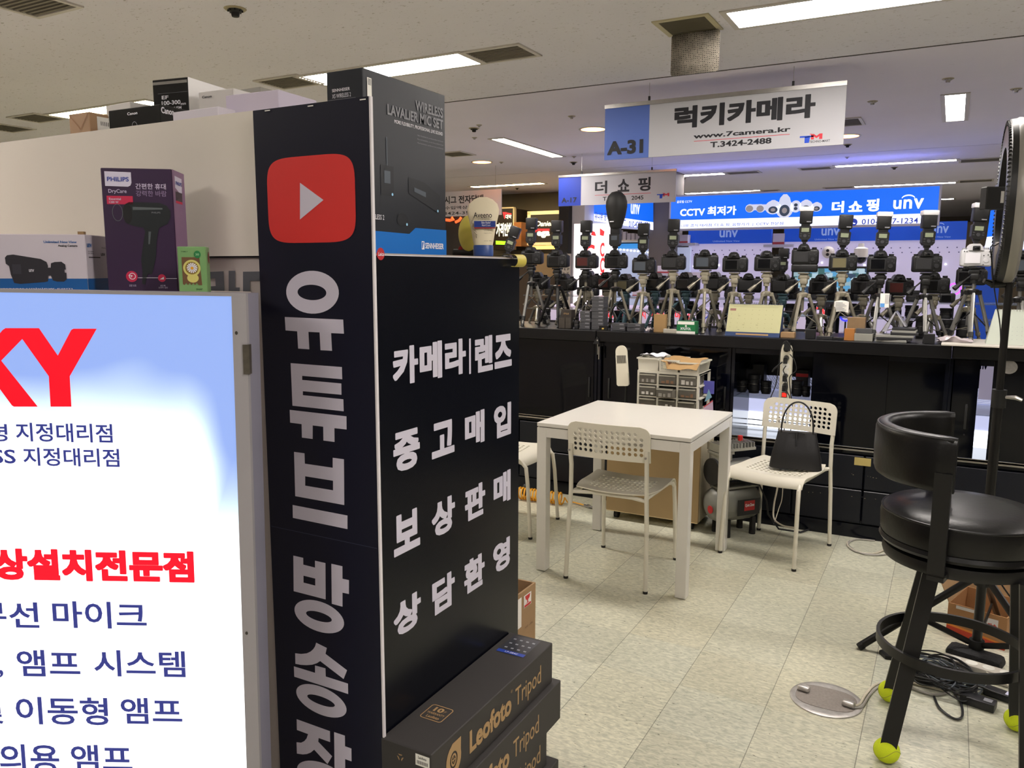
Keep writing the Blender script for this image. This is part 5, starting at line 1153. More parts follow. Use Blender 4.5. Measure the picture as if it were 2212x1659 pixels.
# ================================================================== black shop counter
CF = 4.65; CTZ = 1.088
cab = mk('counter_black_lacquer', (7, 9, 18), .16, coat=.05, spec=.3, var=.1, vs=3); cab2 = mk('drawer_black', (14, 17, 26), .34, var=.12, vs=6, spec=.35); TOPM = mk('counter_top_black', (10, 10, 13), .3, spec=.4)
ZT0 = PY(1500, 748, CF-.03).z          # lower edge of the top's front band
CX0, CXM, CX1 = -3.6, PY(1293, 715, CF).x, 1.9
XR = PY(2057, 748, CF).x
t = thing('countertop', 'long black countertop, left length ending at the clamp, under the leftmost cameras', 'countertop', ((CX0+CXM)/2, CF, ZT0))
MB().rbox(CX0, CF-.035, ZT0, CXM-.004, 5.2, CTZ, .004, 1).build('top', TOPM, t)
t = thing('countertop', 'long black countertop, middle length under the calendar and most cameras', 'countertop', ((CXM+XR)/2, CF, ZT0))
MB().rbox(CXM, CF-.035, ZT0, XR, 5.2, CTZ, .004, 1).build('top', TOPM, t)
t = thing('countertop', 'black countertop at the right, carrying the white board', 'countertop', (1.0, CF, ZT0))
MB().rbox(XR+.003, CF-.035, ZT0+.004, CX1, 5.2, CTZ-.003, .004, 1).build('top', TOPM, t)
X = lambda px_, py_=850: PY(px_, py_, CF).x; Z = lambda py_, px_=1700: PY(px_, py_, CF).z
zsill = Z(967, 1830); zb_ = .08; zt1 = ZT0-.001
GLD = mk('glass_door_black', (3, 4, 10), .08, coat=.0, spec=.35)
CABM = {}
def cabinet(label, x0, x1, opens=(), drawers=2, doors=(), plinth=True):
    t = thing('counter_cabinet', label, 'cabinet', ((x0+x1)/2, CF, 0)); d = CF+.5
    m = MB(); m.box(x0, CF+.05, 0, x1, d-.04, zb_)      # plinth
    m.box(x0, CF, zb_, x0+.018, d, zt1).box(x1-.018, CF, zb_, x1, d, zt1).box(x0+.018, CF+.004, zb_, x1-.018, d, zb_+.018).box(x0+.018, CF+.004, zsill-.03, x1-.018, d, zsill-.012).box(x0+.018, CF+.004, zt1-.03, x1-.018, d, zt1)
    if not opens: m.box(x0+.018, d-.015, zb_, x1-.018, d, zt1)
    m.build('carcass', cab, t)
    m = MB(); m.box(x0, CF-.006, 0.0, x1, CF+.05, zb_-.004); m.build('plinth_board', cab, t)
    m = MB(); m.box(x0, CF-.012, zsill-.012, x1, CF+.004, zsill+.006).box(x0, CF-.012, zsill-.003, x1, CF-.009, zsill+.010); m.build('door_rail', METAL, t)
    n = drawers; w_ = (x1-x0)/max(1, n)
    hz = (zsill-.035-zb_)/2
    for i in range(n):
        for j in range(2):
            m = MB(); m.rbox(x0+w_*i+.004, CF-.004, zb_+hz*j+.004, x0+w_*(i+1)-.004, CF+.012, zb_+hz*(j+1)-.004, .003, 1); m.build('drawer', cab2, t)
    for (a, b, yo, hx) in doors:
        m = MB(); m.rbox(a, CF+yo, zsill+.008, b, CF+yo+.008, zt1-.004, .002, 1); o = m.build('door', GLD, t)
        if hx is not None:
            m = MB(); m.rbox(hx-.006, CF+yo-.010, .66, hx+.006, CF+yo, .79, .003, 2); m.cyl((hx, CF+yo-.004, .63), (hx, CF+yo, .63), .004, n=8); m.build('handle', BLK, o)
    return t
xa = X(1125); 
cabinet('glossy black counter cabinet left of the clamp, left of the white lamp', CX0, CXM-.006, drawers=3, doors=((X(1060), X(1282), .0, X(1273)), (CX0+.03, X(1062), .012, None)))
cabinet('glossy black counter cabinet behind the drawer unit and desk lamp', CXM, X(1576), drawers=2, doors=((X(1300), X(1392), .012, X(1314)), (X(1390), X(1570), .0, X(1566))))
t3 = cabinet('black counter showcase with bright lit gaps behind the right chair', X(1578), XR-.004, opens=1, drawers=3, doors=((X(1752), X(1915), .0, None), (X(1900), XR-.01, .012, None)))
t4 = cabinet('black counter cabinet at the right with a narrow lit gap behind the light stand', XR, CX1, opens=1, drawers=4, doors=((XR+.01, X(2112), .0, X(2090)), (X(2142), CX1-.02, .0, None)))
# showcase interior: light panel low, dark gear on a shelf above
IN = mk('showcase_interior_dark', (10, 12, 20), .5)
LP = glow('showcase_light_panel', (236, 242, 255), 3.0); LP2 = glow('showcase_light_panel_dim', (204, 208, 244), .95)
for tt, a, b in ((t3, X(1578)+.018, X(1752)+.35), (t4, X(2112)-.1, X(2142)+.16)):
    y_ = CF+.42
    m = MB(); m.box(a, y_, zsill-.02, b, y_+.01, Z(838, 1660)+.02); m.build('lit_back', LP2, tt)
    m = MB(); m.box(a, y_-.004, zsill-.02, b, y_, PY(1640, 890, y_).z); m.build('lit_back_low', LP, tt)
    m = MB(); m.box(a, y_, PY(1640, 838, y_).z, b, y_+.012, zt1-.03); m.build('back_board', IN, tt)
    m = MB(); m.box(a, CF+.03, PY(1640, 838, y_).z-.006, b, y_, PY(1640, 838, y_).z+.0); m.build('glass_shelf', mk('glass_shelf', (60, 80, 96), .1, alpha=.5), tt)
m = MB(); y_ = CF+.40
for z_ in (PY(1640, 907, y_).z, PY(1640, 918, y_).z): m.cyl((X(1578)+.02, y_, z_), (X(1752)+.3, y_, z_-.004), .0035, n=6)
m.build('wire_shelf', GINK, t3)
# gear inside the showcase
zsh = PY(1640, 838, CF+.42).z+.0005
def lens(label, x_, y_, z_, r_, h_, grp='lenses inside the lit showcase', mat=DARK, ring=METAL, rz=0):
    t = thing('camera_lens', label, 'lens', (x_, y_, z_), rz, grp); M = WM[t.name]
    MB(M).lathe([(0, 0), (r_*.85, 0), (r_*.88, h_*.12), (r_, h_*.14), (r_, h_*.45), (r_*.95, h_*.47), (r_*.95, h_*.75), (r_*1.04, h_*.78), (r_*1.04, h_), (0, h_)], 20).build('barrel', mat, t)
    MB(M).lathe([(r_*1.005, h_*.5), (r_*1.0, h_*.5), (r_*1.0, h_*.53), (r_*1.005, h_*.53)], 20).build('ring', ring, t)
    return t
for i, (xx, r_, h_, lb) in enumerate(((1603, .030, .07, 'lens at the left end of the lit showcase shelf'), (1629, .036, .11, 'taller lens second from left on the lit showcase shelf'), (1655, .030, .075, 'lens left of the power strip on the lit showcase shelf'), (1722, .032, .09, 'lens right of the power strip on the lit showcase shelf'), (1742, .024, .06, 'small lens at the right end of the lit showcase shelf'))):
    p = PY(xx, 835, CF+.2); lens(lb, p.x, CF+.2, zsh, r_, h_)
for i, (xx, w_, h_, lb, mt) in enumerate(((1612, .10, .09, 'dark box on the upper level of the lit showcase, left', DARK), (1640, .07, .12, 'dark box on the upper level of the lit showcase, centre', BLK), (1735, .07, .10, 'dark box with a red stripe in the upper right of the lit showcase', DARK))):
    p = PY(xx, 790, CF+.33); t = thing('product_box', lb, 'box', (p.x, CF+.33, zsh), 0, 'dark boxes inside the lit showcase'); m = MB(); m.rbox(p.x-w_/2, CF+.31, zsh, p.x+w_/2, CF+.40, zsh+h_+.04, .002, 1); m.build('carton', mt, t)
    if i == 2: m = MB(); m.box(p.x-w_/2, CF+.308, zsh+h_, p.x+w_/2, CF+.3105, zsh+h_+.02); m.build('red_stripe', mk('label_red', (178, 30, 36), .4), t)
# slit between cabinets: white poster
fy = Frame((0, CF+.415, 0), (1, 0, 0), (0, 0, 1)); m = MB(); a = fy.px(2112, 862); b = fy.px(2150, 782); m.frect(fy, a[0], a[1], b[0]+.03, b[1], .001); m.build('poster', mk('poster_white', (206, 196, 212), .5, emit=(190, 180, 205), es=.45), t4)
p = Print(t4, mk('print_navy', (40, 60, 150), .5)); p.add('unv', fy, fy.rect(2108, 797, 2134, 786), .03, .002)
# drawer label, round speaker grille, chips
fc = Frame((0, CF-.004, 0), (1, 0, 0), (0, 0, 1)); a = fc.px(1845, 1004); b = fc.px(1882, 991)
m = MB(); m.frect(fc, a[0], a[1], b[0], b[1], .0015); m.build('label_holder', mk('label_ochre', (176, 158, 96), .5), t3)
fc2 = Frame((0, CF-.002, 0), (1, 0, 0), (0, 0, 1)); m = MB(); a = fc2.px(2180, 793); m.fdisc(fc2, a[0], a[1], .036, .034, .002); m.build('round_grille', mk('grey_disc', (140, 136, 134), .5, .2, var=.3, vs=90), t4)
rnd = random.Random(4); m = MB()
for q in range(46):
    xx = rnd.uniform(1640, 1900); f_ = fc
    u_, v_ = f_.px(xx, rnd.choice((1008, 1058, 1120, 1128))+rnd.uniform(-3, 3)+(xx-1700)*.12); m.frect(f_, u_, v_, u_+rnd.uniform(.002, .006), v_+rnd.uniform(.001, .003), .0008)
m.build('paint_chips', mk('chip_cream', (170, 160, 130), .8), t3)
# glass-edge glints, clamp
t = thing('clamp', 'small black clamp with steel screw gripping the joint of the countertop', 'clamp', (CXM, CF-.05, CTZ)); M = Matrix.Translation((PY(1292, 725, CF-.04).x, CF-.045, ZT0-.01))
m = MB(M); m.prism([(-.03, -.004), (.012, -.004), (.006, .028), (-.004, .045), (-.01, .028)], -.006, .006, M=Matrix.Rotation(math.pi/2, 4, 'X')); m.build('jaw', BLK, t)
m = MB(M); m.cyl((0, 0, -.07), (0, 0, .02), .003, n=8); m.ball((0, -.002, .018), .006); m.build('screw', METAL, t)
m = MB(M); m.box(.006, .0, -.10, .012, .006, -.02); m.build('strap', METAL, t)

# ------------------------------------------------------------------ power strip hanging on the counter
YP = CF-.04; t = thing('power_strip', 'long white power strip with red switch hanging from the counter edge', 'power strip', (0, 0, 0))
pt = PY(1700, 742, YP); pb_ = PY(1694, 872, YP); L0 = (pt-pb_).length; ang = math.atan2((pt-pb_).x, (pt-pb_).z)
T = Matrix.Translation((pb_.x, YP, pb_.z)) @ Matrix.Rotation(ang, 4, 'Y'); hw = .030
t.location = (pb_.x, YP, pb_.z); WM[t.name] = Matrix.Translation(t.location)
o_ = [(-hw, .006), (-hw+.006, 0), (hw-.006, 0), (hw, .006), (hw, L0-hw)]+[(hw*math.cos(a), L0-hw+hw*math.sin(a)) for a in (math.pi*i/12 for i in range(1, 12))]+[(-hw, L0-hw)]
STC = mk('strip_cream', (212, 206, 186), .45)
m = MB(T @ Matrix.Rotation(math.pi/2, 4, 'X')); m.prism(o_, -.03, .008, holes=[el(0, L0-hw, .017, .017, 0, 20)]); m.build('body', STC, t)
for i in range(4):
    z_ = .10+i*(L0-.20)/3.6; m = MB(T); m.cyl((0, -.0085, z_), (0, -.0095, z_), .019, n=20); m.build('socket', mk('socket_white', (224, 222, 214), .4), t)
m = MB(T); m.box(-.014, -.014, .038, .014, -.008, .066); m.build('switch_frame', BLK, t)
m = MB(T); m.rbox(-.011, -.017, .041, .011, -.013, .063, .001, 1); m.build('red_switch', glow('switch_red', (255, 40, 30), 1.6), t)
m = MB(T)
for z_, s in ((.105, 1), (.16, .9), (.26, 1)): m.cyl((0.002, -.010, z_), (.004, -.045, z_-.006), .015*s, .011*s, n=14); m.box(-.008, -.045, z_-.03, .012, -.028, z_)
m.box(-.01, -.03, .30, .022, -.01, .345, M=Matrix.Rotation(.0, 4, 'Z')); m.build('plug', BLK, t)
def hang(label, pts, r=.0028, mat=CK, Y=YP-.05, g='cords hanging at the power strip'):
    return cable('cord', label, [PY(a, b, Y+c) for a, b, c in pts], r, mat, 'cord', group=g)
hang('black cord looping from the top of the power strip down its left side', [(1712, 760, 0), (1700, 737, 0), (1688, 750, 0), (1682, 790, 0), (1676, 830, 0), (1664, 862, 0), (1655, 905, .02)])
hang('thin black cord falling along the right side of the power strip', [(1706, 765, 0), (1716, 778, 0), (1720, 800, 0), (1706, 815, .0), (1708, 850, 0), (1712, 880, 0), (1708, 930, 0)])
hang('black cord crossing the red switch of the power strip', [(1695, 820, -.01), (1700, 845, -.01), (1706, 862, -.01), (1698, 900, 0), (1690, 960, 0)])
hang('black cord bent across the middle sockets of the power strip', [(1698, 790, -.02), (1692, 800, -.02), (1697, 812, -.02), (1701, 835, -.02), (1697, 850, -.02)])
hang('short black cord with plug sticking out left of the power strip', [(1690, 782, 0), (1680, 790, 0), (1672, 797, -.0), (1668, 803, 0)], .004)
hang('pale cord dropping behind the right chair to the floor', [(1684, 900, 0), (1682, 960, 0), (1681, 1040, 0), (1672, 1090, 0), (1672, 1120, -.02), (1690, 1135, -.06), (1715, 1140, -.08)], .005, CW)
hang('second pale cord slanting down behind the right chair', [(1694, 905, 0), (1692, 990, 0), (1690, 1070, 0), (1682, 1100, 0), (1672, 1132, -.04)], .0025, CW)
cable('cable_coil', 'grey and white cable coiled on the floor in front of the counter', [fz(1830+18*0, 1170)]+[fz(*q) for q in ((1832, 1180), (1848, 1190), (1880, 1196), (1905, 1190), (1925, 1178), (1960, 1176), (1990, 1180))], .0045, CW, 'cable')
cable('cable_coil', 'thin grey loops of cable around the coil near the counter foot', [fz(*q) for q in ((1835, 1168), (1830, 1178), (1850, 1192), (1890, 1198), (1920, 1196), (1932, 1186), (1922, 1178), (1930, 1190), (1900, 1199), (1860, 1195), (1833, 1176), (1850, 1165), (1890, 1168))], .0035, CG, 'cable')

# ================================================================== cameras, flashes and tripods
CBK = mk('camera_black', (14, 14, 16), .45, bump=.1, bs=300); LCD = mk('camera_screen', (12, 13, 16), .12); LCDG = mk('camera_screen_grey', (70, 76, 84), .25); LCDR = mk('camera_screen_red', (70, 26, 24), .3)
LCDF = mk('flash_display', (128, 136, 112), .35); CWH = mk('camera_white', (190, 189, 192), .4); LCDW = mk('camera_screen_white', (214, 212, 218), .35)
TRC = mk('tripod_champagne', (128, 123, 110), .38, .5, var=.05); TRS = mk('tripod_silver', (140, 139, 136), .3, .7); TRB = mk('tripod_black', (16, 16, 17), .4); TRT = mk('tripod_teal', (70, 98, 108), .4, .3)
CLR = mk('tripod_clear_grip', (136, 130, 114), .3, var=.15, vs=90)
SCN = mk('screen_olive', (104, 98, 74), .2)
def make_camera(body=CBK, scr=LCD, grip=False, name='camera', hump=True, film=False):
    """back of a camera faces -Y; base at z=0"""
    t = thing(name, 'camera', 'camera', (0, 0, 0)); b = .042 if grip else 0; w_ = .145
    m = MB(); m.rbox(-w_/2, -.018, b, w_/2, .03, b+.088, .012, 3)
    m.rbox(w_/2-.045, .0, b+.004, w_/2+.002, .052, b+.082, .012, 3)
    if grip: m.rbox(-w_/2+.002, -.018, 0, w_/2, .034, b+.004, .010, 3)
    m.build('body', body, t)
    if hump:
        m = MB(); m.prism([(-.036, 0), (.036, 0), (.026, .024), (.016, .034), (-.016, .034), (-.026, .024)], -.024, .045, M=Matrix.Translation((-.008, .0, b+.083)) @ Matrix.Rotation(math.pi/2, 4, 'X') @ Matrix.Diagonal((1, 1, -1, 1))); m.build('viewfinder_hump', body, t)
        m = MB(); m.rbox(-.026, -.030, b+.082, .010, -.020, b+.106, .006, 3); m.build('eyecup', BLK, t)
        m = MB(); m.rbox(-.018, -.0315, b+.088, .002, -.0295, b+.100, .002, 2); m.build('eyepiece', LCD, t)
    m = MB(); m.rbox(-w_/2+.012, -.0215, b+.014, .018, -.0175, b+.073, .002, 1); m.build('screen_frame', mk('screen_bezel', (44, 44, 46), .4) if body is CBK else body, t)
    m = MB(); m.box(-w_/2+.017, -.0225, b+.018, .013, -.0214, b+.069); m.build('screen', scr, t)
    m = MB(); m.lathe([(0, -.0225+.002), (.011, -.0205), (.0125, -.018)], 20, M=Matrix.Translation((.042, 0, b+.032)) @ Matrix.Rotation(math.pi/2, 4, 'X') @ Matrix.Diagonal((1, 1, -1, 1)) @ Matrix.Translation((0, 0, 0))); m.M = Matrix()
    m = MB(); m.cyl((.042, -.018, b+.032), (.042, -.022, b+.032), .013, .011, n=20); m.cyl((.042, -.022, b+.032), (.042, -.0225, b+.032), .005, n=12); m.build('rear_dial', mk('dial_dark', (40, 40, 42), .35) if body is CBK else body, t)
    m = MB()
    for x_, z_ in ((.030, .056), (.050, .060), (.060, .05), (.030, .010), (-.062, .078), (-.050, .078), (.055, .076), (.064, .072)): m.cyl((x_, -.0175, b+z_), (x_, -.0205, b+z_), .003, n=8)
    m.build('buttons', mk('button_grey', (58, 58, 62), .4), t)
    m = MB(); m.cyl((.048, .012, b+.087), (.048, .012, b+.098), .013, n=18); m.cyl((-.055, .010, b+.087), (-.055, .010, b+.096), .011, n=18); m.box(-.016, -.004, b+.116, .000, .014, b+.119); m.build('top_dials', body if body is not CWH else mk('dial_grey', (150, 150, 154), .4), t)
    m = MB(); m.cyl((-.008, .03, b+.044), (-.008, .05, b+.044), .032, n=24); m.build('lens_mount', BLK, t)
    return t
def make_flash(diff=None, cap='none', soft=False):
    """speedlight, foot at z=0"""
    t = thing('flash_unit', 'flash', 'flash', (0, 0, 0))
    m = MB(); m.rbox(-.010, -.012, 0, .010, .012, .014, .002, 1); m.rbox(-.017, -.014, .010, .017, .014, .026, .005, 2); m.build('foot', BLK, t)
    m = MB(); m.prism([(-.020, .022), (.020, .022), (.031, .036), (.032, .092), (.026, .098), (-.026, .098), (-.032, .092), (-.031, .036)], -.02, .022, M=Matrix.Rotation(math.pi/2, 4, 'X')); m.build('body', CBK, t)
    m = MB(); m.box(-.020, -.0235, .066, .020, -.0219, .088); m.build('display', LCDF, t)
    m = MB(); m.cyl((0, -.0219, .045), (0, -.025, .045), .009, n=16)
    for s in (-1, 1):
        for z_ in (.052, .040): m.rbox(s*.022-.005, -.0245, z_, s*.022+.005, -.0219, z_+.006, .001, 1)
    m.build('controls', mk('button_grey', (58, 58, 62), .4), t)
    m = MB(); m.rbox(-.024, -.016, .096, .024, .02, .118, .004, 2); m.build('neck', BLK, t)
    m = MB(); m.rbox(-.035, -.024, .112, .035, .032, .190, .006, 2); m.build('head', CBK, t)
    m = MB(); m.box(.004, -.0255, .120, .028, -.0238, .125); m.build('brand_mark', GINK, t)
    if diff: m = MB(); m.rbox(-.039, -.028, .180, .039, .036, .206, .005, 2); m.build('diffuser_cap', diff, t)
    return t
def make_tripod(h, metal, head, style=0, foot=.12, rz=0):
    """counter tripod, total height h, camera plate on top"""
    t = thing('tripod', 'tripod', 'tripod', (0, 0, 0)); hh = .075; hub = h-hh-.055
    m = MB(); m.rbox(-.030, -.028, h-.010, .030, .028, h-.0006, .003, 1); m.build('camera_plate', head, t)
    m = MB(); m.rbox(-.024, -.020, h-.040, .024, .020, h-.010, .008, 2); m.rbox(-.018, -.022, h-.068, .022, .016, h-.034, .008, 2); m.cyl((-.03, 0, h-.03), (.03, 0, h-.03), .010, n=12); m.cyl((0, 0, h-.085), (0, 0, h-.065), .017, n=14); m.build('pan_head', CLR if head is TRC else head, t)
    m = MB(); m.tube([(-.015, -.01, h-.045), (-.045, -.035, h-.075), (-.055, -.042, h-.085), (-.082, -.062, h-.115)], [.004, .004, .010, .0125], 10); m.build('pan_handle', head, t)
    m = MB(); m.cyl((0, 0, hub-.09), (0, 0, h-.075), .0085, n=12); m.build('centre_column', metal, t)
    m = MB(); m.lathe([(0, hub-.012), (.022, hub-.012), (.028, hub), (.028, hub+.010), (.016, hub+.016), (0, hub+.016)], 18); 
    for i in range(3): a = rz+i*2*math.pi/3; m.rbox(.018, -.011, hub-.016, .042, .011, hub+.008, .003, 1, M=Matrix.Rotation(a, 4, 'Z'))
    m.build('hub', CLR if head is TRC else head, t)
    for i in range(3):
        a = rz+i*2*math.pi/3; c, s_ = math.cos(a), math.sin(a); P0 = Vector((.034*c, .034*s_, hub-.006)); P1 = Vector((foot*c, foot*s_, .0))
        L_ = P0.lerp(P1, .80); m = MB(); m.tube([P0, L_], .0098, 10); m.tube([L_, P0.lerp(P1, .97)], .0075, 10); o = m.build('leg', metal, t)
        m = MB(); m.tube([P0.lerp(P1, .76), P0.lerp(P1, .86)], .0125, 10); m.tube([P0.lerp(P1, .94), P1+Vector((0, 0, .001))], [.009, .010], 10); m.build('leg_lock', CLR if head is TRC else head, o)
        m = MB(); q = P0.lerp(P1, .70); m.tube([(0, 0, max(hub-.10, .05)), q], .0032, 6); m.build('brace', head, o)
    return t
CTOP = CTZ+.0006
def place(o, p, rz=0, label=None, group=None):
    o.location = p; o.rotation_euler = (0, 0, rz); WM[o.name] = Matrix.Translation(Vector(p)) @ Matrix.Rotation(rz, 4, 'Z')
    if label: o['label'] = label
    if group: o['group'] = group
    return o
HC = YAW*-1*0
cams = {'black': make_camera(), 'grey': make_camera(scr=LCDG), 'red': make_camera(scr=LCDR), 'olive': make_camera(scr=SCN), 'grip': make_camera(scr=mk('screen_closed', (36, 36, 38), .5), grip=True), 'white': make_camera(CWH, LCDW), 'closed': make_camera(scr=mk('screen_closed', (36, 36, 38), .5))}
DW = mk('diffuser_milky', (206, 204, 208), .45); flz = {'plain': make_flash(), 'diff': make_flash(DW)}
used = set()
def camera(kind, px_, py_, Y, label, yaw=0, g='cameras along the countertop'):
    """py_ = pixel of the camera base"""
    p = PY(px_, py_, Y); o = cams[kind]
    if kind in used: o = dup(o, p, yaw, label, g)
    else: used.add(kind); place(o, p, yaw, label, g)
    return o, p
def flash(kind, p, label, yaw=0, tilt=0, zoff=.118, s=1.0):
    o = flz[kind]; loc = Vector(p)+Vector((-.008, .004, zoff)); loc = Vector((p[0]-.008*math.cos(yaw), p[1]+.004, p[2]+zoff))
    k_ = 'f'+kind
    if k_ in used: o = dup(o, loc, yaw, label, 'flash units on the cameras', None)
    else: used.add(k_); place(o, loc, yaw, label, 'flash units on the cameras')
    o.rotation_euler = (0, tilt, yaw); o.scale = (s, s, s); return o
yawc = -YAW*0
FY = 4.84
rows = [ # kind, px, base py, label, flash, tilt, tripod metal, head, desc
 ('black', 1097, 585, 'black camera at the far left of the front row, half behind the yellow tape', 'plain', .35, TRS, TRB, 'first flash from the left, its head tilted beside the cream tube'),
 ('black', 1148, 571, 'black camera second from the left, in front of the dark shop sign', 'plain', .03, TRS, TRB, 'flash second from the left, below the script shop sign'),
 ('black', 1204, 578, 'black camera third from the left on an all black tripod', 'plain', .0, TRB, TRB, 'flash third from the left, beside the red lettered sign'),
 ('red', 1266, 580, 'black camera with dark red screen, fourth from the left', 'plain', .02, TRC, TRB, 'flash fourth from the left, before the red lettered lit column'),
 ('black', 1330, 580, 'black camera under the large round flash diffuser', None, 0, TRC, TRB, None),
 ('grey', 1390, 590, 'black camera right of the large diffuser, with bright edged screen', 'plain', .01, TRC, TRC, 'flash right of the large round diffuser'),
 ('closed', 1454, 583, 'black film style camera with plain back, before the grey pillar', 'plain', .02, TRC, TRC, 'flash before the grey pillar, its display unlit'),
 ('grey', 1524, 582, 'black camera with grey screen and no flash, first of three bare cameras', None, 0, TRC, TRC, None),
 ('black', 1587, 588, 'black camera without flash above the yellow desk calendar, left of two', None, 0, TRC, TRC, None),
 ('black', 1657, 586, 'black camera without flash above the right edge of the desk calendar', None, 0, TRC, TRC, None),
 ('grip', 1737, 588, 'black camera with battery grip and folded screen', 'diff', .02, TRC, TRC, 'flash with white cap on the camera with battery grip'),
 ('olive', 1820, 585, 'black camera with olive brown screen, right of the one with battery grip', 'plain', .06, TRC, TRC, 'flash without cap, left of the phone number on the blue sign'),
 ('black', 1903, 588, 'black camera over the tripod with a hanging price card', 'diff', .04, TRS, TRB, 'flash with clear white cap before the printed phone number'),
 ('closed', 2001, 588, 'black camera with closed screen, left of the white camera', 'diff', .02, TRS, TRB, 'flash with white cap at the right end of the phone number'),
 ('white', 2107, 576, 'white camera, the only white one, beside the ring light', 'diff', .07, TRS, TRB, 'flash with white cap tilted on the white camera'),
 ('grey', 2207, 592, 'black camera cut by the right picture edge, behind the ring light', None, 0, TRS, TRB, None)]
tn = ['leftmost', 'second from left', 'third from left, all black', 'fourth from left with pale legs', 'under the large round diffuser camera', 'right of the large diffuser, before the kraft cup', 'behind the kraft cup and white carton', 'with a black label on its leg, behind the green gum box', 'behind the left half of the desk calendar', 'behind the right half of the desk calendar', 'under the camera with battery grip', 'with a paper receipt on it', 'with a hanging price card', 'standing behind the stack of disc cases', 'under the white camera', 'at the right picture edge behind the white board']
for i, (kd, px_, py_, lb, fk, tilt, me_, hd_, fl_lb) in enumerate(rows):
    yaw_ = R(random.uniform(-7, 7))+R(12)
    o, p = camera(kd, px_, py_, FY, lb, yaw_)
    if fk: flash(fk, p, fl_lb, yaw_, tilt, .160 if kd == 'grip' else .118)
    h_ = p.z-CTOP-.0006
    tr = make_tripod(h_, me_, hd_, foot=.118 if me_ is not TRB else .14, rz=R(-90+random.uniform(-25, 25)) if i != 2 else R(-60))
    place(tr, (p.x, FY, CTOP), R(random.uniform(-8, 8)), 'countertop camera tripod '+tn[i], 'tripods along the countertop')
# large diffuser flash
p = PY(1330, 580, FY); t = thing('flash_unit', 'flash with large round black diffuser head covering part of the smaller hanging sign', 'flash', (p.x-.008, FY+.004, p.z+.118)); M = WM[t.name]
sc_ = 1
m = MB(M); m.rbox(-.010, -.012, 0, .010, .012, .014, .002, 1); m.rbox(-.017, -.014, .010, .017, .014, .026, .005, 2); m.build('foot', BLK, t)
m = MB(M); m.prism([(-.022, .022), (.022, .022), (.034, .036), (.034, .098), (-.034, .098), (-.034, .036)], -.02, .022, M=Matrix.Rotation(math.pi/2, 4, 'X')); m.build('body', CBK, t)
m = MB(M); m.box(-.020, -.0235, .060, .020, -.0219, .088); m.build('display', LCDG, t)
m = MB(M); m.rbox(-.030, -.020, .096, .032, .024, .150, .006, 2); m.build('neck', BLK, t)
m = MB(M @ Matrix.Translation((.003, 0, 0))); m.lathe([(0, .135), (.036, .137), (.041, .15), (.060, .22), (.068, .27), (.067, .30), (.055, .335), (.032, .358), (0, .366)], 32); m.build('diffuser_dome', mk('diffuser_black', (24, 24, 24), .6), t)
m = MB(M); m.box(-.020, -.054, .172, .006, -.046, .177); m.build('brand_mark', WINK, t)
# the lower row behind
BYR = 5.06
b2 = [(1163, 624, 'black', 'lower black camera between the two leftmost tripods'), (1220, 628, 'black', 'lower black camera behind the all black tripod'), (1273, 622, 'black', 'lower black camera left of the stacked battery boxes'), (1312, 626, 'red', 'lower camera with reddish back above the stacked battery boxes'), (1352, 630, 'olive', 'lower camera with pale top, behind the kraft cup tripod'), (1417, 628, 'black', 'lower black camera between the two champagne tripods by the kraft cup'), (1483, 628, 'black', 'lower black camera behind the green gum box'), (1545, 628, 'closed', 'lower black camera between gum box and desk calendar'),
      (1618, 632, 'closed', 'lower black camera just above the desk calendar'), (1692, 634, 'closed', 'lower camera with its own flash, right of the desk calendar'), (1775, 636, 'black', 'lower black camera between battery grip camera and receipt'), (1866, 636, 'black', 'lower black camera above the amber box'), (1942, 638, 'red', 'lower camera with red reflection on its screen'), (2018, 634, 'black', 'lower black camera behind the disc case tripod'), (2096, 616, 'black', 'lower black camera directly under the white camera')]
for i, (px_, py_, kd, lb) in enumerate(b2):
    o, p = camera(kd, px_, py_, BYR, lb, R(random.uniform(-10, 16)), 'cameras of the lower row behind')
    h_ = p.z-CTOP-.0006
    tr = make_tripod(h_, TRT if i in (4, 5, 6, 9) else TRS, TRT if i in (4, 5, 6, 9) else TRC, foot=.085, rz=R(random.uniform(0, 120))); place(tr, (p.x, BYR, CTOP), 0, 'small tripod carrying the '+lb, 'small tripods of the lower row')
    if i == 9: flash('plain', p, 'small flash on the lower camera right of the desk calendar', 0, 0, .118, .8)

# ------------------------------------------------------------------ small goods on the counter
def cpt(px_, Y=4.70): q = PY(px_, 730, Y); return q.x
def cbox(label, x0, x1, py0, Y, d_, mat, name='product_box', cat='box', g=None, z0=None, rz=0, word=None, wm=WINK):
    a = PY(x0, 700, Y).x; b = PY(x1, 700, Y).x; z0 = CTOP if z0 is None else z0; zt_ = PY((x0+x1)/2, py0, Y).z
    t = thing(name, label, cat, (b, Y, z0), rz, g); M = WM[t.name]; MB(M).rbox(-(b-a), 0, 0, 0, d_, zt_-z0, .0012, 1).build('carton', mat, t)
    if word: F = Frame(M @ Vector((-(b-a), 0, 0)), M.to_3x3() @ Vector((1, 0, 0)), (0, 0, 1)); p = Print(t, wm); w_ = b-a; h_ = zt_-z0; p.add(word[0], F, (w_*word[1], h_*word[2], w_*word[3], h_*word[4]), .02)
    return t, a, b, zt_
BAT = mk('battery_box_grey', (66, 66, 70), .5, var=.05)
bh = .0225
names = []
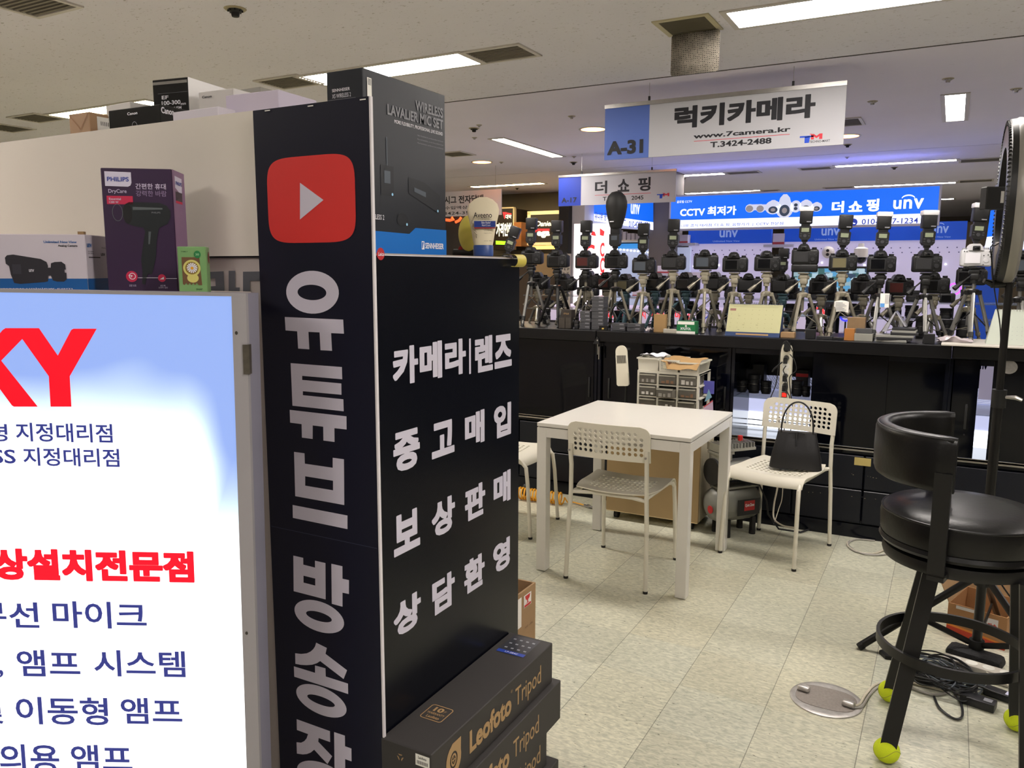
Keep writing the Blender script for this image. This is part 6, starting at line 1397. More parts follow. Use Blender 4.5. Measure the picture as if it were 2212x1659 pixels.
for st, (x0, x1, n, hgt) in enumerate(((1253, 1275, 5, 0), (1277, 1303, 9, 0), (1322, 1350, 2, 0), (1355, 1384, 2, 0))):
    a = PY(x0, 700, 4.68).x; b = PY(x1, 700, 4.68).x
    for k_ in range(n):
        o_ = 'topmost' if k_ == n-1 else ('lowest' if k_ == 0 else 'box %s up' % ('second', 'third', 'fourth', 'fifth', 'sixth', 'seventh', 'eighth')[k_-1])
        sn = ('left stack of battery boxes', 'tall middle stack of battery boxes', 'short stack of two battery boxes left', 'short stack of two battery boxes right')[st]
        dx = random.uniform(-.003, .003)
        t = thing('battery_box', 'flat dark grey battery box, %s in the %s' % (o_, sn), 'box', (b+dx, 4.68, CTOP+k_*(bh+.0006)), R(random.uniform(-2, 2)), 'battery boxes stacked on the countertop'); M = WM[t.name]
        MB(M).rbox(-(b-a), 0, 0, 0, .075, bh, .001, 1).build('carton', BAT, t)
        m = MB(M); m.box(-.034, -.0006, bh*.58, -.006, -.0001, bh*.8); m.build('print', GINK, t)
cbox('black box showing a gold square, at the foot of the tall stack', 1294, 1312, 704, 4.665, .0132, CKB, word=('■', .35, .2, .6, .55), wm=mk('gold_bright', (214, 180, 90), .4))
q = cbox('dark memory card box standing left of two striped boxes, beneath the flat one', 1207, 1220, 686, 4.69, .03, mk('striped_brown', (60, 54, 48), .6, var=.4, vs=60))
q2 = cbox('dark striped box standing between its twin and the black lens', 1221, 1233, 686, 4.69, .03, mk('striped_brown', (60, 54, 48), .6, var=.4, vs=60))
cbox('dark brown box with gold lettering lying on two striped boxes', 1212, 1234, 669, 4.69, .06, mk('brown_black', (48, 42, 38), .5), z0=q[3]+.0006, word=('STYLUS', .25, .4, .75, .6), wm=GOLD)
lens('small black lens standing right of the striped boxes', PY(1246, 700, 4.70).x, 4.70, CTOP, .018, .05, None)
t, a, b, zz = cbox('light brown kraft paper cup shaped box before the tripod feet', 1412, 1438, 679, 4.69, .03, mk('kraft', (152, 122, 80), .8, var=.04, vs=30), name='kraft_pouch', cat='pouch')
cbox('flat white carton lying before the kraft pouch', 1433, 1461, 711, 4.655, .03, mk('ivory_box', (168, 162, 150), .6))
t, a, b, zz = cbox('green gum box with white base and XYLITOL lettering', 1462, 1502, 694, 4.665, .07, mk('gum_green', (22, 110, 62), .4), name='gum_box'); z_ = zz
F = Frame(Vector((a, 4.665, CTOP)), (1, 0, 0), (0, 0, 1)); w_ = b-a; h_ = zz-CTOP
m = MB(); m.frect(F, 0, 0, w_, h_*.2, .0008); m.frect(F, w_*.05, h_*.74, w_*.95, h_*.98, .0008); m.fdisc(F, w_*.5, h_*.62, .006, .006, .0008, 14); m.build('white_base', PAPER, t)
p = Print(t, WINK); p.add('XYLITOL', F, (w_*.2, h_*.3, w_*.78, h_*.5), .03)
p = Print(t, INK); p.add('자일리톨 10', F, (w_*.25, h_*.06, w_*.7, h_*.14), .01)
# desk calendar
t = thing('desk_calendar', 'yellow page desk calendar with spiral top on a navy stand', 'calendar', (PY(1626, 700, 4.66).x, 4.66, CTOP)); NV = mk('calendar_navy', (44, 62, 102), .45)
A, B3, C3, D3 = PY(1566, 720, 4.655), PY(1683, 727, 4.655), PY(1689, 655, 4.70), PY(1571, 652, 4.70)
zb3 = CTOP+.0; Ax, Bx = A.x, B3.x; zt3 = C3.z
m = MB(); m.add([(Ax, 4.655, zb3), (Bx, 4.655, zb3), (Bx+.006, 4.70, zt3-.008), (Ax+.006, 4.70, zt3-.008), (Ax, 4.765, zb3), (Bx, 4.765, zb3)], [(0,1,2,3),(1,5,2),(5,4,3,2),(4,0,3),(0,4,5,1)]); m.build('stand', NV, t)
fv = (Vector((Ax+.006, 4.70, zt3-.008))-Vector((Ax, 4.655, zb3))); ff = Frame((Ax, 4.655, zb3), (1, 0, 0), fv); hh_ = fv.length; ww = Bx-Ax
m = MB(); m.frect(ff, .002, hh_*.13, ww, hh_*.985, .0012); m.build('page', mk('calendar_yellow', (176, 174, 134), .7), t)
m = MB(); m.frect(ff, ww*.1, hh_*.90, ww*.92, hh_*.905, .0018)
for j in range(5):
    for i in range(7):
        if j == 0 and i < 2: continue
        m.frect(ff, ww*(.06+.127*i)+.004, hh_*(.80-.135*j), ww*(.06+.127*i)+.0065, hh_*(.80-.135*j)+.003, .0018)
m.build('dates', mk('calendar_print', (130, 124, 96), .7), t)
m = MB()
for q in ((.2, .62), (.55, .35), (.3, .35), (.22, .2)): m.frect(ff, ww*q[0], hh_*q[1], ww*q[0]+.012, hh_*q[1]+.0012, .0018)
m.build('handwriting', INK, t)
m = MB(); m.frect(ff, ww*.04, hh_*.78, ww*.15, hh_*.85, .0018); m.build('picture', mk('calendar_picture', (140, 100, 92), .6), t)
m = MB(); m.frect(ff, ww*.2, hh_*.04, ww*.8, hh_*.085, .0016); m.build('gold_line', GOLD, t)
m = MB()
for i in range(30):
    x_ = Ax+.01+(ww-.012)*i/29; m.tube([(x_, 4.692, zt3-.014), (x_, 4.690, zt3-.004), (x_, 4.70, zt3+.002), (x_, 4.706, zt3-.008)], .0009, 5)
m.build('spiral', METAL, t)
cbox('small brown carton right of the desk calendar', 1687, 1717, 718, 4.67, .05, BROWN)
t = thing('round_tin', 'low round metal tin behind the brown carton beside the calendar', 'tin', (PY(1697, 710, 4.76).x, 4.76, CTOP)); MB(WM[t.name]).lathe([(0, 0), (.03, 0), (.03, .035), (.032, .036), (.032, .045), (0, .046)], 24).build('tin', METAL, t)
cbox('black card reader between the tripod feet right of the brown carton', 1741, 1762, 712, 4.68, .03, BLK, name='card_reader', cat='card reader')
cbox('flat black tray in front of the tripod with the receipt', 1765, 1800, 727, 4.665, .04, DARK, name='tray', cat='tray')
cbox('flat black tray left of the amber box', 1801, 1824, 729, 4.665, .03, BLK, name='tray', cat='tray')
cbox('standing amber orange box left of the white case', 1825, 1847, 710, 4.66, .03, mk('amber_box', (164, 108, 54), .45, var=.05, vs=14))
t, a, b, zz = cbox('white plastic case with blue mark right of the amber box', 1847, 1887, 721, 4.655, .06, mk('case_grey', (140, 138, 130), .45), name='plastic_case', cat='case')
cbox('clear grey case lying on the white plastic case', 1850, 1885, 710, 4.66, .05, mk('case_smoky', (80, 80, 82), .2, var=.2, vs=30), name='plastic_case', cat='case', z0=zz+.0006)
cbox('orange and grey carton held high behind the amber box', 1830, 1869, 686, 4.72, .06, mk('carton_orange_grey', (128, 104, 76), .5, var=.2, vs=30))
for k_, (x0, x1, y_, lb, mt_) in enumerate(((1893, 1960, 736, 'lowest disc case in the stack left of the receipt printer', 'w'), (1895, 1972, 730, 'second disc case up in the stack', 'd'), (1892, 1975, 723, 'third disc case up, with white edge', 'w'), (1924, 1985, 716, 'fourth disc case up, dark', 'd'), (1926, 1979, 707, 'fifth disc case up, grey edge', 'w'), (1926, 1976, 699, 'topmost black disc case in the stack', 'd'))):
    zb4 = CTOP+k_*.0125; a = PY(x0, 720, 4.69).x; b = PY(x1, 720, 4.69).x
    t = thing('disc_case', lb, 'case', (b, 4.67+.004*k_, zb4), R(random.uniform(-4, 4)), 'disc cases stacked on the countertop'); MB(WM[t.name]).rbox(-(b-a), 0, 0, 0, .13, .0118, .001, 1).build('case', mk('case_white', (140, 139, 134), .4) if mt_ == 'w' else DARK, t)
t = thing('disc_case', 'clear open case leaning at the left of the disc case stack', 'case', (PY(1905, 700, 4.72).x, 4.72, CTOP)); a = PY(1905, 716, 4.72); b = PY(1934, 672, 4.72)
m = MB(); m.prism([(a.x, a.z), (a.x+.02, a.z), (b.x+.006, b.z), (b.x, b.z)], -4.84, -4.72, M=Matrix.Rotation(math.pi/2, 4, 'X')); m.prism([(b.x, b.z), (b.x+.004, b.z), (b.x+.06, a.z+.03), (b.x+.05, a.z+.03)], -4.84, -4.72, M=Matrix.Rotation(math.pi/2, 4, 'X')); m.build('case', mk('case_clear', (160, 160, 168), .15, var=.3, vs=30), t)
cbox('small black device right of the disc case stack', 1997, 2022, 722, 4.66, .05, BLK, name='card_reader', cat='device')
rumple('plastic_bag', 'crumpled clear bag with red print before the white camera tripod', 'bag', PY(2062, 735, 4.72).x, 4.74, CTOP+.001, .15, .10, .02, mk('clear_bag', (188, 178, 182), .2, alpha=.75, var=.2, vs=30), 9)
rumple('plastic_bag', 'small crumpled clear bag left of the kraft pouch', 'bag', PY(1404, 715, 4.70).x, 4.70, CTOP+.001, .05, .05, .014, mk('clear_bag', (188, 178, 182), .2, alpha=.75, var=.2, vs=30), 19)
t = thing('white_board', 'white foam board lying on the countertop at the right', 'board', (PY(2130, 745, 4.6).x, 4.62, CTOP)); a = PY(2034, 734, 4.60).x; b = .75
MB().rbox(a, 4.585, CTOP, b, 5.0, CTOP+.010, .002, 1).build('board', mk('board_white', (186, 181, 172), .5), t)
t = thing('desk_calendar', 'pale mint desk calendar standing on the white board behind the light stand', 'calendar', (PY(2170, 700, 4.72).x, 4.72, CTOP+.0105)); z0 = CTOP+.0106; a = PY(2130, 733, 4.66); b = PY(2150, 668, 4.74); x1_ = a.x+.34
MB().add([(a.x, 4.66, z0), (x1_, 4.66, z0), (x1_, 4.74, b.z), (b.x, 4.74, b.z), (a.x, 4.80, z0), (x1_, 4.80, z0)], [(0,1,2,3),(1,5,2),(5,4,3,2),(4,0,3),(0,4,5,1)]).build('page', mk('calendar_mint', (170, 176, 164), .7), t)
fv = Vector((b.x-a.x, .08, b.z-z0)); fm2 = Frame((a.x, 4.66, z0), (1, 0, 0), Vector((0, .08, b.z-z0))); p = Print(t, GINK); p.add('11', fm2, (.075, .118, .090, .128), .03); m = MB()
for j in range(4):
    for i in range(5): m.frect(fm2, .07+.02*i, .095-.022*j, .0725+.02*i, .097-.022*j, .001)
m.build('dates', GINK, t)
m = MB()
for i in range(24): x_ = b.x+.006+i*.0125; m.tube([(x_, 4.732, b.z-.008), (x_, 4.74, b.z+.003), (x_, 4.746, b.z-.008)], .0009, 5)
m.build('spiral', METAL, t)
# paper receipt and price card hung on tripods
t = thing('receipt', 'curled white receipt hanging on the tripod right of the battery grip camera', 'receipt', PY(1818, 660, FY-.06)); a = PY(1801, 675, FY-.06); b = PY(1834, 652, FY-.06)
m = MB(); F_ = [[(i/8, 0), ((i+1)/8, 0), ((i+1)/8, 1), (i/8, 1)] for i in range(8)]; m.sheet(F_, lambda u, v, w_: (a.x+(b.x-a.x)*u, FY-.06-.012*math.sin(math.pi*u)+w_, a.z+(b.z-a.z)*v+.008*math.sin(math.pi*u)), .0006); m.build('paper', PAPER, t)
m = MB()
for j in range(6): m.box(a.x+.008, FY-.0735, a.z+.014+j*.008, b.x-.010-.01*(j % 3), FY-.0728, a.z+.0165+j*.008)
m.build('print', GINK, t)
t = thing('price_card', 'small white card with blue corner hanging on the tripod left of the disc cases', 'card', PY(1911, 650, FY-.06)); a = PY(1900, 664, FY-.06); b = PY(1922, 634, FY-.06)
m = MB(); m.box(a.x, FY-.061, a.z, b.x, FY-.060, b.z); m.build('card', PAPER, t); m = MB(); m.box(a.x+.002, FY-.0618, a.z+.002, a.x+.024, FY-.0612, a.z+.022); m.build('blue_corner', mk('card_blue', (90, 150, 214), .5), t)
m = MB()
for j in range(5): m.box(a.x+.026+.006*j, FY-.0618, a.z+.02, a.x+.0285+.006*j, FY-.0612, b.z-.006)
m.build('print', GINK, t)
# vases of the lower level: dark lenses on the counter between the tripods
rl = random.Random(11)
for i, px_ in enumerate((1180, 1240, 1335, 1372, 1446, 1478, 1512, 1558, 1705, 1752, 1790, 1852, 1880, 1960, 1990, 2045, 2080)):
    lens('dark lens standing deep on the countertop %s' % ('behind the all black tripod', 'left of the battery boxes', 'right of the battery boxes', 'behind the short battery stacks', 'behind the kraft pouch', 'behind the gum box, left', 'behind the gum box, right', 'left of the calendar', 'right of the calendar', 'under the battery grip camera', 'left of the receipt', 'behind the amber box', 'behind the white case', 'behind the disc cases, left', 'behind the disc cases, right', 'left of the clear bag', 'behind the clear bag')[i], PY(px_, 700, 5.13).x, 5.13, CTOP, rl.uniform(.026, .036), rl.uniform(.06, .13), 'lenses standing deep on the countertop')
# ================================================================== ring light on its stand
SX, SY_ = .175, 3.35
t = thing('light_stand', 'tall black light stand on tripod legs carrying the ring light at the right', 'stand', (SX, SY_, 0)); M = WM[t.name]
SBK = mk('stand_black', (26, 25, 25), .35, .3); TK = mk('stand_knob', (20, 20, 20), .5)
q = PX(2118, 1236, SX); base_top = .46
def zof(py_): return PY(2150, py_, SY_).z
z_c = PY(2124, 1250, SY_).z; z_l = PY(2108, 1388, SY_).z; z_col = PY(2155, 862, SY_).z; z_top = PY(2175, 610, SY_).z
m = MB(M); m.cyl((0, 0, z_l-.03), (0, 0, z_col), .017, n=18); m.build('lower_tube', SBK, t)
m = MB(M); m.cyl((0, 0, z_col), (0, 0, z_top), .0125, n=18); m.build('upper_tube', SBK, t)
m = MB(M); m.cyl((0, 0, z_col-.03), (0, 0, z_col+.035), .024, n=18); m.build('collar', TK, t)
m = MB(M); m.tube([(.02, -.01, z_col+.01), (.05, -.02, z_col+.012), (.07, -.02, z_col+.004)], [.006, .008, .006], 8); m.build('knob', METAL, t)
m = MB(M); m.cyl((0, 0, z_c-.025), (0, 0, z_c+.025), .028, n=18); m.build('upper_hub', TK, t); m = MB(M); m.cyl((0, 0, z_l-.02), (0, 0, z_l+.012), .026, n=18); m.build('lower_hub', TK, t)
ft = PZ(1857, 1402, .0); d0 = Vector((ft.x-SX, ft.y-SY_, 0)); r0 = d0.length; a0_ = math.atan2(d0.y, d0.x)
for i in range(3):
    a = a0_+i*2*math.pi/3; T = Matrix.Rotation(a, 4, 'Z')
    m = MB(M); m.tube([T @ Vector((.03, 0, z_c)), T @ Vector((r0, 0, .012))], .0125, 10, ell=(.8, 1.2)); o = m.build('leg', SBK, t)
    k_ = .52; m = MB(M); m.tube([T @ Vector((.025, 0, z_l)), T @ Vector((.03+(r0-.03)*k_, 0, z_c+(.012-z_c)*k_))], .008, 8, ell=(.6, 1.4)); m.build('strut', SBK, o)
    m = MB(M); m.tube([T @ Vector((r0-.012, 0, .020)), T @ Vector((r0+.004, 0, .0065))], .015, 10); m.build('rubber_foot', RUB, o)
    if i == 1: 
        u_ = T @ Vector((.03, 0, z_c)); 
# ring light
t = thing('ring_light', 'large ring light seen edge on with finned black back and pale rim', 'ring light', (SX, SY_, z_top)); M = WM[t.name]
cen = PY(2174, 436, SY_); Rr = (PY(2190, 260, SY_).z-PY(2190, 612, SY_).z)/2
nyaw = R(-7)   # normal of the ring, pointing right
hx = _rt.x; 
vr = ray(2187, 436); N_ = Vector((vr.y, -vr.x, 0)).normalized(); N_ = Matrix.Rotation(R(4), 3, 'Z') @ N_
T = Matrix.Translation(cen) @ N_.to_track_quat('Z', 'Y').to_matrix().to_4x4()
m = MB(T); rin = Rr*.66; m.lathe([(rin, -.018), (Rr-.012, -.018), (Rr-.002, -.010), (Rr, .008), (rin, .008), (rin, -.018)], 72); m.build('back_shell', mk('ring_black', (24, 24, 24), .4), t)
m = MB(T)
for i in range(110):
    a = 2*math.pi*i/110; m.box(Rr-.022, -.0016, -.021, Rr-.006, .0016, -.012, M=Matrix.Rotation(a, 4, 'Z'))
m.build('cooling_fins', mk('ring_fin', (38, 38, 38), .5), t)
m = MB(T); m.lathe([(rin, .008), (Rr, .008), (Rr+.003, .014), (Rr+.001, .034), (Rr-.014, .044), (rin+.012, .044), (rin-.002, .034), (rin-.002, .010), (rin, .008)], 72); m.build('pale_rim', mk('ring_rim_grey', (142, 138, 132), .35, .2), t)
m = MB(T); m.lathe([(rin+.012, .0445), (Rr-.014, .0445)], 72); m.build('diffuser', mk('ring_diffuser', (200, 198, 196), .5), t)
# controller box and mount
fr_ = HF; c = PY(2143, 428, SY_-.02)
Tb = Matrix.Translation(c) @ Matrix.Rotation(math.atan2(_rt.y, _rt.x), 4, 'Z')
m = MB(Tb); m.rbox(-.032, -.02, -.040, .034, .02, .038, .003, 1); o = m.build('control_box', mk('ring_black', (24, 24, 24), .4), t)
m = MB(Tb); m.box(.018, -.0212, -.018, .029, -.0202, .022); m.build('barcode_label', PAPER, o)
m = MB(); a = PY(2168, 540, SY_); b = PY(2172, 600, SY_); Tm = Matrix.Translation(PY(2166, 560, SY_)) @ Matrix.Rotation(math.atan2(_rt.y, _rt.x), 4, 'Z')
m = MB(Tm); m.rbox(-.012, -.02, -.07, .03, .02, .035, .006, 2); m.build('mount', mk('ring_black', (24, 24, 24), .4), t)
m = MB(Tm); m.rbox(-.025, -.022, -.035, -.013, .018, .06, .008, 2); m.build('power_adapter', mk('adapter_grey', (120, 114, 112), .4), t)
m = MB(Tm); m.cyl((-.03, 0, -.086), (.04, 0, -.086), .016, n=14); m.tube([(-.03, 0, -.086), (-.06, 0, -.075)], [.012, .008], 10); m.build('tilt_clamp', mk('ring_black', (24, 24, 24), .4), t)
cable('cord', 'thin black coiled cord hanging from the ring light down to the countertop', [PY(a, b, SY_-.04) for a, b in ((2160, 524), (2150, 530), (2140, 534), (2142, 560), (2146, 610), (2152, 650), (2160, 700), (2162, 740))], .0022, CK, 'cord')
# ================================================================== things on the floor at the right
t = thing('cardboard_box', 'open orange and red printed cardboard box behind the light stand', 'box', (.1, 3.7, 0)); 
A = PZ(2043, 1368, 0); B4 = PZ(2170, 1406, 0); u_ = (B4-A); u_.z = 0; L4 = u_.length; u_.normalize(); n_ = Vector((-u_.y, u_.x, 0))
Tc = Matrix((( u_.x, n_.x, 0, A.x), (u_.y, n_.y, 0, A.y), (0, 0, 1, 0), (0, 0, 0, 1))); hc4 = PY(2043, 1300, A.y).z; 
t.location = A; WM[t.name] = Matrix.Translation(A)
OR = mk('carton_orange', (158, 116, 76), .75, var=.05, vs=30); dp = .24
m = MB(Tc); m.box(0, 0, .001, L4, .004, hc4).box(0, dp-.004, .001, L4, dp, hc4).box(0, .004, .001, .004, dp-.004, hc4).box(L4-.004, .004, .001, L4, dp-.004, hc4).box(0, 0, .001, L4, dp, .004); m.build('carton', OR, t)
m = MB(Tc @ Matrix.Translation((0, dp, hc4)) @ Matrix.Rotation(R(-12), 4, 'X')); m.box(.002, 0, 0, L4-.002, .003, .11); m.build('flap', BROWN, t)
m = MB(Tc @ Matrix.Translation((L4, 0, hc4)) @ Matrix.Rotation(R(38), 4, 'Y')); m.box(0, .002, 0, .003, dp-.002, .10); m.build('flap', BROWN, t)
m = MB(Tc @ Matrix.Translation((0, 0, hc4)) @ Matrix.Rotation(R(-25), 4, 'Y')); m.box(0, .002, 0, .003, dp-.002, .10); m.build('flap', BROWN, t)
F = Frame(Tc @ Vector((0, 0, 0)), u_, (0, 0, 1)); RDC = mk('carton_red', (188, 62, 40), .6)
m = MB(); m.flat(F, [(0, 0), (L4, 0), (L4, hc4*.14), (L4*.5, hc4*.22), (0, hc4*.30)], .001); m.build('red_band', RDC, t)
m = MB(); m.flat(F, [(0, hc4*.30), (L4*.5, hc4*.22), (L4, hc4*.14), (L4, hc4*.19), (L4*.5, hc4*.29), (0, hc4*.36)], .001); m.build('orange_band', mk('carton_bright_orange', (214, 128, 48), .6), t)
p = Print(t, mk('carton_text_red', (196, 92, 50), .6)); p.add('수제국', F, (L4*.27, hc4*.42, L4*.46, hc4*.56), .02); p.add('간장', F, (L4*.60, hc4*.38, L4*.72, hc4*.52), .02)
m = MB(); m.frect(F, L4*.14, hc4*.88, L4*.52, hc4*.98, .001); m.frect(F, L4*.66, hc4*.55, L4*.86, hc4*.86, .001); m.build('tape_label', mk('tape_white', (206, 202, 200), .4), t)
p = Print(t, RDC); p.add('파손', F, (L4*.69, hc4*.60, L4*.84, hc4*.72), .03, .0016)
# cable pile with adapters and strips
def fbx(name, label, cat, px_, py_, w_, d_, h_, rz, mat, z=0.0, bev=.004):
    p_ = PZ(px_, py_, 0); t = thing(name, label, cat, (p_.x, p_.y, z), rz); MB(WM[t.name]).rbox(-w_/2, -d_/2, .0005, w_/2, d_/2, h_, bev, 2).build('body', mat, t); return t
ADP = mk('adapter_black', (34, 34, 38), .4)
t = fbx('power_adapter', 'black power adapter brick with grey label beside the cable pile', 'adapter', 2112, 1524, .105, .05, .03, R(-14), ADP); M = WM[t.name]
fq = Frame(M @ Vector((0, 0, .0302)), M.to_3x3() @ Vector((1, 0, 0)), M.to_3x3() @ Vector((0, 1, 0))); m = MB(); m.frect(fq, .016, -.012, .042, .012, .0005); m.build('label', GINK, t)
t = fbx('power_adapter', 'second black adapter with a pale label, right behind the first', 'adapter', 2172, 1512, .13, .042, .026, R(-20), ADP); M = WM[t.name]
fq = Frame(M @ Vector((0, 0, .0262)), M.to_3x3() @ Vector((1, 0, 0)), M.to_3x3() @ Vector((0, 1, 0))); m = MB(); m.frect(fq, .0, -.014, .05, .014, .0005); m.build('label', mk('label_lilac', (190, 190, 214), .5), t)
t = fbx('power_strip', 'long white power strip lying on the floor behind the cable pile', 'power strip', 2120, 1462, .26, .055, .042, R(-13), mk('strip_grey', (196, 190, 180), .4)); M = WM[t.name]
m = MB(M)
for i in range(4): m.cyl((-.09+.055*i, 0, .0405), (-.09+.055*i, 0, .043), .02, n=20)
m.build('socket', mk('socket_white', (224, 222, 214), .4), t)
t = fbx('black_pouch', 'lumpy black pouch and plugs lying on top of the white floor power strip', 'pouch', 2105, 1432, .19, .09, .05, R(-16), mk('pouch_black', (15, 15, 17), .7, bump=.6, bs=90), bev=.02)
t = fbx('black_device', 'flat black device half hidden behind the front stool leg', 'device', 2008, 1470, .15, .10, .03, R(-10), ADP)
rc = random.Random(5)
cc = PZ(2035, 1478, 0)
for k_ in range(11):
    P_ = []; n = 26; rx, ry = rc.uniform(.05, .12), rc.uniform(.05, .10); ox, oy = rc.uniform(-.05, .05), rc.uniform(-.05, .05); ph = rc.uniform(0, 6)
    for i in range(n):
        a = ph+i*.62; kf_ = 1+.18*math.sin(i*1.3+ph)
        P_.append((cc.x+ox+rx*kf_*math.cos(a), cc.y+oy+ry*kf_*math.sin(a), .006+.030*abs(math.sin(i*.37+ph))+.003*k_))
    cable('cable_bundle', 'tangled thin black cables in a heap under the bar stool', P_, rc.uniform(.0022, .0034), CK if k_ % 4 else mk('cable_slate', (84, 92, 100), .5), 'cable', sm=5, group='tangled cables under the stool', n=6)
cable('cable', 'black cable loop bulging forward out of the heap to the adapter', [fz(*q) for q in ((2018, 1505), (2030, 1530), (2060, 1552), (2078, 1548), (2076, 1520), (2060, 1490), (2070, 1478), (2100, 1490))], .0042, CK)
cable('cable', 'thick black cable arching from the heap over to the second adapter', [fz(2060, 1500, .02), fz(2080, 1496, .03), fz(2095, 1490, .03), fz(2112, 1482, .04), fz(2140, 1492, .03), fz(2160, 1500, .02)], .0038, CK)
cable('cable', 'cream cable crossing in front of the white floor power strip', [fz(2062, 1500, .01), fz(2085, 1500, .012), fz(2100, 1494, .01), fz(2092, 1484, .01)], .0045, CW)
cable('cable', 'white cable running right from the floor power strip', [fz(2130, 1452, .045), fz(2160, 1470, .03), fz(2200, 1492, .01), fz(2240, 1500, .006)], .003, CW)
cable('cable', 'thin black cable sagging below the stool seat behind the legs', [PY(a, b, 3.3) for a, b in ((2048, 1200), (2060, 1215), (2085, 1220), (2100, 1212))], .003, CK)
cable('cable', 'thin black cable dropping along the stand toward the orange box', [PY(a, b, 3.45) for a, b in ((2140, 1215), (2150, 1240), (2165, 1265), (2190, 1300))], .003, CK)
t = thing('floor_plate', 'flat black triangular foot on the floor left of the cable heap', 'stand foot', PZ(1925, 1415, 0)); p_ = [PZ(a, b, .008) for a, b in ((1899, 1408), (1925, 1398), (1950, 1400), (1945, 1425), (1912, 1420))]
MB().prism([(v.x, v.y) for v in p_], .0005, .014).build('foot_plate', SBK, t)
# ================================================================== lit camera shop beyond the counter
UY = 9.2; f = Frame((0, UY, 0), (1, 0, 0), (0, 0, 1))
BL = mk('backlit_blue', (16, 96, 214), .4, emit=(16, 100, 222), es=1.0); WB = mk('backlit_white', (220, 226, 250), .4, emit=(222, 228, 255), es=1.5)
WT = mk('backlit_white_text', (235, 240, 250), .4, emit=(240, 244, 255), es=1.2); NVT = mk('backlit_navy_text', (40, 60, 160), .4, emit=(60, 80, 190), es=.5)
t = thing('shop_sign', 'wide backlit blue shop sign with CCTV lettering, printed cameras and a phone number', 'sign', (PY(1740, 450, UY).x, UY, 2.0))
a = f.px(1448, 494); b = f.px(2030, 402); c = f.px(1448, 426); x0, x1 = a[0], b[0]; z1 = (b[1]+c[1])/2; z0 = (a[1]+f.px(2025, 482)[1])/2; zm = (f.px(1448, 474)[1]+f.px(2027, 463)[1])/2
MB().box(x0-.02, UY+.002, z0-.02, x1+.02, UY+.16, z1+.02).build('casing', mk('casing_white', (200, 200, 210), .5), t)
MB().box(x0, UY+.05, z1+.0205, x1, UY+.12, z1+.024).build('cove_light_strip', glow('cove_blue_white', (150, 158, 255), 6), t); MB().box(x0, UY, zm, x1, UY+.002, z1).build('blue_panel', BL, t); MB().box(x0, UY, z0, x1, UY+.002, zm).build('white_panel', WB, t)  # glowing strip added out of sight on the casing to wash the ceiling blue
p = Print(t, WT); p.px('글로벌 CCTV', f, 1462, 439, 1495, 432, .005); p.px('CCTV', f, 1469, 467, 1523, 450, .03); p.px('최저가', f, 1528, 466, 1591, 444, .035); p.px('더', f, 1796, 460, 1824, 434, .04); p.px('쇼', f, 1832, 458, 1864, 434, .04); p.px('핑', f, 1871, 457, 1900, 429, .04); p.px('u', f, 1929, 452, 1948, 432, .02); p.px('n', f, 1951, 451, 1971, 430, .02); p.px('v', f, 1973, 451, 1996, 428, .02)
m = MB(); q = f.px(1962, 430); m.flat(f, [(q[0]+.065*math.cos(a_), q[1]+.0+.045*math.sin(a_)) for a_ in (R(20)+i*R(14) for i in range(11))]+[(q[0]+.062*math.cos(a_), q[1]-.006+.038*math.sin(a_)) for a_ in (R(160)-i*R(14) for i in range(11))], .001); m.build('logo_arc', WT, t)
p = Print(t, NVT); p.px('유니뷰 공식 대리점_더 쇼 핑_음향기기  |  CCTV 전문점', f, 1462, 492, 1692, 479, .012); p.px('010-4287-1234', f, 1861, 485, 1984, 470, .015)
q = f.px(1844, 480); m = MB(); m.fdisc(f, q[0], q[1], .038, .038, .001); m.build('phone_mark', NVT, t); m = MB(); m.tube([f.at(q[0]-.014, q[1]+.014, .002), f.at(q[0]-.010, q[1]-.004, .002), f.at(q[0]+.004, q[1]-.014, .002), f.at(q[0]+.016, q[1]-.012, .002)], .005, 6); m.build('phone_glyph', WT, t)
LC = mk('printed_camera_white', (206, 212, 226), .4, emit=(206, 212, 230), es=.75); LD = mk('printed_camera_lens', (70, 84, 100), .4, emit=(70, 84, 104), es=.3); LG = mk('printed_camera_grey', (150, 144, 142), .4, emit=(150, 144, 144), es=.6)
m = MB(); l_ = MB(); g_ = MB()
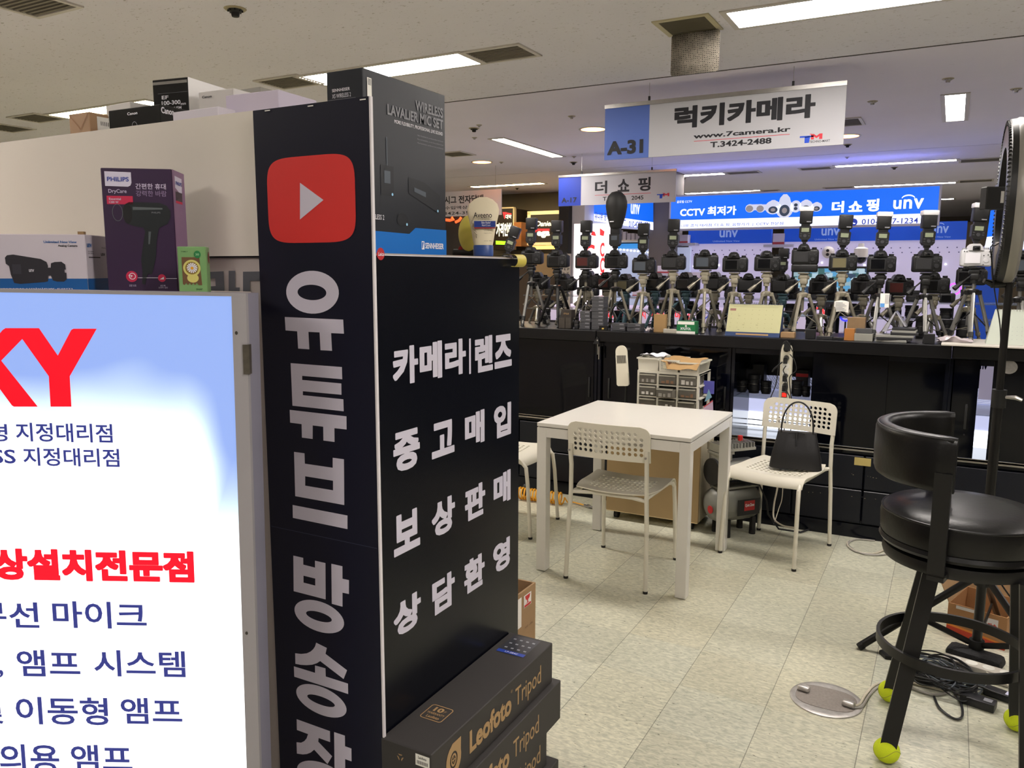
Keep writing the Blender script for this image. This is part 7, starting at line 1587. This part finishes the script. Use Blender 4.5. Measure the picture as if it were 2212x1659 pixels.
for (x_, y_, rx, ry, kind) in ((1620, 450, 10, 9, 'b'), (1643, 450, 10, 9, 'b'), (1670, 448, 17, 15, 'd'), (1695, 446, 19, 25, 'D'), (1719, 446, 12, 13, 'e'), (1741, 446, 15, 14, 'd'), (1764, 447, 12, 10, 'd')):
    c_ = f.px(x_, y_); sx = abs(f.px(x_+rx, y_)[0]-c_[0]); sy = abs(f.px(x_, y_+ry)[1]-c_[1])
    m.flat(f, el(c_[0], c_[1]-(sy*.2 if kind == 'D' else 0), sx, sy*(.8 if kind == 'D' else 1), 0, 24), .001)
    if kind in 'dD': m.flat(f, [(c_[0]-sx*.75, c_[1]+sy*.2), (c_[0]+sx*.75, c_[1]+sy*.2), (c_[0]+sx*.55, c_[1]+sy*.75), (c_[0]+sx*.2, c_[1]+sy*1.05), (c_[0]-sx*.2, c_[1]+sy*1.05), (c_[0]-sx*.55, c_[1]+sy*.75)], .0013)
    if kind == 'b': m.frect(f, c_[0], c_[1]-sy*.5, c_[0]+sx*2.3, c_[1]+sy*.9, .0011); g_.flat(f, el(c_[0]-sx*.1, c_[1]-sy*.1, sx*.8, sy*.8, 0, 20), .0016)
    elif kind == 'e': l_.flat(f, el(c_[0], c_[1]+sy*.25, sx*.35, sy*.28, 0, 12), .0018); l_.flat(f, el(c_[0], c_[1]-sy*.35, sx*.35, sy*.28, 0, 12), .0018)
    else: l_.flat(f, el(c_[0], c_[1]-sy*.35, sx*.6, sy*.5, 0, 18), .0018); g_.flat(f, el(c_[0], c_[1]-sy*.35, sx*.3, sy*.25, 0, 12), .0022)
m.build('camera_print', LC, t); l_.build('camera_print', LD, t); g_.build('camera_print', LG, t)
# kiosk below: blue headers, pale wall with holes, domes
UB = 9.75; g = Frame((0, UB, 0), (1, 0, 0), (0, 0, 1))
HB = mk('header_blue', (14, 74, 186), .45, emit=(14, 74, 190), es=.35); HT = mk('header_letters', (150, 176, 226), .5, emit=(150, 176, 226), es=.3); PW = mk('display_wall_lilac', (196, 190, 214), .5, emit=(196, 188, 222), es=.42)  # headers and wall panels given a glow to stand in for kiosk light
def kiosk(label, px0, px1, pt, pb, pbase, words, arcs=True, Y=UB):
    g = Frame((0, Y, 0), (1, 0, 0), (0, 0, 1)); x0, _ = g.px(px0, pt); x1, _ = g.px(px1, pt); z1 = g.px((px0+px1)/2, pt)[1]; z0 = g.px((px0+px1)/2, pb)[1]
    t = thing('display_wall', label, 'display wall', ((x0+x1)/2, Y, 0)); zb = .25
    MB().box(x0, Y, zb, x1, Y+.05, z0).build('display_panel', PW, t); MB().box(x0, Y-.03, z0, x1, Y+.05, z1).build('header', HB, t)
    gg = Frame((0, Y-.03, 0), (1, 0, 0), (0, 0, 1)); pr = Print(t, HT)
    for (cx_, cy_) in words:
        pr.px('unv', gg, cx_-20, cy_+8, cx_+20, cy_-8, .02); pr.px('Unlimited New View', gg, cx_-34, cy_+18, cx_+24, cy_+13.5, 0)
        q = gg.px(cx_, cy_-9); m = MB(); m.flat(gg, [(q[0]+.045*math.cos(a_), q[1]+.03*math.sin(a_)) for a_ in (R(20)+i*R(14) for i in range(11))]+[(q[0]+.043*math.cos(a_), q[1]-.006+.026*math.sin(a_)) for a_ in (R(160)-i*R(14) for i in range(11))], .001); m.build('logo_arc', HT, t)
    m = MB(); rr_ = random.Random(px0); z = z0-.08
    n = int((x1-x0)/.09)
    for i in range(n):
        for j in range(2): m.fdisc(g, x0+.05+i*.09+.02*(j % 2), z-j*.05, .007, .007, .001, 8)
    m.build('holes', mk('hole_blue', (90, 90, 140), .6), t)
    m = MB()
    for i in range(int((x1-x0)/.16)): m.ball((x0+.08+i*.16+rr_.uniform(-.03, .03), Y-.012, z-.17+rr_.uniform(-.02, .02)), .010, .006, .008, 8, 6)
    m.build('spot_lights', glow('spot_white', (255, 255, 255), 5), t)
    return t
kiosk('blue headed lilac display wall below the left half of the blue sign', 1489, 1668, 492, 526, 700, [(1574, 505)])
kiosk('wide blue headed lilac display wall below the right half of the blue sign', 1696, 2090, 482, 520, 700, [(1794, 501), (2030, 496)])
def dome(label, px_, py_, Y, s=1, turret=False):
    p = PY(px_, py_, Y); t = thing('dome_camera', label, 'security camera', (p.x, Y, p.z), 0, 'white security cameras on the display wall'); M = WM[t.name]
    if turret:
        m = MB(M); m.ball((0, -.04*s, 0), .08*s, .06*s, .08*s, 20, 12); m.build('body', WHT, t); m = MB(M); m.cyl((0, -.09*s, .02*s), (0, -.105*s, .02*s), .02*s); m.cyl((0, -.09*s, -.03*s), (0, -.105*s, -.03*s), .02*s); m.build('lens', BLK, t)
    else:
        m = MB(M); m.lathe([(0, .16*s), (.03*s, .16*s), (.035*s, .12*s), (.075*s, .10*s), (.08*s, .0), (0, 0)], 22); m.box(-.02*s, 0, .10*s, .02*s, .09, .14*s); m.build('body', WHT, t); m = MB(M); m.ball((0, 0, 0), .07*s, .07*s, .075*s, 20, 12); m.build('lens_dome', BLKG, t)
dome('white turret camera with two dark spots on the display wall', 1790, 545, UB-.02, .85, True); dome('white dome camera with black ball on the display wall', 1859, 556, UB-.08, .95)
# shelves of boxes between the kiosks
WBX = mk('carton_white_red', (206, 200, 214), .5)
for i, (x_, y_, w_, h_, Y, lb) in enumerate(((1669, 528, 26, 24, 9.7, 'white camera carton with red base between the blue headers'), (1468, 525, 18, 18, 9.6, 'upper white carton left of the left blue header'), (1468, 535, 18, 0, 9.6, None), (1366, 640, 40, 14, 8.4, 'white carton with red stripe low behind the tripods, left'), (1420, 590, 36, 16, 8.4, 'white carton with red stripe behind the film style camera'), (1478, 604, 34, 16, 8.4, 'orange topped carton behind the gum box camera'))):
    if not lb: continue
    a = PY(x_, y_, Y); b = PY(x_+w_, y_-h_, Y); t = thing('product_box', lb, 'box', (a.x, Y, a.z), 0, 'cartons in the lit shop'); MB().box(a.x, Y, a.z, b.x, Y+.15, b.z).build('carton', WBX, t); MB().box(a.x, Y-.002, a.z, b.x, Y, a.z+(b.z-a.z)*.22).build('red_base', mk('carton_base_red', (176, 60, 66), .5), t)
    s = MB(); s.box(a.x-.1, Y-.02, a.z-.03, b.x+.1, Y+.3, a.z-.0005); tag(s.build('wall_shelf', mk('shelf_pale', (190, 190, 206), .5)), 'pale shelf under the '+lb, 'shelf')
# left wing of the shop: angled sign, shelf with light bulbs
def colm(label, px0, px1, pt, Y, mat, dep=.5, zb=0): a = PY(px0, 500, Y).x; b = PY(px1, 500, Y).x; return struct(label, MB().box(a, Y, zb, b, Y+dep, CZ if pt is None else PY((px0+px1)/2, pt, Y).z), mat)
colm('wall_pillar_grey', 1402, 1447, None, 9.28, mk('pillar_grey', (112, 106, 104), .7, var=.03))
colm('wall_pillar_dark', 1207, 1228, 440, 9.0, mk('pillar_black', (24, 22, 24), .5), .3); colm('wall_pillar_white', 1228, 1283, 430, 9.1, mk('pillar_white', (186, 182, 186), .6), .4)
A = PY(1270, 452, 8.2); Bq = PY(1411, 470, 9.25); A2 = PY(1270, 474, 8.2)
uA = (Vector((Bq.x, Bq.y, 0))-Vector((A.x, A.y, 0))); LA = uA.length; fA = Frame((A.x, A.y, 0), uA, (0, 0, 1)); t = thing('shop_sign', 'angled backlit blue sign partly behind the smaller hanging sign', 'sign', (A.x, A.y, 1.9))
zA1 = 2.30; 
def fq_(fr, pts, h=.001): 
    m = MB(); m.fpx(fr, pts, h); return m
m = MB(); P4 = [fA.px(1283, 440), fA.px(1411, 432), fA.px(1411, 480), fA.px(1283, 462)]; P5 = [fA.px(1283, 462), fA.px(1411, 480), fA.px(1411, 497), fA.px(1283, 477)]
mm = MB(); mm.prism([(0, 0), (1, 0), (1, 1), (0, 1)], 0, 0) if False else None
m = MB(); lo = min(P5[2][1], P5[3][1]); m.frect(fA, -.0, lo, LA, zA1, -.05); m.build('casing', mk('casing_white', (200, 200, 210), .5), t)
m = MB(); m.flat(fA, list(reversed(P4)), .001); m.build('blue_panel', BL, t); m = MB(); m.flat(fA, list(reversed(P5)), .001); m.build('white_panel', WB, t)
p = Print(t, WT); p.px('unv', fA, 1362, 462, 1382, 442, .02, .003); p = Print(t, NVT); p.px('010-4287-1234', fA, 1358, 491, 1403, 480, .015, .003); p.px('유니뷰 공식 대리점_더 쇼', fA, 1284, 476, 1352, 462, .015, .003)
# pale tiled interior left with bulbs
t = thing('display_wall', 'pale blue lit display wall with a row of round bulbs behind the film style camera', 'display wall', (-3.5, 9.6, 0)); Yv = 9.6
a = PY(1306, 520, Yv); b = PY(1490, 700, Yv); gz = Frame((0, Yv, 0), (1, 0, 0), (0, 0, 1))
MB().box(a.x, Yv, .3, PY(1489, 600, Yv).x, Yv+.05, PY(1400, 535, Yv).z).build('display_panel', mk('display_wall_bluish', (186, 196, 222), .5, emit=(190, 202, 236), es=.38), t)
m = MB(); m.box(a.x, Yv-.03, PY(1380, 537, Yv).z, PY(1436, 537, Yv).x, Yv, PY(1380, 526, Yv).z); m.build('blue_header', mk('header_sky', (60, 146, 220), .5, emit=(50, 140, 220), es=.45), t)
m = MB()
for i in range(14): q = PY(1325+i*7.6, 537.5+i*.75, Yv-.12); m.ball(q, .014, .014, .011, 10, 7)
m.build('bulbs', glow('spot_white', (255, 255, 255), 5), t)
m = MB(); m.box(a.x, Yv-.25, PY(1340, 524, Yv).z, PY(1412, 530, Yv).x, Yv-.01, PY(1340, 520, Yv).z); m.build('shelf', WHT, t)
for i, (x_, h_) in enumerate(((1340, 24), (1350, 20), (1360, 16), (1369, 16), (1378, 14), (1386, 13), (1394, 12))):
    q = PY(x_, 521, Yv-.1); tb = thing('product_box', 'small white carton number %s on the shelf above the bulbs' % i if False else ['leftmost and tallest small carton on the shelf above the bulbs', 'second small carton from the left above the bulbs', 'third small carton from the left above the bulbs', 'middle small carton above the bulbs', 'third small carton from the right above the bulbs', 'second small carton from the right above the bulbs', 'rightmost small carton above the bulbs'][i], 'box', (q.x, Yv-.1, PY(1340, 520, Yv).z+.001), 0, 'small cartons above the bulbs'); MB(WM[tb.name]).box(-.022, -.03, 0, .022, .03, h_*.0052).build('carton', WBX, tb)
# lit column with red letters
t = thing('advertising_column', 'glowing white column with big red letters and camera mark behind the leftmost cameras', 'column', (-4.2, 7.4, 0)); Yk = 7.4; fk = Frame((0, Yk, 0), (1, 0, 0), (0, 0, 1)); a = PY(1240, 500, Yk); b = PY(1311, 482, Yk)
MB().box(a.x, Yk, .3, b.x, Yk+.25, b.z).build('glowing_body', mk('column_glow', (246, 240, 242), .4, emit=(250, 240, 246), es=1.0), t)
RDG = mk('backlit_red_sign', (226, 50, 54), .4, emit=(236, 50, 58), es=.9)
p = Print(t, RDG); p.px('C', fk, 1262, 558, 1285, 528, .05); p.px('C', fk, 1296, 555, 1306, 524, .03); p.px('C', fk, 1296, 590, 1306, 556, .03); p.px('T', fk, 1296, 612, 1306, 590, .02)
m = MB(); m.fpx(fk, [(1278, 498), (1285, 501), (1288, 510), (1277, 508)]); m.fpx(fk, [(1296, 493), (1306, 500), (1304, 510), (1296, 508)]); m.build('camera_mark', RDG, t)
# vape and jewellery shops at the left
YL = 10.5; fl2 = Frame((0, YL, 0), (1, 0, 0), (0, 0, 1)); BKW = mk('shop_front_brown', (44, 34, 28), .5); BG = mk('shop_wall_beige', (124, 112, 92), .7)
a = PY(930, 600, YL+.6); b = PY(1235, 440, YL+.6); struct('wall_shop', MB().box(a.x, YL+.6, 0, b.x, YL+.7, CZ), BG)
t = thing('shop_sign', 'dark shop sign with red V mark and green strip beside the cream tube', 'sign', (-5.3, YL, 1.2)); q0 = PY(1060, 540, YL); q1 = PY(1110, 450, YL)
MB().box(q0.x, YL, q0.z, q1.x, YL+.598, q1.z).build('board', BKW, t); m = MB(); e = .02; m.box(q1.x-.01, YL-.01, q0.z, q1.x+.01, YL+.06, q1.z).box(q0.x, YL-.01, q1.z, q1.x, YL+.06, q1.z+.02); m.build('edge', mk('cream_edge', (206, 186, 150), .5), t)
p = Print(t, RDG); p.px('V', fl2, 1086, 473, 1094, 458, .03); m = MB(); m.fpx(fl2, [(1088, 458), (1105, 461), (1105, 464), (1089, 462)]); m.build('red_bar', RDG, t)
p = Print(t, mk('backlit_cream', (244, 240, 220), .4, emit=(250, 244, 220), es=1.2)); p.px('대박', fl2, 1092, 473, 1105, 463, .02); p.px('가격인하', fl2, 1072, 511, 1106, 481, .04)
m = MB(); m.fpx(fl2, [(1071, 520), (1107, 522), (1107, 529), (1071, 528)]); m.build('green_strip', glow('green_strip', (150, 240, 40), 1.6), t)
t = thing('shop_sign', 'black shop sign with cream frame, script lettering and red and white word below', 'sign', (-4.6, YL, 1.2)); q0 = PY(1146, 524, YL); q1 = PY(1212, 462, YL)
MB().box(q0.x, YL, q0.z, q1.x, YL+.598, q1.z).build('board', BKW, t); m = MB(); m.box(q0.x-.05, YL-.01, q0.z+.1, q0.x, YL+.06, q1.z+.04).box(q0.x-.05, YL-.01, q1.z, q1.x+.05, YL+.06, q1.z+.05).box(q0.x-.1, YL-.02, q0.z-.04, q1.x+.1, YL+.08, q0.z); m.build('cream_frame', mk('cream_lit_frame', (232, 206, 160), .5, emit=(240, 206, 150), es=.4), t)
p = Print(t, mk('backlit_cream', (244, 240, 220), .4, emit=(250, 244, 220), es=1.2)); p.add('Daniel', fl2, fl2.rect(1158, 489, 1191, 477), .02, .0012, .25); p.px('ega', fl2, 1160, 514, 1188, 499, .04)
p = Print(t, RDG); p.px('V', fl2, 1150, 511, 1160, 496, .03); m = MB(); m.fpx(fl2, [(1153, 494), (1187, 494), (1187, 499), (1153, 499)]); m.build('red_bar', RDG, t)
t = thing('neon_sign', 'orange glowing curved letters low behind the black microphone box', 'sign', (-5.9, 10, 1.6)); NEO = glow('neon_orange', (255, 100, 50), 1.3); YN = 10.0
MB().tube([PY(a_, b_, YN) for a_, b_ in ((955, 474), (972, 476), (980, 474), (976, 470))], .02, 8).tube([PY(a_, b_, YN) for a_, b_ in ((984, 480), (992, 476), (996, 470))], .02, 8).build('neon_tube', NEO, t)
MB().box(PY(940, 500, YN+.1).x, YN+.05, 0, PY(1040, 500, YN+.1).x, YN+.1, PY(990, 462, YN).z).build('back_board', BKW, t)
t = thing('wood_panel', 'upright orange wood panel between the two dark shop signs', 'panel', (-5, YL-.2, 0)); MB().box(PY(1110, 500, YL-.2).x, YL-.2, PY(1118, 532, YL-.2).z, PY(1126, 500, YL-.2).x, YL+.598, PY(1118, 480, YL-.2).z).build('panel', mk('orange_wood', (132, 80, 36), .5, var=.1, vs=10), t)
t = thing('display_counter', 'low warm lit display counter of the jewellery shop with glowing edge', 'counter', (-4.6, 9.6, 0)); YD = 9.5
MB().box(PY(1110, 600, YD).x, YD, 0, PY(1232, 600, YD).x, YD+.6, PY(1160, 548, YD).z).build('body', mk('counter_brown', (84, 68, 54), .5), t)
MB().box(PY(1146, 540, YD).x, YD-.03, PY(1160, 538, YD).z, PY(1214, 540, YD).x, YD+.1, PY(1160, 531, YD).z).build('glowing_edge', glow('amber_edge', (255, 190, 90), 3.0), t)
MB().box(PY(1150, 600, YD).x, YD-.01, PY(1160, 598, YD).z, PY(1216, 600, YD).x, YD, PY(1160, 548, YD).z).build('lit_front', mk('amber_front', (130, 108, 80), .5, emit=(220, 170, 110), es=.15), t)
# eye chart poster
t = thing('poster', 'pale poster with small dark letters behind the all black tripod', 'poster', (-3.6, 7.0, 1)); Yp_ = 7.0; fp_ = Frame((0, Yp_, 0), (1, 0, 0), (0, 0, 1)); a = PY(1207, 700, Yp_); b = PY(1232, 548, Yp_)
MB().box(a.x, Yp_, 0, b.x, Yp_+.02, b.z).build('sheet', mk('poster_grey', (176, 168, 160), .6), t); p = Print(t, INK); p.px('D E P', fp_, 1209, 584, 1230, 579, .02); p.px('F T Z', fp_, 1209, 592, 1229, 588, .01)
# right hand kiosk at the frame edge
t = thing('shop_sign', 'angled blue and white backlit sign at the right edge behind the ring light', 'sign', (.2, 8.2, 1.4)); Yr = 8.2; a = PY(2096, 540, Yr); b = PY(2240, 385, Yr); fr2 = Frame((a.x, Yr+1.0, 0), (b.x+.6-a.x, -1.2, 0), (0, 0, 1))
m = MB(); m.fpx(fr2, [(2100, 548), (2134, 520), (2134, 455), (2144, 452), (2144, 400), (2300, 395), (2300, 548)], -.03); m.build('casing', mk('casing_white', (200, 200, 210), .5), t)
m = MB(); m.fpx(fr2, [(2140, 455), (2170, 448), (2300, 430), (2300, 490), (2132, 512)], .001); m.build('blue_panel', BL, t); m = MB(); m.fpx(fr2, [(2132, 512), (2300, 492), (2300, 535), (2126, 540)], .001); m.build('white_panel', WB, t)
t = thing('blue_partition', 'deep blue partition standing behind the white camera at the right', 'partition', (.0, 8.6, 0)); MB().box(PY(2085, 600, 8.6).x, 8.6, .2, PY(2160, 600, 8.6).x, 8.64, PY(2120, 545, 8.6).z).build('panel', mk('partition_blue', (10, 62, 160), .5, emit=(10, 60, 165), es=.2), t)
# monitor and lit table of the shop
t = thing('monitor', 'wide monitor showing a grid of coloured camera pictures behind the tripods', 'monitor', (-1.3, 8.6, 1.1)); Ym = 8.6; fm_ = Frame((0, Ym, 0), (1, 0, 0), (0, 0, 1)); a = fm_.px(1712, 640); b = fm_.px(1872, 580)
MB().box(a[0]-.02, Ym+.003, a[1], b[0]+.02, Ym+.05, b[1]+.02).build('casing', BLK, t); MB().box((a[0]+b[0])/2-.1, Ym+.01, .85, (a[0]+b[0])/2+.1, Ym+.04, a[1]).build('stand', BLK, t); dk = thing('shop_desk', 'pale desk under the wide monitor of the lit shop', 'desk', (a[0], Ym, 0)); MB().box(a[0]-.2, Ym-.25, 0, b[0]+.2, Ym+.35, .849).build('body', mk('desk_pale', (180, 176, 190), .6), dk)
def scr_mat():
    m, nt, bb = node_mat('screen_mosaic'); N = nt.nodes.new; L = nt.links.new; g = N('ShaderNodeNewGeometry'); s = N('ShaderNodeVectorMath'); s.operation = 'MULTIPLY'; s.inputs[1].default_value = (16, 1, 22); L(g.outputs['Position'], s.inputs[0])
    v = N('ShaderNodeTexVoronoi'); v.distance = 'CHEBYCHEV'; v.inputs['Scale'].default_value = 1; v.inputs['Randomness'].default_value = .5; L(s.outputs[0], v.inputs['Vector'])
    r = N('ShaderNodeValToRGB'); r.color_ramp.interpolation = 'CONSTANT'
    for i, c in enumerate(((40, 70, 100), (90, 170, 220), (160, 190, 200), (60, 110, 110), (190, 220, 235))):
        e = r.color_ramp.elements[i] if i < 2 else r.color_ramp.elements.new(.2*i)
        e.position = .2*i; e.color = (*lin(c), 1)
    sx = N('ShaderNodeSeparateColor'); L(v.outputs['Color'], sx.inputs[0]); L(sx.outputs[0], r.inputs[0]); L(r.outputs[0], bb.inputs['Emission Color']); bb.inputs['Emission Strength'].default_value = .8; bb.inputs['Base Color'].default_value = (.02, .02, .02, 1); return m
SCM = scr_mat(); m = MB(); m.frect(fm_, a[0], a[1], b[0], b[1], .001); m.build('screen', SCM, t)
# price counter with red and blue words low behind the tripods
t = thing('display_counter', 'white shop counter with red and blue words seen low between the tripods', 'counter', (-2.2, 7.2, 0)); Yc = 7.2; fc_ = Frame((0, Yc, 0), (1, 0, 0), (0, 0, 1)); a = PY(1170, 700, Yc).x; b = PY(1770, 700, Yc).x
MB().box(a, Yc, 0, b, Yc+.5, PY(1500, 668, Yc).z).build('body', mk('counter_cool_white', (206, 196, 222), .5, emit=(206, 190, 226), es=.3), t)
p = Print(t, RDG); p.px('CCTV', fc_, 1312, 687, 1362, 670, .03); p.px('설치', fc_, 1372, 688, 1395, 670, .02); p.px('쎄일가격', fc_, 1404, 689, 1445, 671, .02); p.px('매장', fc_, 1458, 690, 1492, 671, .02)
p = Print(t, NVT); p.px('특가', fc_, 1506, 692, 1540, 672, .02); p.px('무료', fc_, 1698, 700, 1724, 682, .03)
m = MB(); m.box(a, Yc-.02, PY(1500, 700, Yc).z-.16, b, Yc, PY(1500, 700, Yc).z-.01); m.build('dark_shelf', mk('dark_gap', (26, 24, 34), .6), t)
# dark shelving with gear directly behind the counter's cameras
YS = 5.55; t = thing('glass_shelf_rack', 'black glass shelf rack behind the countertop full of dark camera gear', 'shelf', (-.8, YS, 0)); xs0, xs1 = PY(1130, 700, YS).x, 1.6
m = MB(); zA, zB_ = 1.16, 1.262
for z_ in (zA, zB_): m.box(xs0, YS, z_, xs1, YS+.30, z_+.006)
m.build('glass_shelves', mk('rack_glass', (90, 100, 104), .15, alpha=.55), t)
m = MB()
for i in range(7): x_ = xs0+(xs1-xs0)*i/6; m.box(x_-.01, YS+.28, 0, x_+.01, YS+.30, 1.30)
m.box(xs0, YS, 0, xs1, YS+.3, .95); m.build('rack_frame', BLK, t)
rg = random.Random(21); x_ = xs0+.08; i = 0; adj = ('', )
places = [('the all black tripod', 1200), ('the stacked battery boxes', 1270), ('the large diffuser camera', 1330), ('the kraft pouch', 1425), ('the gum box', 1480), ('the left edge of the calendar', 1560), ('the right edge of the calendar', 1690), ('the battery grip camera', 1737), ('the receipt', 1818), ('the amber box', 1836), ('the price card', 1911), ('the disc cases', 1950), ('the clear bag', 2065)]
for pl_, xx in places:
    for lv, z_ in (('upper', zB_+.0065), ('lower', zA+.0065)):
        for sd_, dx_ in (('left', -.06), ('right', .045)):
            xq = PY(xx, 700, YS+.12).x+dx_; kind = rg.random()
            nm = '%s dark gear on the %s rack shelf behind %s' % (sd_, lv, pl_)
            if kind < .55: lens(nm, xq, YS+.12, z_, rg.uniform(.028, .040), rg.uniform(.06, .085), 'lenses on the glass rack')
            else:
                tt = thing('compact_camera', nm, 'camera', (xq, YS+.10, z_), R(rg.uniform(-15, 15)), 'camera bodies on the glass rack'); M = WM[tt.name]; m = MB(M); m.rbox(-.045, -.02, 0, .045, .03, .06, .01, 2); m.rbox(-.018, -.02, .055, .018, .025, .078, .006, 2); m.build('body', CBK, tt)
                m = MB(M); m.box(-.03, -.0215, .01, .02, -.0195, .045); m.build('screen', LCD, tt)
# round light rings and small coloured lamps low between tripods
for nm, x_, y_, c_, s_ in (('red glowing ring lamp low behind the tripod with the receipt', 1768, 676, (255, 50, 50), 2.0), ('blue glowing lamp behind the receipt', 1827, 682, (50, 50, 255), 2.0), ('violet and blue glow lamp behind the disc case tripod', 2062, 624, (170, 80, 255), 2.0)):
    q = PY(x_, y_, 6.2); t = thing('colour_lamp', nm, 'lamp', q, 0, 'small coloured lamps between the tripods'); m = MB(WM[t.name] @ Matrix.Rotation(math.pi/2, 4, 'X')); m.lathe([(.03, -.01), (.042, -.01), (.042, .01), (.03, .01), (.03, -.01)], 24); m.build('glowing_ring', glow('glow_'+str(c_[0])+str(c_[2]), c_, s_), t); m = MB(WM[t.name]); m.cyl((0, 0, -q.z+.001), (0, 0, -.042), .006, n=8); m.build('post', BLK, t)
# far shelves to the right end
t = thing('far_wall_panel', 'brown far shop partition under the ceiling right of the blue sign', 'partition', (0, 15, 0)); MB().box(PY(2020, 500, 15).x, 15, 0, 4.5, 15.1, PY(2070, 480, 15).z).build('panel', mk('far_brown', (92, 80, 62), .7), t)
finish_letters()
# objects whose prototypes were never placed
